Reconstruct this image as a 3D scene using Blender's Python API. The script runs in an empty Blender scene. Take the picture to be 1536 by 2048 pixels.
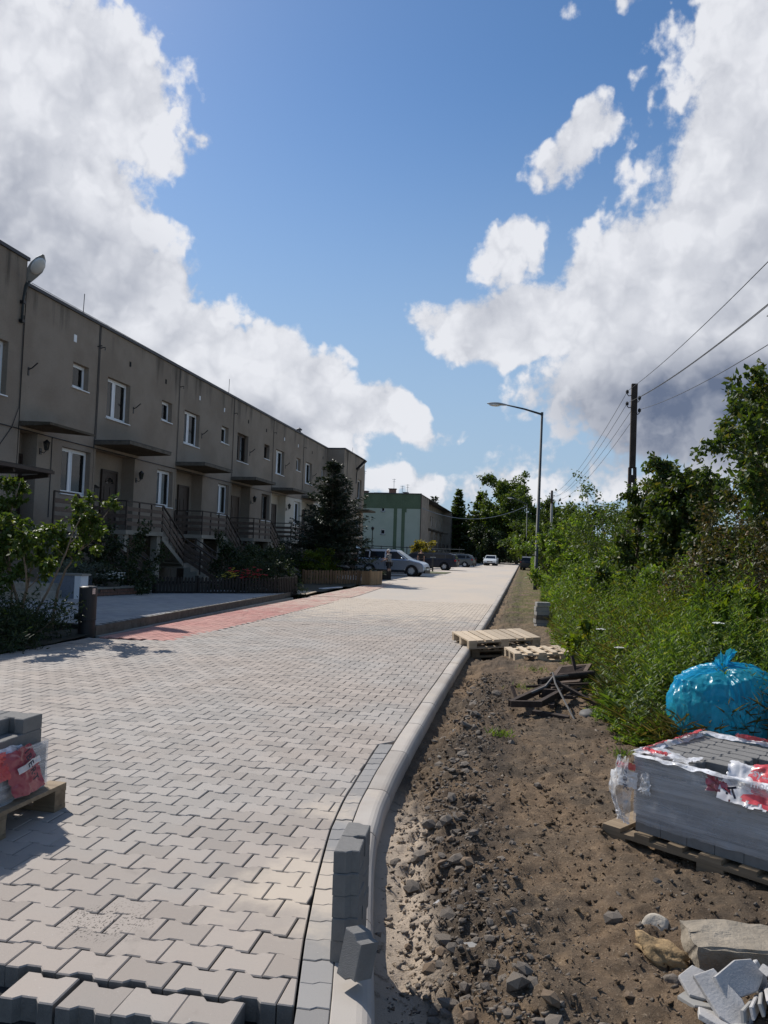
import bpy, bmesh, math, random
import numpy as np
from mathutils import Vector, Matrix

R_ = math.radians
rng = np.random.default_rng(7)
random.seed(7)
scene = bpy.context.scene
col = scene.collection

# ------------------------------------------------------------------ camera
YAW, PITCH, ROLL, CAM_Z = R_(10.4), R_(2.9), R_(1.85), 1.52
_f = Vector((-math.sin(YAW)*math.cos(PITCH), math.cos(YAW)*math.cos(PITCH), math.sin(PITCH)))
_r0 = Vector((math.cos(YAW), math.sin(YAW), 0.0))
_u0 = _r0.cross(_f)
_r = _r0*math.cos(ROLL) + _u0*math.sin(ROLL)
_u = _u0*math.cos(ROLL) - _r0*math.sin(ROLL)
cam_data = bpy.data.cameras.new('camera')
cam_data.sensor_fit = 'VERTICAL'
cam_data.sensor_height = 36.0
cam_data.lens = 1540.0/2048.0*36.0
cam_data.clip_start = 0.05
cam_data.clip_end = 5000.0
cam = bpy.data.objects.new('camera', cam_data)
cam.matrix_world = Matrix(((_r.x, _u.x, -_f.x, 0.0), (_r.y, _u.y, -_f.y, 0.0), (_r.z, _u.z, -_f.z, CAM_Z), (0, 0, 0, 1)))
col.objects.link(cam)
scene.camera = cam

# ------------------------------------------------------------------ light
SUN_EL, SUN_AZ = R_(44.1), R_(-50.9)          # azimuth measured from +y towards +x
to_sun = Vector((math.sin(SUN_AZ)*math.cos(SUN_EL), math.cos(SUN_AZ)*math.cos(SUN_EL), math.sin(SUN_EL)))
sun_data = bpy.data.lights.new('sun', 'SUN')
sun_data.energy = 5.0
sun_data.angle = R_(0.5)
sun_data.color = (1.0, 0.955, 0.89)
sun = bpy.data.objects.new('sun', sun_data)
sun.rotation_euler = to_sun.to_track_quat('Z', 'Y').to_euler()
sun.location = (-20, 20, 40)
col.objects.link(sun)
scene.view_settings.view_transform = 'Standard'
scene.view_settings.look = 'None'
scene.view_settings.exposure = 0.0
scene.view_settings.gamma = 1.0
scene.view_settings.use_curve_mapping = False
scene.render.film_transparent = False
scene.cycles.max_bounces = 5
scene.cycles.diffuse_bounces = 3
scene.cycles.glossy_bounces = 2
scene.cycles.transparent_max_bounces = 10
scene.cycles.use_denoising = True
try:
    scene.cycles.denoiser = 'OPENIMAGEDENOISE'
except Exception:
    pass

world = bpy.data.worlds.new('World')
scene.world = world
world.use_nodes = True
wn, wl = world.node_tree.nodes, world.node_tree.links
wn.clear()

def W(t, **kw):
    n = wn.new(t)
    for k, v in kw.items():
        if k.startswith('i_'):
            n.inputs[int(k[2:])].default_value = v
        else:
            setattr(n, k, v)
    return n

def wmath(op, a, b=None, c=None, clamp=False):
    n = wn.new('ShaderNodeMath'); n.operation = op; n.use_clamp = clamp
    for i, v in enumerate((a, b, c)):
        if v is None: continue
        if isinstance(v, (int, float)): n.inputs[i].default_value = v
        else: wl.new(v, n.inputs[i])
    return n.outputs[0]

def wmix(fac, a, b):
    n = wn.new('ShaderNodeMix'); n.data_type = 'RGBA'
    if isinstance(fac, (int, float)): n.inputs[0].default_value = fac
    else: wl.new(fac, n.inputs[0])
    for s, v in ((n.inputs[6], a), (n.inputs[7], b)):
        if isinstance(v, tuple): s.default_value = (*v, 1)
        else: wl.new(v, s)
    return n.outputs[2]

def wsmooth(v, lo, hi):
    n = wn.new('ShaderNodeMapRange'); n.interpolation_type = 'SMOOTHSTEP'
    wl.new(v, n.inputs[0])
    for i, x in ((1, lo), (2, hi), (3, 0.0), (4, 1.0)): n.inputs[i].default_value = x
    return n.outputs[0]

SKY_K = 0.066
sky = W('ShaderNodeTexSky', sky_type='NISHITA', sun_disc=False)
sky.sun_elevation = SUN_EL
sky.sun_rotation = SUN_AZ          # blender measures it clockwise from +y as well
sky.altitude = 200.0
sky.air_density = 1.0
sky.dust_density = 0.35
sky.ozone_density = 3.0
tc = W('ShaderNodeTexCoord')
sep = W('ShaderNodeSeparateXYZ'); wl.new(tc.outputs['Generated'], sep.inputs[0])
DX, DY, DZ = sep.outputs
az = wmath('MULTIPLY', wmath('ARCTAN2', DX, DY), 57.29578)
el = wmath('MULTIPLY', wmath('ARCSINE', DZ), 57.29578)
cmb = W('ShaderNodeCombineXYZ'); wl.new(az, cmb.inputs[0]); wl.new(el, cmb.inputs[1])
AE = cmb.outputs[0]
# domain warp so that the cloud banks have billowing outlines
def wnoise(vec, scale, detail, rough, off=(0, 0, 0), colour=False, stretch=(1, 1, 1)):
    m = W('ShaderNodeMapping'); m.inputs['Location'].default_value = off; m.inputs['Scale'].default_value = stretch
    wl.new(vec, m.inputs[0])
    n = W('ShaderNodeTexNoise'); n.noise_dimensions = '3D' if vec is tc.outputs['Generated'] else '2D'
    n.inputs['Scale'].default_value = scale; n.inputs['Detail'].default_value = detail; n.inputs['Roughness'].default_value = rough
    wl.new(m.outputs[0], n.inputs[0])
    return n.outputs['Color'] if colour else n.outputs[0]
def vadd(a, b, s):
    v = W('ShaderNodeVectorMath', operation='MULTIPLY_ADD')
    sub = W('ShaderNodeVectorMath', operation='SUBTRACT'); wl.new(b, sub.inputs[0]); sub.inputs[1].default_value = (0.5, 0.5, 0.5)
    wl.new(sub.outputs[0], v.inputs[0]); v.inputs[1].default_value = (s, s, s); wl.new(a, v.inputs[2])
    return v.outputs[0]
AEw = vadd(AE, wnoise(AE, 0.13, 1.0, 0.55, (3, 9, 0), True), 4.5)
# cloud banks: (azimuth, elevation, radius az, radius el, tilt, weight)
BANKS = [(-46, 25, 16.5, 15, 0, 1.45), (-36, 29.5, 9.5, 5.0, -8, 1.35), (-35.5, 19.5, 10.5, 8.0, -30, 1.4), (-22, 12.2, 11.5, 4.2, -22, 1.25),
         (-12.5, 10.4, 6, 1.9, -12, 1.0), (-50, 9, 22, 9, 0, 1.2), (-28, 9, 12, 4, -10, 1.1),
         (23.5, 25, 14, 16.5, 0, 1.45), (10, 18.5, 9.5, 6.5, 28, 1.35), (-1.5, 17.0, 6.5, 2.6, 10, 1.15), (-1.6, 21.0, 3.8, 2.4, 35, .78), (14, 13, 14, 6, 0, 1.3),
         (3, 28, 4.4, 2.0, 32, .92), (7, 6.4, 10, 2.0, 0, .62), (-5, 4.9, 8, 1.6, 0, .66), (-13, 6.0, 7, 1.4, -8, .66), (-5.5, 9.6, 2.4, .7, 0, .55), (-25.5, 27.2, 2.2, 1.3, 0, .6), (6, 36, 3, 1.2, 0, .6), (38, 14, 14, 12, 0, 1.0)]
def bank(vec, a, e, ra, re, tilt, w):
    m = W('ShaderNodeMapping', vector_type='TEXTURE')
    m.inputs['Location'].default_value = (a, e, 0); m.inputs['Rotation'].default_value = (0, 0, R_(tilt)); m.inputs['Scale'].default_value = (ra, re, 1000)
    wl.new(vec, m.inputs[0])
    ln = W('ShaderNodeVectorMath', operation='LENGTH'); wl.new(m.outputs[0], ln.inputs[0])
    mr = W('ShaderNodeMapRange'); mr.interpolation_type = 'SMOOTHSTEP'
    wl.new(ln.outputs['Value'], mr.inputs[0])
    for i, x in ((1, 0.45), (2, 1.5), (3, w), (4, 0.0)): mr.inputs[i].default_value = x
    return mr.outputs[0]
M = None
for b in BANKS:
    v = bank(AEw, *b)
    M = v if M is None else wmath('MAXIMUM', M, v)
# beyond the banks seen here cumulus is set sparser all round, to cut the fill light
rest = wmath('MULTIPLY', wsmooth(wnoise(tc.outputs['Generated'], 2.2, 1.0, 0.5, (5, 1, 2)), 0.60, 0.72), 0.9)
away = wsmooth(wmath('ABSOLUTE', wmath('ADD', az, 10.4)), 44.0, 60.0)
high = wsmooth(el, 40.0, 52.0)
M = wmath('MAXIMUM', M, wmath('MULTIPLY', rest, wmath('MAXIMUM', away, high)))
def wvor(vec, scale, off=(0, 0, 0), detail=2.0):
    m = W('ShaderNodeMapping'); m.inputs['Location'].default_value = off; wl.new(vec, m.inputs[0])
    n = W('ShaderNodeTexVoronoi'); n.voronoi_dimensions = '2D'; n.feature = 'SMOOTH_F1'
    n.inputs['Scale'].default_value = scale; n.inputs['Detail'].default_value = detail; n.inputs['Roughness'].default_value = 0.55
    n.inputs['Lacunarity'].default_value = 2.3; n.inputs['Smoothness'].default_value = 0.35
    wl.new(m.outputs[0], n.inputs[0]); return wmath('MINIMUM', n.outputs['Distance'], 0.95)
wisp = vadd(AE, wnoise(AE, 0.45, 2.0, 0.6, (11, 4, 0), True), 2.2)
lobes = wvor(wisp, 0.24)
swell = wnoise(AE, 0.17, 1.5, 0.5, (2, 5, 0))
swell2 = wnoise(AE, 0.17, 1.5, 0.5, (2-0.30, 5+0.34, 0))
fine = wnoise(AE, 0.40, 6.0, 0.62, (7, 3, 0))
dens = wmath('ADD', M, wmath('ADD', wmath('MULTIPLY', wmath('SUBTRACT', 0.80, lobes), 0.75), wmath('MULTIPLY', wmath('SUBTRACT', fine, 0.5), 1.15)))
dens = wmath('SUBTRACT', dens, wmath('MULTIPLY', wsmooth(M, 0.30, 0.0), 0.35))
alpha = wsmooth(dens, 0.34, 0.76)
# self-shading: the lobes sampled a little towards the sun (up and left)
grad = wmath('ADD', wmath('MULTIPLY', wmath('SUBTRACT', swell, swell2), 1.5), wmath('ADD', wmath('MULTIPLY', wmath('SUBTRACT', 0.60, lobes), 0.55), wmath('MULTIPLY', wmath('SUBTRACT', fine, 0.5), 0.60)))
thick = wsmooth(dens, 0.85, 2.0)
lit = wmath('ADD', wmath('MULTIPLY', thick, -0.19), wmath('ADD', 1.0, grad))
under = bank(AEw, 14, 10.2, 13, 4.0, 0, 1.0)
under = wmath('MAXIMUM', under, bank(AEw, -42, 20, 14, 4.5, -8, .42))
under = wmath('MAXIMUM', under, bank(AEw, -22, 9.2, 9, 2.0, -20, .42))
under = wmath('MAXIMUM', under, bank(AEw, 22, 18, 9, 5, 0, .30))
lit = wmath('MAXIMUM', wmath('MINIMUM', lit, 1.0), 0.40)
lit = wmath('MAXIMUM', wmath('SUBTRACT', lit, wmath('MULTIPLY', under, 0.72)), 0.0)
CLOUD_LIT, CLOUD_DARK = (12.4, 12.6, 13.3), (2.0, 2.5, 3.8)
ccol = wmix(lit, CLOUD_DARK, CLOUD_LIT)
hsv = W('ShaderNodeHueSaturation'); hsv.inputs['Saturation'].default_value = 1.16; hsv.inputs['Value'].default_value = 1.75
wl.new(sky.outputs[0], hsv.inputs['Color'])
# thin veil of haze near the horizon
veil = wmath('MULTIPLY', wsmooth(el, 34.0, 0.0), 0.92)
skyc = wmix(veil, hsv.outputs[0], (5.6, 7.6, 10.0))
final = wmix(wmath('MULTIPLY', alpha, 0.97), skyc, ccol)
bg = W('ShaderNodeBackground'); wl.new(final, bg.inputs[0]); bg.inputs[1].default_value = SKY_K
wo = W('ShaderNodeOutputWorld'); wl.new(bg.outputs[0], wo.inputs[0])
world.cycles.sampling_method = 'MANUAL'
world.cycles.sample_map_resolution = 1024

# ------------------------------------------------------------------ materials
MATS = {}
class NT:
    def __init__(s, name):
        s.m = bpy.data.materials.new(name); s.m.use_nodes = True
        s.n, s.l = s.m.node_tree.nodes, s.m.node_tree.links
        s.n.clear()
        s.out = s.n.new('ShaderNodeOutputMaterial')
        s.p = s.n.new('ShaderNodeBsdfPrincipled')
        s.l.new(s.p.outputs[0], s.out.inputs[0])
        s.tc = s.n.new('ShaderNodeTexCoord')
        MATS[name] = s.m
    def val(s, sock, v):
        if isinstance(v, tuple): sock.default_value = (*v, 1) if len(v) == 3 and sock.type == 'RGBA' else v
        elif isinstance(v, (int, float)): sock.default_value = v
        else: s.l.new(v, sock)
    def noise(s, scale, detail=4, rough=.55, vec=None, stretch=None, off=None, colour=False, kind='Object'):
        n = s.n.new('ShaderNodeTexNoise')
        n.inputs['Scale'].default_value = scale; n.inputs['Detail'].default_value = detail; n.inputs['Roughness'].default_value = rough
        v = vec if vec is not None else s.tc.outputs[kind]
        if stretch or off:
            m = s.n.new('ShaderNodeMapping')
            if stretch: m.inputs['Scale'].default_value = stretch
            if off: m.inputs['Location'].default_value = off
            s.l.new(v, m.inputs[0]); v = m.outputs[0]
        s.l.new(v, n.inputs[0])
        return n.outputs['Color'] if colour else n.outputs[0]
    def pos(s):
        g = s.n.new('ShaderNodeNewGeometry'); return g.outputs['Position']
    def island(s):
        g = s.n.new('ShaderNodeNewGeometry'); return g.outputs['Random Per Island']
    def objrand(s):
        g = s.n.new('ShaderNodeObjectInfo'); return g.outputs['Random']
    def math(s, op, a, b=None, c=None, clamp=False):
        n = s.n.new('ShaderNodeMath'); n.operation = op; n.use_clamp = clamp
        for i, v in enumerate((a, b, c)):
            if v is not None: s.val(n.inputs[i], v)
        return n.outputs[0]
    def ramp(s, v, lo, hi, a=0.0, b=1.0, smooth=True):
        n = s.n.new('ShaderNodeMapRange'); n.interpolation_type = 'SMOOTHSTEP' if smooth else 'LINEAR'
        s.val(n.inputs[0], v)
        for i, x in ((1, lo), (2, hi), (3, a), (4, b)): n.inputs[i].default_value = x
        return n.outputs[0]
    def mix(s, f, a, b, mode='MIX'):
        n = s.n.new('ShaderNodeMix'); n.data_type = 'RGBA'; n.blend_type = mode
        s.val(n.inputs[0], f); s.val(n.inputs[6], a); s.val(n.inputs[7], b)
        return n.outputs[2]
    def sepxyz(s, v):
        n = s.n.new('ShaderNodeSeparateXYZ'); s.l.new(v, n.inputs[0]); return n.outputs
    def bump(s, h, strength=.3, dist=.01):
        b = s.n.new('ShaderNodeBump'); b.inputs['Strength'].default_value = strength; b.inputs['Distance'].default_value = dist
        s.l.new(h, b.inputs['Height']); s.l.new(b.outputs[0], s.p.inputs['Normal'])
    def set(s, color=None, rough=None, metal=None, spec=None, **kw):
        if color is not None: s.val(s.p.inputs['Base Color'], color)
        if rough is not None: s.val(s.p.inputs['Roughness'], rough)
        if metal is not None: s.val(s.p.inputs['Metallic'], metal)
        if spec is not None: s.val(s.p.inputs['Specular IOR Level'], spec)
        return s

def simple(name, c, rough=.6, metal=0.0, var=.18, scale=6.0, bump=0.0, bscale=60., spec=.4):
    t = NT(name)
    n = t.noise(scale, 5, .6)
    k = t.ramp(n, .25, .75, 1-var, 1+var, False)
    mixn = t.n.new('ShaderNodeMix'); mixn.data_type = 'RGBA'; mixn.blend_type = 'MULTIPLY'
    mixn.inputs[0].default_value = 1.0; mixn.inputs[6].default_value = (*c, 1)
    cc = t.n.new('ShaderNodeCombineColor')
    for i in range(3): t.l.new(k, cc.inputs[i])
    t.l.new(cc.outputs[0], mixn.inputs[7])
    t.set(mixn.outputs[2], rough, metal, spec)
    if bump: t.bump(t.noise(bscale, 4, .6), bump, .01)
    return t.m

def mat_paver(name, base, tint2, rnd=.16, sand=True, sk=.62):
    t = NT(name)
    r = t.math('FRACT', t.math('ADD', t.island(), t.objrand()))
    P = t.pos()
    big = t.noise(.55, 4, .55, vec=P)
    c = t.mix(t.ramp(big, .38, .64), base, tint2)
    k = t.ramp(r, 0, 1, 1-rnd, 1+rnd*.6, False)
    cc = t.n.new('ShaderNodeCombineColor')
    for i in range(3): t.l.new(k, cc.inputs[i])
    c = t.mix(1.0, c, cc.outputs[0], 'MULTIPLY')
    sp = t.noise(210, 3, .7, vec=P)
    c = t.mix(t.math('MULTIPLY', t.ramp(sp, .56, .74), .35), c, (.18, .165, .15))
    c = t.mix(t.math('MULTIPLY', t.ramp(t.noise(55, 3, .7, vec=P), .66, .74), .5), c, (.52, .49, .45))
    st = t.noise(3.0, 5, .65, vec=P)
    c = t.mix(t.math('MULTIPLY', t.ramp(st, .60, .72), .22), c, (.14, .125, .11))
    # tar crumbs trodden onto a few stones
    v = t.sepxyz(P)
    dxy = t.math('SQRT', t.math('ADD', t.math('POWER', t.math('ADD', v[0], 1.62), 2), t.math('POWER', t.math('SUBTRACT', v[1], 2.93), 2)))
    crumb = t.math('MULTIPLY', t.ramp(t.noise(130, 2, .5, vec=P, stretch=(1, .55, 1)), .57, .62), t.ramp(t.math('ADD', dxy, t.math('MULTIPLY', t.noise(9, 3, .6, vec=P), .35)), .42, .22))
    c = t.mix(t.math('MULTIPLY', crumb, .8), c, (.04, .036, .032))
    if sand:
        # sand swept over the stones: along the kerb in front and everywhere farther up the street
        s1 = t.ramp(v[1], 12.0, 24.0)
        lobe = t.ramp(t.math('ABSOLUTE', t.math('SUBTRACT', v[1], 3.45)), .75, .05)
        lobe2 = t.ramp(t.math('ABSOLUTE', t.math('SUBTRACT', v[1], 4.6)), .5, .05)
        near = t.math('MULTIPLY', t.ramp(v[0], -1.7, -.85), t.math('MAXIMUM', lobe, t.math('MULTIPLY', lobe2, .7)))
        nz = t.noise(2.6, 6, .62, vec=P)
        f = t.math('ADD', t.math('ADD', t.math('MULTIPLY', s1, sk), t.math('MULTIPLY', near, .5)), t.math('SUBTRACT', nz, .62))
        c = t.mix(t.math('MULTIPLY', t.ramp(f, 0.0, .34), .85), c, (.53, .45, .36))
    t.set(c, .86, spec=.3)
    t.bump(t.math('ADD', sp, t.math('MULTIPLY', t.noise(700, 2, .5, vec=P), .5)), .35, .002)
    return t.m

def mat_render(name, c1, c2, stain=(.05, .046, .04), amount=.75, scale=1.0):
    t = NT(name); P = t.pos()
    a = t.noise(.7*scale, 5, .6, vec=P); b = t.noise(28, 3, .7, vec=P)
    c = t.mix(t.ramp(a, .35, .68), c1, c2)
    drip = t.noise(1.0, 5, .62, vec=P, stretch=(1.5, 1.5, .16))
    v = t.sepxyz(P)
    topf = t.ramp(v[2], 6.6, 8.8, .0, .20)
    f = t.ramp(t.math('ADD', drip, topf), .66, .90)
    c = t.mix(t.math('MULTIPLY', f, amount), c, stain)
    c = t.mix(t.math('MULTIPLY', t.ramp(b, .55, .75), .5), c, (.06, .055, .05))
    c = t.mix(t.math('MULTIPLY', t.ramp(t.noise(47, 2, .6, vec=P, off=(4, 4, 4)), .6, .72), .35), c, (.5, .46, .40))
    t.set(c, .95, spec=.15)
    t.bump(t.noise(75, 4, .75, vec=P), .7, .012)
    return t.m

def mat_leaf(name, c1, c2, c3=None, trans=.35, rough=.5):
    t = NT(name)
    r = t.island()
    c = t.mix(t.ramp(r, .0, 1., 0, 1, False), c1, c2)
    if c3: c = t.mix(t.ramp(t.math('FRACT', t.math('MULTIPLY', r, 17.3)), .82, .95), c, c3)
    big = t.noise(1.1, 3, .5, vec=t.pos())
    k = t.ramp(big, .3, .7, .75, 1.25, False)
    cc = t.n.new('ShaderNodeCombineColor')
    for i in range(3): t.l.new(k, cc.inputs[i])
    c = t.mix(1.0, c, cc.outputs[0], 'MULTIPLY')
    t.set(c, rough, spec=.35)
    tr = t.n.new('ShaderNodeBsdfTranslucent')
    tc2 = t.mix(1.0, c, (1.35, 1.25, .45), 'MULTIPLY'); t.l.new(tc2, tr.inputs[0])
    ms = t.n.new('ShaderNodeMixShader'); ms.inputs[0].default_value = trans
    t.l.new(t.p.outputs[0], ms.inputs[1]); t.l.new(tr.outputs[0], ms.inputs[2]); t.l.new(ms.outputs[0], t.out.inputs[0])
    return t.m

def mat_wood(name, c1, c2, scale=1.0, rough=.75, axis=0):
    t = NT(name)
    st = [22*scale]*3; st[axis] = 1.6*scale
    n = t.noise(1.0, 6, .6, stretch=tuple(st))
    r = t.math('FRACT', t.math('ADD', t.island(), t.objrand()))
    c = t.mix(t.ramp(n, .3, .72), c1, c2)
    k = t.ramp(r, 0, 1, .75, 1.15, False)
    cc = t.n.new('ShaderNodeCombineColor')
    for i in range(3): t.l.new(k, cc.inputs[i])
    c = t.mix(1.0, c, cc.outputs[0], 'MULTIPLY')
    c = t.mix(t.math('MULTIPLY', t.ramp(t.noise(7, 4, .65), .58, .75), .5), c, (.06, .05, .04))
    t.set(c, rough, spec=.25); t.bump(n, .35, .004)
    return t.m

def mat_glass(name, tint=(.55, .6, .62), clear=.55):
    t = NT(name)
    t.set((.012, .014, .016), .04, spec=.9)
    tr = t.n.new('ShaderNodeBsdfTransparent'); tr.inputs[0].default_value = (*tint, 1)
    ms = t.n.new('ShaderNodeMixShader'); ms.inputs[0].default_value = clear
    t.l.new(t.p.outputs[0], ms.inputs[1]); t.l.new(tr.outputs[0], ms.inputs[2]); t.l.new(ms.outputs[0], t.out.inputs[0])
    return t.m

def mat_film(name, c, lo, hi, stretch=(3, 3, 60), rough=.18, scale=1.0, refl=.6):
    # clinging plastic film: partly see-through, milky where it is bunched up
    t = NT(name)
    n = t.noise(scale, 5, .65, stretch=stretch)
    t.set(c, rough, spec=refl)
    tr = t.n.new('ShaderNodeBsdfTransparent')
    ms = t.n.new('ShaderNodeMixShader')
    t.l.new(t.ramp(n, .36, .68, lo, hi), ms.inputs[0])
    t.l.new(tr.outputs[0], ms.inputs[1]); t.l.new(t.p.outputs[0], ms.inputs[2]); t.l.new(ms.outputs[0], t.out.inputs[0])
    t.bump(n, .6, .006)
    return t.m

mat_paver('paver_grey', (.358, .308, .266), (.342, .314, .284), rnd=.16)
mat_paver('paver_bluish', (.265, .255, .245), (.295, .278, .26), sand=True)
mat_paver('paver_red', (.43, .205, .175), (.46, .255, .215), rnd=.14, sand=True, sk=.34)
mat_paver('paver_drive', (.36, .35, .34), (.42, .40, .37), sand=False)
def _kerb():
    t = NT('kerb_concrete'); P = t.pos()
    a = t.noise(2.2, 5, .6, vec=P); sp = t.noise(160, 3, .7, vec=P)
    c = t.mix(t.ramp(a, .35, .65), (.40, .355, .31), (.45, .41, .365))
    c = t.mix(t.math('MULTIPLY', t.ramp(sp, .6, .75), .3), c, (.2, .18, .16))
    c = t.mix(t.math('MULTIPLY', t.ramp(t.noise(1.3, 6, .7, vec=P, off=(5, 5, 5)), .5, .68), .55), c, (.54, .47, .38))
    v = t.sepxyz(P)
    kk = t.ramp(t.objrand(), 0, 1, .86, 1.10, False); kc = t.n.new('ShaderNodeCombineColor')
    for i in range(3): t.l.new(kk, kc.inputs[i])
    c = t.mix(1.0, c, kc.outputs[0], 'MULTIPLY')
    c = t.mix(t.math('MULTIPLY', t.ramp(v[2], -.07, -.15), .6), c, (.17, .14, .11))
    t.set(c, .9, spec=.25); t.bump(sp, .3, .002)
_kerb()
def _soil():
    t = NT('soil'); P = t.pos(); v = t.sepxyz(P)
    a = t.noise(1.1, 6, .62, vec=P); b = t.noise(9, 6, .7, vec=P); g = t.noise(85, 4, .75, vec=P)
    c = t.mix(t.ramp(a, .36, .64), (.205, .143, .092), (.130, .101, .074))
    c = t.mix(t.ramp(b, .48, .72), c, (.285, .203, .129))
    c = t.mix(t.math('MULTIPLY', t.ramp(g, .55, .70), .75), c, (.46, .36, .25))
    c = t.mix(t.math('MULTIPLY', t.ramp(t.noise(60, 4, .75, vec=P, off=(9, 2, 1)), .56, .72), .8), c, (.035, .029, .024))
    c = t.mix(t.math('MULTIPLY', t.ramp(t.noise(.9, 5, .65, vec=P, off=(6, 1, 2)), .48, .62), .6), c, (.085, .066, .050))
    # dark basalt rubble zone beside the kerb, pale spilt sand on the trench side
    rub = t.math('MULTIPLY', t.ramp(v[0], -.62, -.48), t.ramp(v[0], .02, -.14))
    c = t.mix(t.math('MULTIPLY', t.math('MULTIPLY', rub, t.ramp(b, .35, .6)), .65), c, (.065, .055, .048))
    edge = t.math('ADD', t.math('ADD', v[0], t.math('MULTIPLY', t.math('SUBTRACT', v[1], 3.2), .15)), t.math('MULTIPLY', t.math('SUBTRACT', t.noise(3.2, 5, .65, vec=P), .5), .30))
    sandm = t.math('MULTIPLY', t.ramp(edge, -.24, -.38), t.ramp(v[1], 5.6, 4.4))
    sandm = t.math('MULTIPLY', sandm, t.ramp(t.noise(10, 5, .7, vec=P), .30, .48))
    c = t.mix(t.math('MULTIPLY', sandm, .92), c, (.54, .44, .34))
    patch = t.math('MULTIPLY', t.ramp(t.noise(2.3, 5, .65, vec=P, off=(2, 2, 8)), .58, .70), t.ramp(edge, -.2, -.7))
    c = t.mix(t.math('MULTIPLY', patch, .7), c, (.42, .35, .27))
    # thin trodden grass farther up the verge
    gr = t.math('MULTIPLY', t.ramp(v[1], 14.0, 24.0), t.ramp(t.noise(1.6, 5, .65, vec=P, off=(1, 7, 3)), .38, .56))
    gr = t.math('MULTIPLY', gr, t.ramp(v[0], -.75, -.2))
    c = t.mix(t.math('MULTIPLY', gr, .75), c, (.10, .105, .035))
    t.set(c, .97, spec=.1)
    t.bump(t.math('ADD', g, t.math('MULTIPLY', t.noise(330, 3, .7, vec=P), .6)), 1.0, .012)
_soil()
def _sandroad():
    t = NT('sanded_road'); P = t.pos()
    a = t.noise(.35, 6, .62, vec=P, stretch=(1, .35, 1)); b = t.noise(6, 5, .65, vec=P)
    c = t.mix(t.ramp(a, .36, .66), (.50, .43, .355), (.44, .40, .355))
    c = t.mix(t.math('MULTIPLY', t.ramp(b, .5, .7), .4), c, (.56, .48, .39))
    t.set(c, .93, spec=.2); t.bump(b, .2, .004)
_sandroad()
simple('paver_side_shade', (.165, .155, .142), .95, var=.25, scale=14, bump=.5, bscale=200)
simple('bedding', (.035, .034, .034), .95, var=.6, scale=60, bump=1.0, bscale=180)
simple('far_ground', (.10, .105, .05), .95, var=.4, scale=.3)
simple('garden_soil', (.055, .05, .032), .95, var=.4, scale=3, bump=.5, bscale=30)
mat_render('render_grey', (.262, .212, .166), (.318, .263, .210), amount=.75)
mat_render('render_cream', (.56, .50, .41), (.62, .56, .47), stain=(.30, .26, .20), amount=.4)
mat_render('render_palegreen', (.345, .385, .320), (.385, .42, .355), stain=(.18, .21, .17), amount=.35)
mat_render('render_darkgreen', (.095, .13, .08), (.11, .15, .095), stain=(.06, .08, .05), amount=.4)
mat_render('concrete_old', (.27, .24, .195), (.35, .315, .26), stain=(.06, .055, .04), amount=.7)
mat_render('render_bluegrey', (.20, .22, .26), (.23, .25, .285), stain=(.10, .11, .12), amount=.5)
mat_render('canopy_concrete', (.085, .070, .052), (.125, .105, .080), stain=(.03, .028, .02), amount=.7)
simple('roof_cap', (.045, .047, .055), .6, var=.2)
simple('old_block', (.26, .222, .172), .95, var=.4, scale=7, bump=.7, bscale=60)
simple('roof_felt', (.07, .07, .07), .9, var=.3)
simple('pvc_white', (.78, .79, .80), .35, var=.05)
simple('frame_brown', (.07, .045, .03), .6, var=.25, scale=20)
simple('door_brown', (.045, .030, .023), .55, var=.25, scale=14)
simple('rail_brown', (.050, .036, .028), .65, var=.3, scale=9)
simple('rail_brown_worn', (.115, .080, .060), .7, var=.3, scale=9)
simple('black_metal', (.016, .016, .017), .45, var=.2)
simple('steel_grey', (.30, .32, .33), .5, .35, var=.15)
simple('lamp_paint', (.050, .060, .066), .6, 0, var=.2, spec=.25)
simple('lamp_glass', (.65, .66, .66), .15, var=.05)
simple('curtain', (.62, .64, .68), .9, var=.1)
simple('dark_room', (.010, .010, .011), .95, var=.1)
simple('brick_red', (.23, .12, .085), .9, var=.35, scale=12)
simple('stone_dark', (.12, .105, .085), .95, var=.4, scale=8, bump=.6, bscale=30)
simple('fence_dark', (.022, .018, .015), .8, var=.35, scale=10)
simple('bollard_black', (.018, .018, .019), .55, var=.3, scale=5, bump=.2, bscale=60)
simple('sticker', (.75, .55, .45), .5, var=.3, scale=60)
simple('rust', (.045, .030, .023), .9, var=.5, scale=14, bump=.4, bscale=60)
simple('rust_light', (.10, .070, .052), .9, var=.4, scale=14, bump=.4, bscale=60)
simple('scrap_grey', (.12, .115, .11), .7, .3, var=.3, scale=10)
simple('bark', (.11, .085, .06), .95, var=.35, scale=18, bump=.8, bscale=50)
simple('bark_pale', (.22, .17, .12), .95, var=.3, scale=18, bump=.6, bscale=50)
simple('pole_wood', (.045, .034, .028), .9, var=.35, scale=6, bump=.5, bscale=40)
simple('pole_concrete', (.30, .29, .27), .9, var=.2, scale=4)
simple('wire', (.02, .02, .022), .5, var=.05)
simple('insulator', (.02, .018, .018), .3, var=.05)
simple('white_concrete', (.41, .395, .38), .95, var=.2, scale=9, bump=.25, bscale=90)
simple('rock_ochre', (.27, .185, .095), .95, var=.6, scale=16, bump=1.0, bscale=45)
simple('rock_pale', (.42, .37, .30), .95, var=.3, scale=14, bump=.7, bscale=40)
simple('rock_dark', (.165, .138, .112), .93, var=.35, scale=22, bump=.5, bscale=90)
simple('rock_brown', (.19, .135, .09), .95, var=.35, scale=22, bump=.5, bscale=90)
simple('block_new', (.195, .188, .178), .92, var=.12, scale=30, bump=.5, bscale=240)
simple('print_ink', (.012, .014, .035), .6, var=.1)
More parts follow.
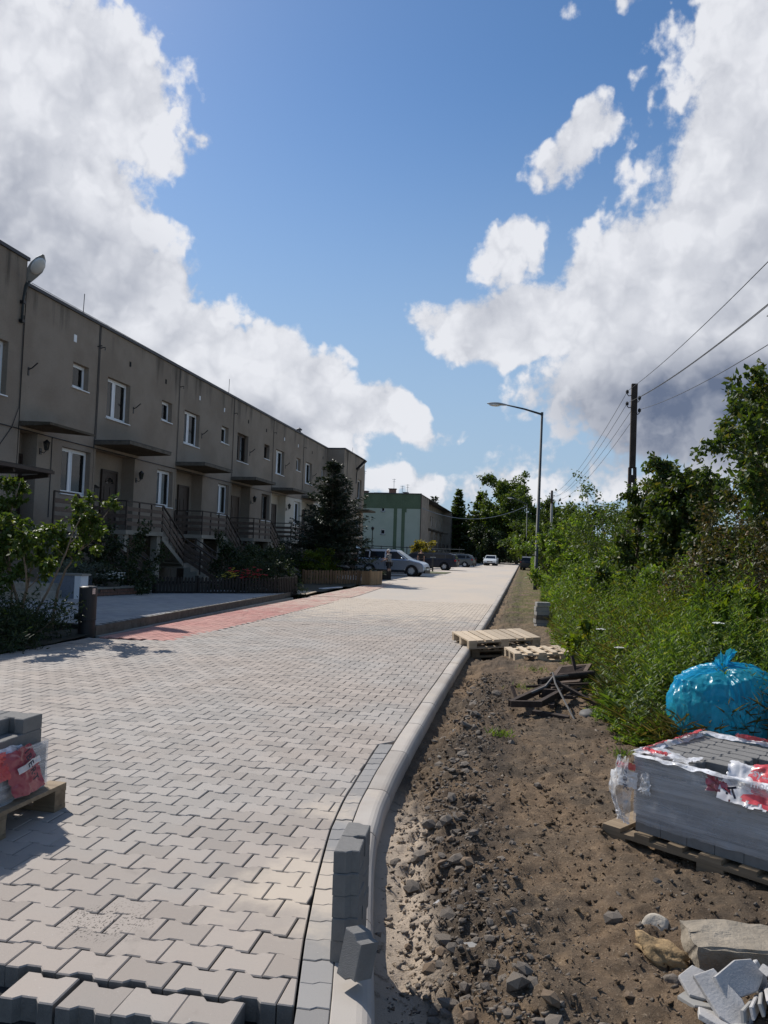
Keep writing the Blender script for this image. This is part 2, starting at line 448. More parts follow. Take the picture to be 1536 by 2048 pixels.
simple('rubber', (.014, .014, .015), .8, var=.2)
simple('plastic_black', (.02, .02, .022), .6, var=.2)
simple('rim', (.48, .49, .50), .35, .1, var=.05)
simple('lamp_clear', (.75, .77, .8), .1, var=.03)
simple('lamp_red', (.30, .02, .02), .2, var=.05)
simple('plate', (.7, .7, .66), .5, var=.05)
simple('skin', (.42, .25, .18), .6, var=.08)
simple('hair_white', (.62, .60, .57), .8, var=.1, scale=60)
simple('hair_brown', (.16, .10, .06), .8, var=.1, scale=60)
simple('cloth_black', (.014, .014, .016), .9, var=.15)
simple('cloth_dark', (.03, .032, .038), .9, var=.2)
simple('shoe', (.10, .09, .08), .8, var=.2)
simple('petal_white', (.75, .74, .68), .7, var=.05)
simple('petal_red', (.42, .02, .025), .6, var=.15)
simple('petal_yellow', (.55, .45, .05), .6, var=.15)
def _shirt():
    t = NT('shirt_print'); n = t.noise(16, 3, .6)
    t.set(t.mix(t.ramp(n, .46, .54), (.07, .075, .085), (.33, .32, .30)), .9)
_shirt()
def carpaint(name, c, metal=.5, rough=.3):
    t = NT(name); n = t.noise(3, 4, .6)
    t.set(t.mix(t.math('MULTIPLY', t.ramp(n, .5, .75), .15), c, (.20, .18, .15)), rough, metal)
    t.p.inputs['Coat Weight'].default_value = .3; t.p.inputs['Coat Roughness'].default_value = .08
carpaint('paint_silver', (.42, .46, .52), .75, .32)
carpaint('paint_navy', (.012, .017, .032), .3, .3)
carpaint('paint_grey', (.10, .12, .13), .4, .3)
carpaint('paint_white', (.62, .64, .64), .0, .3)
carpaint('paint_black', (.012, .012, .014), .2, .3)
def _carglass():
    t = NT('car_glass'); t.set((.008, .010, .013), .06, spec=.28)
_carglass()
mat_glass('window_glass')
mat_wood('pallet_new', (.47, .375, .265), (.58, .47, .345))
mat_wood('pallet_old', (.17, .125, .08), (.27, .205, .135))
mat_wood('fence_brown', (.16, .095, .05), (.22, .135, .075), axis=2)
mat_wood('planter_wood', (.36, .22, .11), (.45, .29, .16), axis=2)
mat_film('film_clear', (.72, .73, .76), .16, .50, stretch=(1.2, 1.2, 34))
mat_film('film_grey', (.50, .49, .48), .34, .70, stretch=(1.2, 1.2, 40), rough=.25)
mat_film('film_bunched', (.82, .82, .84), .35, .95, stretch=(14, 14, 14), rough=.2)
mat_film('film_hanging', (.85, .86, .88), .10, .62, stretch=(16, 16, 9), rough=.10)
mat_film('film_red', (.62, .075, .085), .75, .97, stretch=(9, 9, 9), rough=.22)
mat_film('film_darkred', (.34, .055, .085), .86, .98, stretch=(12, 12, 4), rough=.25)
mat_film('film_white', (.72, .71, .72), .72, .96, stretch=(9, 9, 9), rough=.25)
mat_leaf('leaf_weed', (.082, .150, .026), (.135, .220, .040), (.22, .25, .06), .48)
mat_leaf('leaf_weed_blue', (.085, .135, .045), (.130, .180, .065), None, .42)
mat_leaf('leaf_bright', (.085, .135, .012), (.13, .19, .018), (.20, .21, .02), .42)
mat_leaf('leaf_tree', (.036, .066, .015), (.068, .110, .024), (.12, .12, .035), .42)
mat_leaf('leaf_rust', (.050, .055, .020), (.085, .080, .028), (.15, .09, .035), .28)
mat_leaf('leaf_dark', (.018, .032, .012), (.036, .058, .018), None, .25)
mat_leaf('leaf_far', (.055, .092, .018), (.095, .140, .028), None, .42)
mat_leaf('leaf_lilac', (.050, .088, .018), (.085, .135, .024), (.14, .17, .04), .36)
mat_leaf('leaf_silver', (.10, .12, .09), (.16, .18, .14), None, .2)
mat_leaf('needle', (.014, .026, .014), (.028, .044, .022), (.055, .075, .05), .12)
mat_leaf('grass_dry', (.20, .16, .07), (.12, .13, .04), (.07, .11, .02), .3)
mat_leaf('leaf_yellow', (.25, .20, .03), (.18, .17, .03), None, .4)
def _bag():
    t = NT('bag_blue')
    n = t.noise(3.0, 5, .6); w = t.noise(9, 4, .6, stretch=(1, 1, .35))
    c = t.mix(t.ramp(n, .4, .65), (.03, .40, .56), (.05, .52, .70))
    t.set(c, .27, spec=.6)
    tr = t.n.new('ShaderNodeBsdfTranslucent'); tr.inputs[0].default_value = (.05, .60, .88, 1)
    tp = t.n.new('ShaderNodeBsdfTransparent'); tp.inputs[0].default_value = (.12, .62, .92, 1)
    m1 = t.n.new('ShaderNodeMixShader'); m1.inputs[0].default_value = .40
    t.l.new(t.p.outputs[0], m1.inputs[1]); t.l.new(tr.outputs[0], m1.inputs[2])
    m2 = t.n.new('ShaderNodeMixShader'); m2.inputs[0].default_value = .36
    t.l.new(m1.outputs[0], m2.inputs[1]); t.l.new(tp.outputs[0], m2.inputs[2]); t.l.new(m2.outputs[0], t.out.inputs[0])
    def ridge(sc, st, off): return t.ramp(t.math('ABSOLUTE', t.math('SUBTRACT', t.noise(sc, 2, .5, stretch=st, off=off), .5)), 0, .07)
    t.bump(t.math('ADD', t.math('ADD', t.math('MULTIPLY', ridge(2.4, (1, 1, .35), (0, 0, 0)), .5), t.math('MULTIPLY', ridge(4.0, (1, 1, .4), (4, 4, 4)), .35)), t.math('MULTIPLY', w, .8)), .55, .020)
_bag()
simple('rubbish', (.035, .04, .05), .9, var=.8, scale=5)

# ------------------------------------------------------------------ mesh helpers
class MB:
    def __init__(s): s.v, s.f = [], []
    def add(s, verts, faces):
        o = len(s.v); s.v += [tuple(map(float, p)) for p in verts]; s.f += [tuple(i+o for i in f) for f in faces]; return s
    def box(s, a, b, M=None):
        x0, y0, z0 = a; x1, y1, z1 = b
        vs = [(x0, y0, z0), (x1, y0, z0), (x1, y1, z0), (x0, y1, z0), (x0, y0, z1), (x1, y0, z1), (x1, y1, z1), (x0, y1, z1)]
        if M is not None: vs = [tuple(M @ Vector(p)) for p in vs]
        return s.add(vs, [(3, 2, 1, 0), (4, 5, 6, 7), (0, 1, 5, 4), (1, 2, 6, 5), (2, 3, 7, 6), (3, 0, 4, 7)])
    def bar(s, p, q, w, h, up=(0, 0, 1)):
        p, q = Vector(p), Vector(q); d = (q-p); L = d.length; d.normalize(); u = Vector(up)
        if abs(d.dot(u)) > .98: u = Vector((0, 1, 0))
        sx = d.cross(u).normalized(); uu = sx.cross(d)
        vs = []
        for t in (p, q):
            for a, b in ((-1, -1), (1, -1), (1, 1), (-1, 1)): vs.append(t+sx*(a*w/2)+uu*(b*h/2))
        return s.add(vs, [(0, 1, 2, 3), (7, 6, 5, 4), (0, 4, 5, 1), (1, 5, 6, 2), (2, 6, 7, 3), (3, 7, 4, 0)])
    def tube(s, pts, rad, n=8, cap=True):
        pts = [Vector(p) for p in pts]
        if isinstance(rad, (int, float)): rad = [rad]*len(pts)
        vs = []; prev = None
        for i, p in enumerate(pts):
            d = (pts[min(i+1, len(pts)-1)]-pts[max(i-1, 0)])
            if d.length < 1e-9: d = Vector((0, 0, 1))
            d.normalize()
            if prev is None:
                a = Vector((0, 0, 1)) if abs(d.z) < .9 else Vector((1, 0, 0))
                x = d.cross(a).normalized()
            else:
                x = (prev-d*prev.dot(d)).normalized()
            prev = x; y = d.cross(x)
            for k in range(n):
                t = 2*math.pi*k/n; vs.append(p+(x*math.cos(t)+y*math.sin(t))*rad[i])
        fs = []
        for i in range(len(pts)-1):
            for k in range(n):
                a, b = i*n+k, i*n+(k+1) % n; fs.append((a, b, b+n, a+n))
        if cap:
            fs.append(tuple(range(n))[::-1]); fs.append(tuple((len(pts)-1)*n+k for k in range(n)))
        return s.add(vs, fs)
    def lathe(s, prof, n=16, c=(0, 0, 0), cap=True):
        vs = []
        for r, z in prof:
            for k in range(n):
                t = 2*math.pi*k/n; vs.append((c[0]+r*math.cos(t), c[1]+r*math.sin(t), c[2]+z))
        fs = []
        for i in range(len(prof)-1):
            for k in range(n):
                a, b = i*n+k, i*n+(k+1) % n; fs.append((a, b, b+n, a+n))
        if cap: fs.append(tuple(range(n))[::-1]); fs.append(tuple((len(prof)-1)*n+k for k in range(n)))
        return s.add(vs, fs)
    def prism(s, poly, z0, z1, bev=0.0):
        n = len(poly)
        if not bev:
            vs = [(x, y, z0) for x, y in poly]+[(x, y, z1) for x, y in poly]
            return s.add(vs, [tuple(range(n))[::-1], tuple(range(n, 2*n))]+[(i, (i+1) % n, n+(i+1) % n, n+i) for i in range(n)])
        ins = inset(poly, bev)
        vs = [(x, y, z0) for x, y in poly]+[(x, y, z1-bev) for x, y in poly]+[(x, y, z1) for x, y in ins]
        fs = [tuple(range(2*n, 3*n))]
        for i in range(n):
            j = (i+1) % n
            fs += [(i, j, n+j, n+i), (n+i, n+j, 2*n+j, 2*n+i)]
        return s.add(vs, fs)
    def quad(s, *p): return s.add(p, [tuple(range(len(p)))])
    def mesh(s, name, mat, smooth=False):
        m = bpy.data.meshes.new(name); m.from_pydata(s.v, [], s.f)
        if mat: m.materials.append(MATS[mat])
        if smooth: m.polygons.foreach_set('use_smooth', [True]*len(m.polygons))
        m.update(); return m

def inset(poly, d):
    n = len(poly); out = []
    A = sum(poly[i][0]*poly[(i+1) % n][1]-poly[(i+1) % n][0]*poly[i][1] for i in range(n))
    sg = 1 if A > 0 else -1
    for i in range(n):
        p0, p1, p2 = poly[i-1], poly[i], poly[(i+1) % n]
        e1 = (p1[0]-p0[0], p1[1]-p0[1]); e2 = (p2[0]-p1[0], p2[1]-p1[1])
        l1 = math.hypot(*e1) or 1e-9; l2 = math.hypot(*e2) or 1e-9
        n1 = (-e1[1]/l1*sg, e1[0]/l1*sg); n2 = (-e2[1]/l2*sg, e2[0]/l2*sg)
        k = 1+n1[0]*n2[0]+n1[1]*n2[1]; k = max(k, .35)
        out.append((p1[0]+(n1[0]+n2[0])*d/k, p1[1]+(n1[1]+n2[1])*d/k))
    return out

def obj(name, mesh, parent=None, loc=None, rot=None, kind=None):
    o = bpy.data.objects.new(name, mesh); col.objects.link(o)
    if parent is not None: o.parent = parent
    if loc is not None: o.location = loc
    if rot is not None: o.rotation_euler = rot
    if kind: o['kind'] = kind
    return o
def part(name, mb, mat, parent, smooth=False, label=None, kind=None):
    o = obj(name, mb.mesh(name, mat, smooth), parent, kind=kind)
    if label: o['label'] = label
    return o
def tag(o, label, cat, group=None):
    o['label'] = label; o['category'] = cat
    if group: o['group'] = group
    return o
def thing(name, label, cat, loc=(0, 0, 0), rz=0.0, group=None):
    o = bpy.data.objects.new(name, None); col.objects.link(o)
    o.empty_display_size = .2; o.location = loc; o.rotation_euler = (0, 0, rz)
    return tag(o, label, cat, group)
def struct(name, mesh):
    return obj(name, mesh, kind='structure')
def copy_tree(o, parent=None):
    c = o.copy(); col.objects.link(c)
    if parent is not None: c.parent = parent
    for ch in list(o.children): copy_tree(ch, c)
    return c

def np_mesh(name, V, faces, mat, smooth=False):
    """V (n,3); faces: list of integer arrays (m,k)"""
    m = bpy.data.meshes.new(name)
    V = np.ascontiguousarray(V, dtype=np.float32)
    m.vertices.add(len(V)); m.vertices.foreach_set('co', V.ravel())
    loops = np.concatenate([f.ravel() for f in faces]).astype(np.int32)
    tot = np.concatenate([np.full(len(f), f.shape[1], np.int32) for f in faces])
    st = np.concatenate(([0], np.cumsum(tot)[:-1])).astype(np.int32)
    m.loops.add(len(loops)); m.loops.foreach_set('vertex_index', loops)
    m.polygons.add(len(tot)); m.polygons.foreach_set('loop_start', st); m.polygons.foreach_set('loop_total', tot)
    if smooth: m.polygons.foreach_set('use_smooth', np.ones(len(tot), bool))
    m.materials.append(MATS[mat]); m.update(calc_edges=True); m.validate()
    return m

def _h(i, j, seed):
    n = (i*374761393+j*668265263+seed*974711) & 0xffffffff
    n = ((n ^ (n >> 13))*1274126177) & 0xffffffff
    return ((n ^ (n >> 16)) & 0xffff)/65535.0
def vnoise(x, y, seed=0):
    xi = np.floor(x).astype(np.int64); yi = np.floor(y).astype(np.int64); fx = x-xi; fy = y-yi
    fx = fx*fx*(3-2*fx); fy = fy*fy*(3-2*fy)
    a = _h(xi, yi, seed); b = _h(xi+1, yi, seed); c = _h(xi, yi+1, seed); d = _h(xi+1, yi+1, seed)
    return (a*(1-fx)+b*fx)*(1-fy)+(c*(1-fx)+d*fx)*fy-.5
def fbm(x, y, oct=4, seed=0, gain=.5):
    s = 0; a = 1.0
    for o in range(oct):
        s = s+a*vnoise(x*2**o, y*2**o, seed+o*17); a *= gain
    return s
def unit(v): return v/np.maximum(np.linalg.norm(v, axis=-1, keepdims=True), 1e-9)

def leaf_arrays(P, D, L, Wd, g=None, fold=.18):
    """diamond leaves: base P, direction D, length L, width Wd -> verts (4n,3), tris (2n,3)"""
    g = g or rng; n = len(P)
    D = unit(D); Rr = unit(np.cross(D, unit(g.normal(size=(n, 3))))); N = np.cross(Rr, D)
    L = np.broadcast_to(np.asarray(L, float).reshape(-1, 1), (n, 1)); Wd = np.broadcast_to(np.asarray(Wd, float).reshape(-1, 1), (n, 1))
    mid = P+D*L*.45
    V = np.empty((n, 4, 3)); V[:, 0] = P; V[:, 1] = mid+Rr*Wd*.5+N*Wd*fold; V[:, 2] = P+D*L-N*L*.12; V[:, 3] = mid-Rr*Wd*.5+N*Wd*fold
    b = (np.arange(n)*4)[:, None]
    return V.reshape(-1, 3), np.concatenate([b+np.array([0, 1, 2]), b+np.array([0, 2, 3])])
def flat_leaf_arrays(P, D, L, Wd, g=None, tilt=.5):
    """leaves that hold their faces mostly upward"""
    g = g or rng; n = len(P); D = unit(D)
    up = unit(np.array([0, 0, 1.0])+g.normal(size=(n, 3))*tilt); Rr = unit(np.cross(D, up)); N = np.cross(Rr, D)
    L = np.broadcast_to(np.asarray(L, float).reshape(-1, 1), (n, 1)); Wd = np.broadcast_to(np.asarray(Wd, float).reshape(-1, 1), (n, 1))
    mid = P+D*L*.42
    V = np.empty((n, 4, 3)); V[:, 0] = P; V[:, 1] = mid+Rr*Wd*.5+N*Wd*.12; V[:, 2] = P+D*L-N*L*.15; V[:, 3] = mid-Rr*Wd*.5+N*Wd*.12
    b = (np.arange(n)*4)[:, None]
    return V.reshape(-1, 3), np.concatenate([b+np.array([0, 1, 2]), b+np.array([0, 2, 3])])
def cat_arrays(lst):
    V, F, o = [], [], 0
    for v, f in lst: V.append(v); F.append(f+o); o += len(v)
    return np.concatenate(V), np.concatenate(F)

# ================================================================== the ground
KERB_IN = [(1.2, -.40), (1.8, -.47), (2.3, -.545), (2.64, -.61), (3.0, -.685), (3.4, -.765), (3.8, -.84), (4.2, -.90), (4.64, -.94), (5.3, -.968), (6.4, -.985), (8, -.99), (10.6, -.985), (13.7, -.955), (20.6, -.92), (32, -.91), (60, -.90), (140, -.90)]
_ky = np.array([p[0] for p in KERB_IN]); _kx = np.array([p[1] for p in KERB_IN])
def kerb_in(y): return np.interp(y, _ky, _kx)
def edge_course(y):      # left side of the single course laid along the kerb
    return np.interp(y, [1.2, 2.47, 2.97, 3.46, 4.14, 4.66, 5.72, 6.1, 6.3], [-.47, -.695, -.805, -.895, -1.0, -1.045, -1.085, -1.095, -.99])
ROAD_L = -6.75

def soil_z(x, y):
    k = kerb_in(y)+.15
    d = x-k
    ditch = -.055-.095*np.exp(-((d-.14)/.20)**2)+.05*np.exp(-((d-.55)/.22)**2)*np.exp(-((y-4)/4)**2)
    z = ditch+.02*np.clip(d, 0, 3)
    amp = np.clip(.62+.5*np.exp(-((d-.28)/.28)**2), 0, 1.3)*np.clip(d/.12, .25, 1)*(1-.72*np.exp(-(d/.24)**2)*np.exp(-((y-3.2)/1.3)**2))
    z = z+amp*(.060*fbm(x*2.1, y*2.1, 3, 3)+.065*fbm(x*9, y*9, 3, 11, .65)+.030*np.abs(fbm(x*26, y*26, 2, 31, .7)))
    pit = np.exp(-(((x+.42)/.30)**2+((y-12.9)/.55)**2))       # hollow under the stacked pallets
    return z-.16*pit
def soil_zs(x, y): return float(soil_z(np.array([float(x)]), np.array([float(y)]))[0])

# wide ground sheet out to the horizon
g = 900.0
struct('ground', MB().quad((-g, -40, -.60), (g, -40, -.60), (g, 2*g, -.60), (-g, 2*g, -.60)).mesh('ground', 'far_ground'))

# verge of bare soil to the right of the kerb
ys = [1.0]
while ys[-1] < 3.0: ys.append(ys[-1]+.03)
ys[:] = [y for y in ys]
while ys[-1] < 150: ys.append(ys[-1]+max(.016, .0058*ys[-1]))
ys = np.array(ys)
xo = np.concatenate([np.arange(0, 1.9, .019), np.geomspace(1.9, 60, 34)])
Y, Xo = np.meshgrid(ys, xo, indexing='ij')
X = kerb_in(Y)+.06+Xo
Z = soil_z(X, Y)
nr, nc = X.shape
Vv = np.stack([X, Y, Z], -1).reshape(-1, 3)
ii = (np.arange(nr-1)[:, None]*nc+np.arange(nc-1)[None, :]).ravel()
Fq = np.stack([ii, ii+1, ii+nc+1, ii+nc], 1)
verge = struct('verge_soil', np_mesh('verge_soil', Vv, [Fq], 'soil', True))

# bedding under the paving, open at the near working edge
bd = MB()
bys = np.concatenate([np.arange(.6, 3.2, .06), [3.4, 6, 12, 24.5]])
bxs = np.concatenate([np.linspace(ROAD_L-.1, -2.4, 6), np.arange(-2.3, -.4, .06)])
Yb, Xb = np.meshgrid(bys, bxs, indexing='ij')
Zb = -.088+.035*fbm(Xb*4, Yb*4, 3, 5)*(Yb < 2.7)-.022*(Yb < 2.3)
Vb = np.stack([np.minimum(Xb, kerb_in(Yb)+.02), Yb, Zb], -1).reshape(-1, 3)
nb = len(bxs); ib = (np.arange(len(bys)-1)[:, None]*nb+np.arange(nb-1)[None, :]).ravel()
struct('bedding_layer', np_mesh('bedding_layer', Vb, [np.stack([ib, ib+1, ib+nb+1, ib+nb], 1)], 'bedding', True))

# the road: far part as one sanded sheet with a slightly wavy surface
fy = np.concatenate([np.arange(23.9, 40, .5), np.geomspace(40, 170, 60)]); fx = np.linspace(0, 1, 25)
Yf, Tf = np.meshgrid(fy, fx, indexing='ij')
lx = np.interp(Yf, [23.9, 30, 36, 40, 44, 60, 170], [ROAD_L, ROAD_L, -7.0, -9.5, -11.5, -11.5, -11.0])
Xf = lx+(kerb_in(Yf)-lx)*Tf
Zf = -.004+.010*fbm(Xf*1.2, Yf*.6, 3, 2)
nf = len(fx); jf = (np.arange(len(fy)-1)[:, None]*nf+np.arange(nf-1)[None, :]).ravel()
road = struct('road', np_mesh('road', np.stack([Xf, Yf, Zf], -1).reshape(-1, 3), [np.stack([jf, jf+1, jf+nf+1, jf+nf], 1)], 'sanded_road', True))

# ------------------------------------------------------------------ double-T pavers
PX, PY = .2024, .1447
GAP = .0045
FL, WA = .166, .166-2*(.166-PY)          # depth at the two flanges and at the waist
def paver_outline(gap=GAP):
    hw = PX/2-gap/2; f = FL/2-gap/2; w = WA/2-gap/2
    a, b = hw-.052, hw-.072
    return [(-hw, -f), (-a, -f), (-b, -w), (b, -w), (a, -f), (hw, -f), (hw, f), (a, f), (b, w), (-b, w), (-a, f), (-hw, f)]
OUT = paver_outline()
def clip_poly(poly, inside, cross):
    out = []
    for i in range(len(poly)):
        p, q = poly[i-1], poly[i]
        ip, iq = inside(p), inside(q)
        if ip != iq: out.append(cross(p, q))
        if iq: out.append(q)
    return out
def clip_curve(poly, fn, left=True):
    ins = (lambda p: p[0] <= fn(p[1])) if left else (lambda p: p[0] >= fn(p[1]))
    def cr(p, q):
        a, b = 0.0, 1.0; ia = ins(p)
        for _ in range(18):
            m = (a+b)/2; r = (p[0]+(q[0]-p[0])*m, p[1]+(q[1]-p[1])*m)
            if ins(r) == ia: a = m
            else: b = m
        return (p[0]+(q[0]-p[0])*a, p[1]+(q[1]-p[1])*a)
    return clip_poly(poly, ins, cr)
def poly_area(p): return abs(sum(p[i-1][0]*p[i][1]-p[i][0]*p[i-1][1] for i in range(len(p))))/2

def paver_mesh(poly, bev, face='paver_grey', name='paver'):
    # two-layer stone: pale facing above, side faces coloured darker to deepen their shade
    me = MB().prism(poly, -.08, 0, bev).mesh(name, face); me.materials.append(MATS['paver_side_shade'])
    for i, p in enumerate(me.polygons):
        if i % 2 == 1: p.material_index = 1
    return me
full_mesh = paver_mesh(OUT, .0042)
THIN = MB().prism(OUT, -.03, 0, .0042)
near_list, far_mb = [], MB()
ROW0, COL0 = 2.923, -1.387
def redx(y): return np.interp(y, [11.2, 11.35, 15.66, 25.5, 35], [-6.9, -5.42, -5.38, -5.42, -5.95])
def field_right(y):
    return float(edge_course(y))-.006 if y < 6.1 else float(kerb_in(y))-.008
cand = []
for r in range(-3, 148):
    cy = ROW0+r*PY
    if cy > 24.0: break
    off = COL0+PX/2+(PX/2 if r % 2 else 0)
    for c in range(-32, 8):
        cx = off+c*PX
        if cx-PX/2 > field_right(cy) or cx+PX/2 < ROAD_L: continue
        if cx < -2.2-.72*cy*.93+.1*0 - 0.9: continue
        if r == -3 and (cx > -.95 or cx < -1.66): continue
        if cy > 11.3 and cx+.03 < redx(cy): continue
        cand.append((r, cx, cy))
cand.sort(key=lambda t: t[2]*t[2]+(t[1]+.9)**2*.35)
n_single = 0
for r, cx, cy in cand:
    dz = random.gauss(0, .0013); rz = random.gauss(0, .004); dx = random.gauss(0, .0009); dy = random.gauss(0, .0009)
    if r == -3: dy -= .020+.012*random.random(); dx += random.gauss(0, .005); rz *= 3; dz -= .004
    if r == -2 and -1.65 < cx: dy -= .006
    world_poly = [(cx+x, cy+y) for x, y in OUT]
    cut = any(p[0] > field_right(p[1]) for p in world_poly) or any(p[0] < ROAD_L for p in world_poly)
    tx, ty = random.gauss(0, .006), random.gauss(0, .006)
    if cut:
        p2 = clip_curve(world_poly, field_right) if cx > -4 else clip_curve(world_poly, lambda y: ROAD_L, False)
        if len(p2) < 3 or poly_area(p2) < .0018: continue
        loc = [(x-cx, y-cy) for x, y in p2]
        if n_single < 300:
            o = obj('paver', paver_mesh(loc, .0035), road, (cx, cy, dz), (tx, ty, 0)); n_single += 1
        else: far_mb.prism([(x, y) for x, y in p2], -.03, dz, .0035)
    elif n_single < 300:
        obj('paver', full_mesh, road, (cx+dx, cy+dy, dz), (tx, ty, rz)); n_single += 1
    else:
        ca, sa = math.cos(rz), math.sin(rz)
        far_mb.add([(cx+dx+ca*x-sa*y, cy+dy+sa*x+ca*y, z+dz+x*ty*.6+y*tx*.6) for x, y, z in THIN.v], THIN.f)
part('paving', far_mb, 'paver_grey', road, kind='stuff')

# single course of half stones along the kerb
ec_y = [2.40]
while ec_y[-1] < 6.05: ec_y.append(ec_y[-1]+.147)
for y0, y1 in zip(ec_y[:-1], ec_y[1:]):
    pl = []
    a, b = y0+.002, y1-.002
    xl0, xr0 = float(edge_course(a))+.004, float(kerb_in(a))-.006
    xl1, xr1 = float(edge_course(b))+.004, float(kerb_in(b))-.006
    if xr1-xl1 < .03: break
    w0, w1 = xr0-xl0, xr1-xl1
    poly = [(xl0, a), (xl0+w0*.42, a), (xl0+w0*.60, a+.016), (xr0, a+.016), (xr1, b+.016), (xl1+w1*.60, b+.016), (xl1+w1*.42, b), (xl1, b)]
    cx, cy = sum(p[0] for p in poly)/8, sum(p[1] for p in poly)/8
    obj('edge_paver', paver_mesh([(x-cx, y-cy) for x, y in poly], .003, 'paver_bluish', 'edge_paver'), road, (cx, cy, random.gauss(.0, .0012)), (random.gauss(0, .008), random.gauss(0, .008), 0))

# strip of red block paving along the left edge
rb = MB(); i = 0
yy = 11.40
while yy < 35.0:
    xx = ROAD_L+.09; j = 0
    xr = float(redx(yy))
    while xx < xr-.02:
        x1 = min(xx+.1, xr)
        sh = .1 if j % 2 else 0
        z = random.gauss(-.001, .0012)+(.011 if yy > 23.8 else 0)
        rb.prism([(xx+.003, yy+sh+.003), (x1-.003, yy+sh+.003), (x1-.003, yy+sh+.197), (xx+.003, yy+sh+.197)], -.03, z, .003)
        xx += .1; j += 1
    yy += .2
part('red_paving', rb, 'paver_red', road, kind='stuff')

# ------------------------------------------------------------------ kerb of one-metre stones with a rounded outer shoulder
kerb_root = struct('kerb', None) if False else None
prof = [(0, -.22), (0, -.004), (.004, 0), (.085, -.0005), (.104, -.004), (.121, -.012), (.135, -.026), (.144, -.045), (.148, -.07), (.150, -.22)]
kparts = []
s_y = np.concatenate([np.arange(1.25, 4.9, .98), [4.93+.98*i for i in range(0, 44)]])
kr = bpy.data.objects.new('kerb', None); col.objects.link(kr); kr['kind'] = 'structure'
for y0, y1 in zip(s_y[:-1], s_y[1:]):
    n = 7 if y0 < 6 else 2
    vs, fs = [], []
    dz = random.gauss(0, .002)
    for t in range(n+1):
        y = y0+.006+(y1-y0-.012)*t/n
        kx = float(kerb_in(y)); sl = float(kerb_in(y+.05)-kerb_in(y-.05))/.1
        nx, ny = 1/math.hypot(1, sl), -sl/math.hypot(1, sl)
        e = .003 if t in (0, n) else 0
        for a, z in prof: vs.append((kx+a*nx, y+a*ny, z+dz-(e if z > -.2 else 0)))
    m = len(prof)
    for t in range(n):
        for i in range(m-1): fs.append((t*m+i, t*m+i+1, (t+1)*m+i+1, (t+1)*m+i))
    fs.append(tuple(range(m))[::-1]); fs.append(tuple(n*m+i for i in range(m)))
    part('kerbstone', MB().add(vs, [f[::-1] for f in fs]), 'kerb_concrete', kr)
far_k = MB()
yv = [s_y[-1], 60, 80, 110, 150]
for y0, y1 in zip(yv[:-1], yv[1:]):
    for i in range(len(prof)-1):
        a, b = prof[i], prof[i+1]
        far_k.quad((kerb_in(y0)+b[0], y0, b[1]), (kerb_in(y0)+a[0], y0, a[1]), (kerb_in(y1)+a[0], y1, a[1]), (kerb_in(y1)+b[0], y1, b[1]))
part('far_kerb', far_k, 'kerb_concrete', kr)

# ------------------------------------------------------------------ left side: raised forecourt and garden beds
fc = MB()
SLZ = .155
poly = [(-6.79, 11.55), (-6.95, 16), (-7.05, 22.6), (-9.2, 22.6), (-10.3, 19.6), (-10.6, 17.5), (-12.7, 17.1), (-12.7, 12.6), (-9.3, 12.2)]
drive = struct('forecourt', MB().prism(poly, -.1, SLZ-.006, 0).mesh('forecourt', 'bedding'))
dmb = MB()
def in_poly(x, y, P):
    c = False
    for i in range(len(P)):
        (x0, y0), (x1, y1) = P[i-1], P[i]
        if (y0 > y) != (y1 > y) and x < (x1-x0)*(y-y0)/(y1-y0)+x0: c = not c
    return c
ya = 11.5; r = 0
while ya < 22.7:
    xa = -12.8+(.1 if r % 2 else 0)
    while xa < -6.7:
        pl = [(xa+.002, ya+.002), (xa+.198, ya+.002), (xa+.198, ya+.098), (xa+.002, ya+.098)]
        if all(in_poly(px_, py_, poly) for px_, py_ in pl): dmb.prism(pl, SLZ-.02, SLZ+random.gauss(0, .001), .002)
        xa += .2
    ya += .1; r += 1
part('forecourt_paving', dmb, 'paver_drive', drive, kind='stuff')
es = MB()
for k in range(12):
    y0, y1 = 11.5+k*.95, 11.5+(k+1)*.95-.006
    xe = lambda y: float(np.interp(y, [11.5, 16, 22.9], [-6.78, -6.94, -7.04]))
    m = MB().add([(xe(y0)-.06, y0, -.1), (xe(y0), y0, -.1), (xe(y1), y1, -.1), (xe(y1)-.06, y1, -.1), (xe(y0)-.06, y0, SLZ), (xe(y0)-.004, y0, SLZ), (xe(y1)-.004, y1, SLZ), (xe(y1)-.06, y1, SLZ)], [(3, 2, 1, 0), (4, 5, 6, 7), (0, 1, 5, 4), (1, 2, 6, 5), (2, 3, 7, 6), (3, 0, 4, 7)])
    part('edging_stone', m, 'stone_dark', drive)
    part('edging_strip', MB().box((xe((y0+y1)/2)+.012, y0, -.08), (xe((y0+y1)/2)+.085, y1, .002)), 'paver_bluish', drive)
# planting bed beside the near left edge, garden strip in front of the houses
def lump(name, x0, x1, y0, y1, z, amp, seed, mat='garden_soil', n=40):
    gx, gy = np.meshgrid(np.linspace(x0, x1, n), np.linspace(y0, y1, n), indexing='xy')
    gz = z+amp*fbm(gx*1.3, gy*1.3, 4, seed)
    V = np.stack([gx, gy, gz], -1).reshape(-1, 3); q = (np.arange(n-1)[:, None]*n+np.arange(n-1)[None, :]).ravel()
    return struct(name, np_mesh(name, V, [np.stack([q, q+1, q+n+1, q+n], 1)], mat, True))
lump('planting_bed', -24, -6.79, 2, 12.2, .03, .10, 4)
lump('garden', -13.9, -7.0, 22.3, 37.0, .03, .06, 9)
lump('house_plinth_ground', -15, -8.9, 12.1, 22.5, .0, .05, 14)
lump('far_garden', -30, -6.3, 36.5, 150, -.02, .06, 19, n=60)
lump('grass_island', -8.3, -5.6, 55.5, 61, .035, .04, 21, 'far_ground', 14)

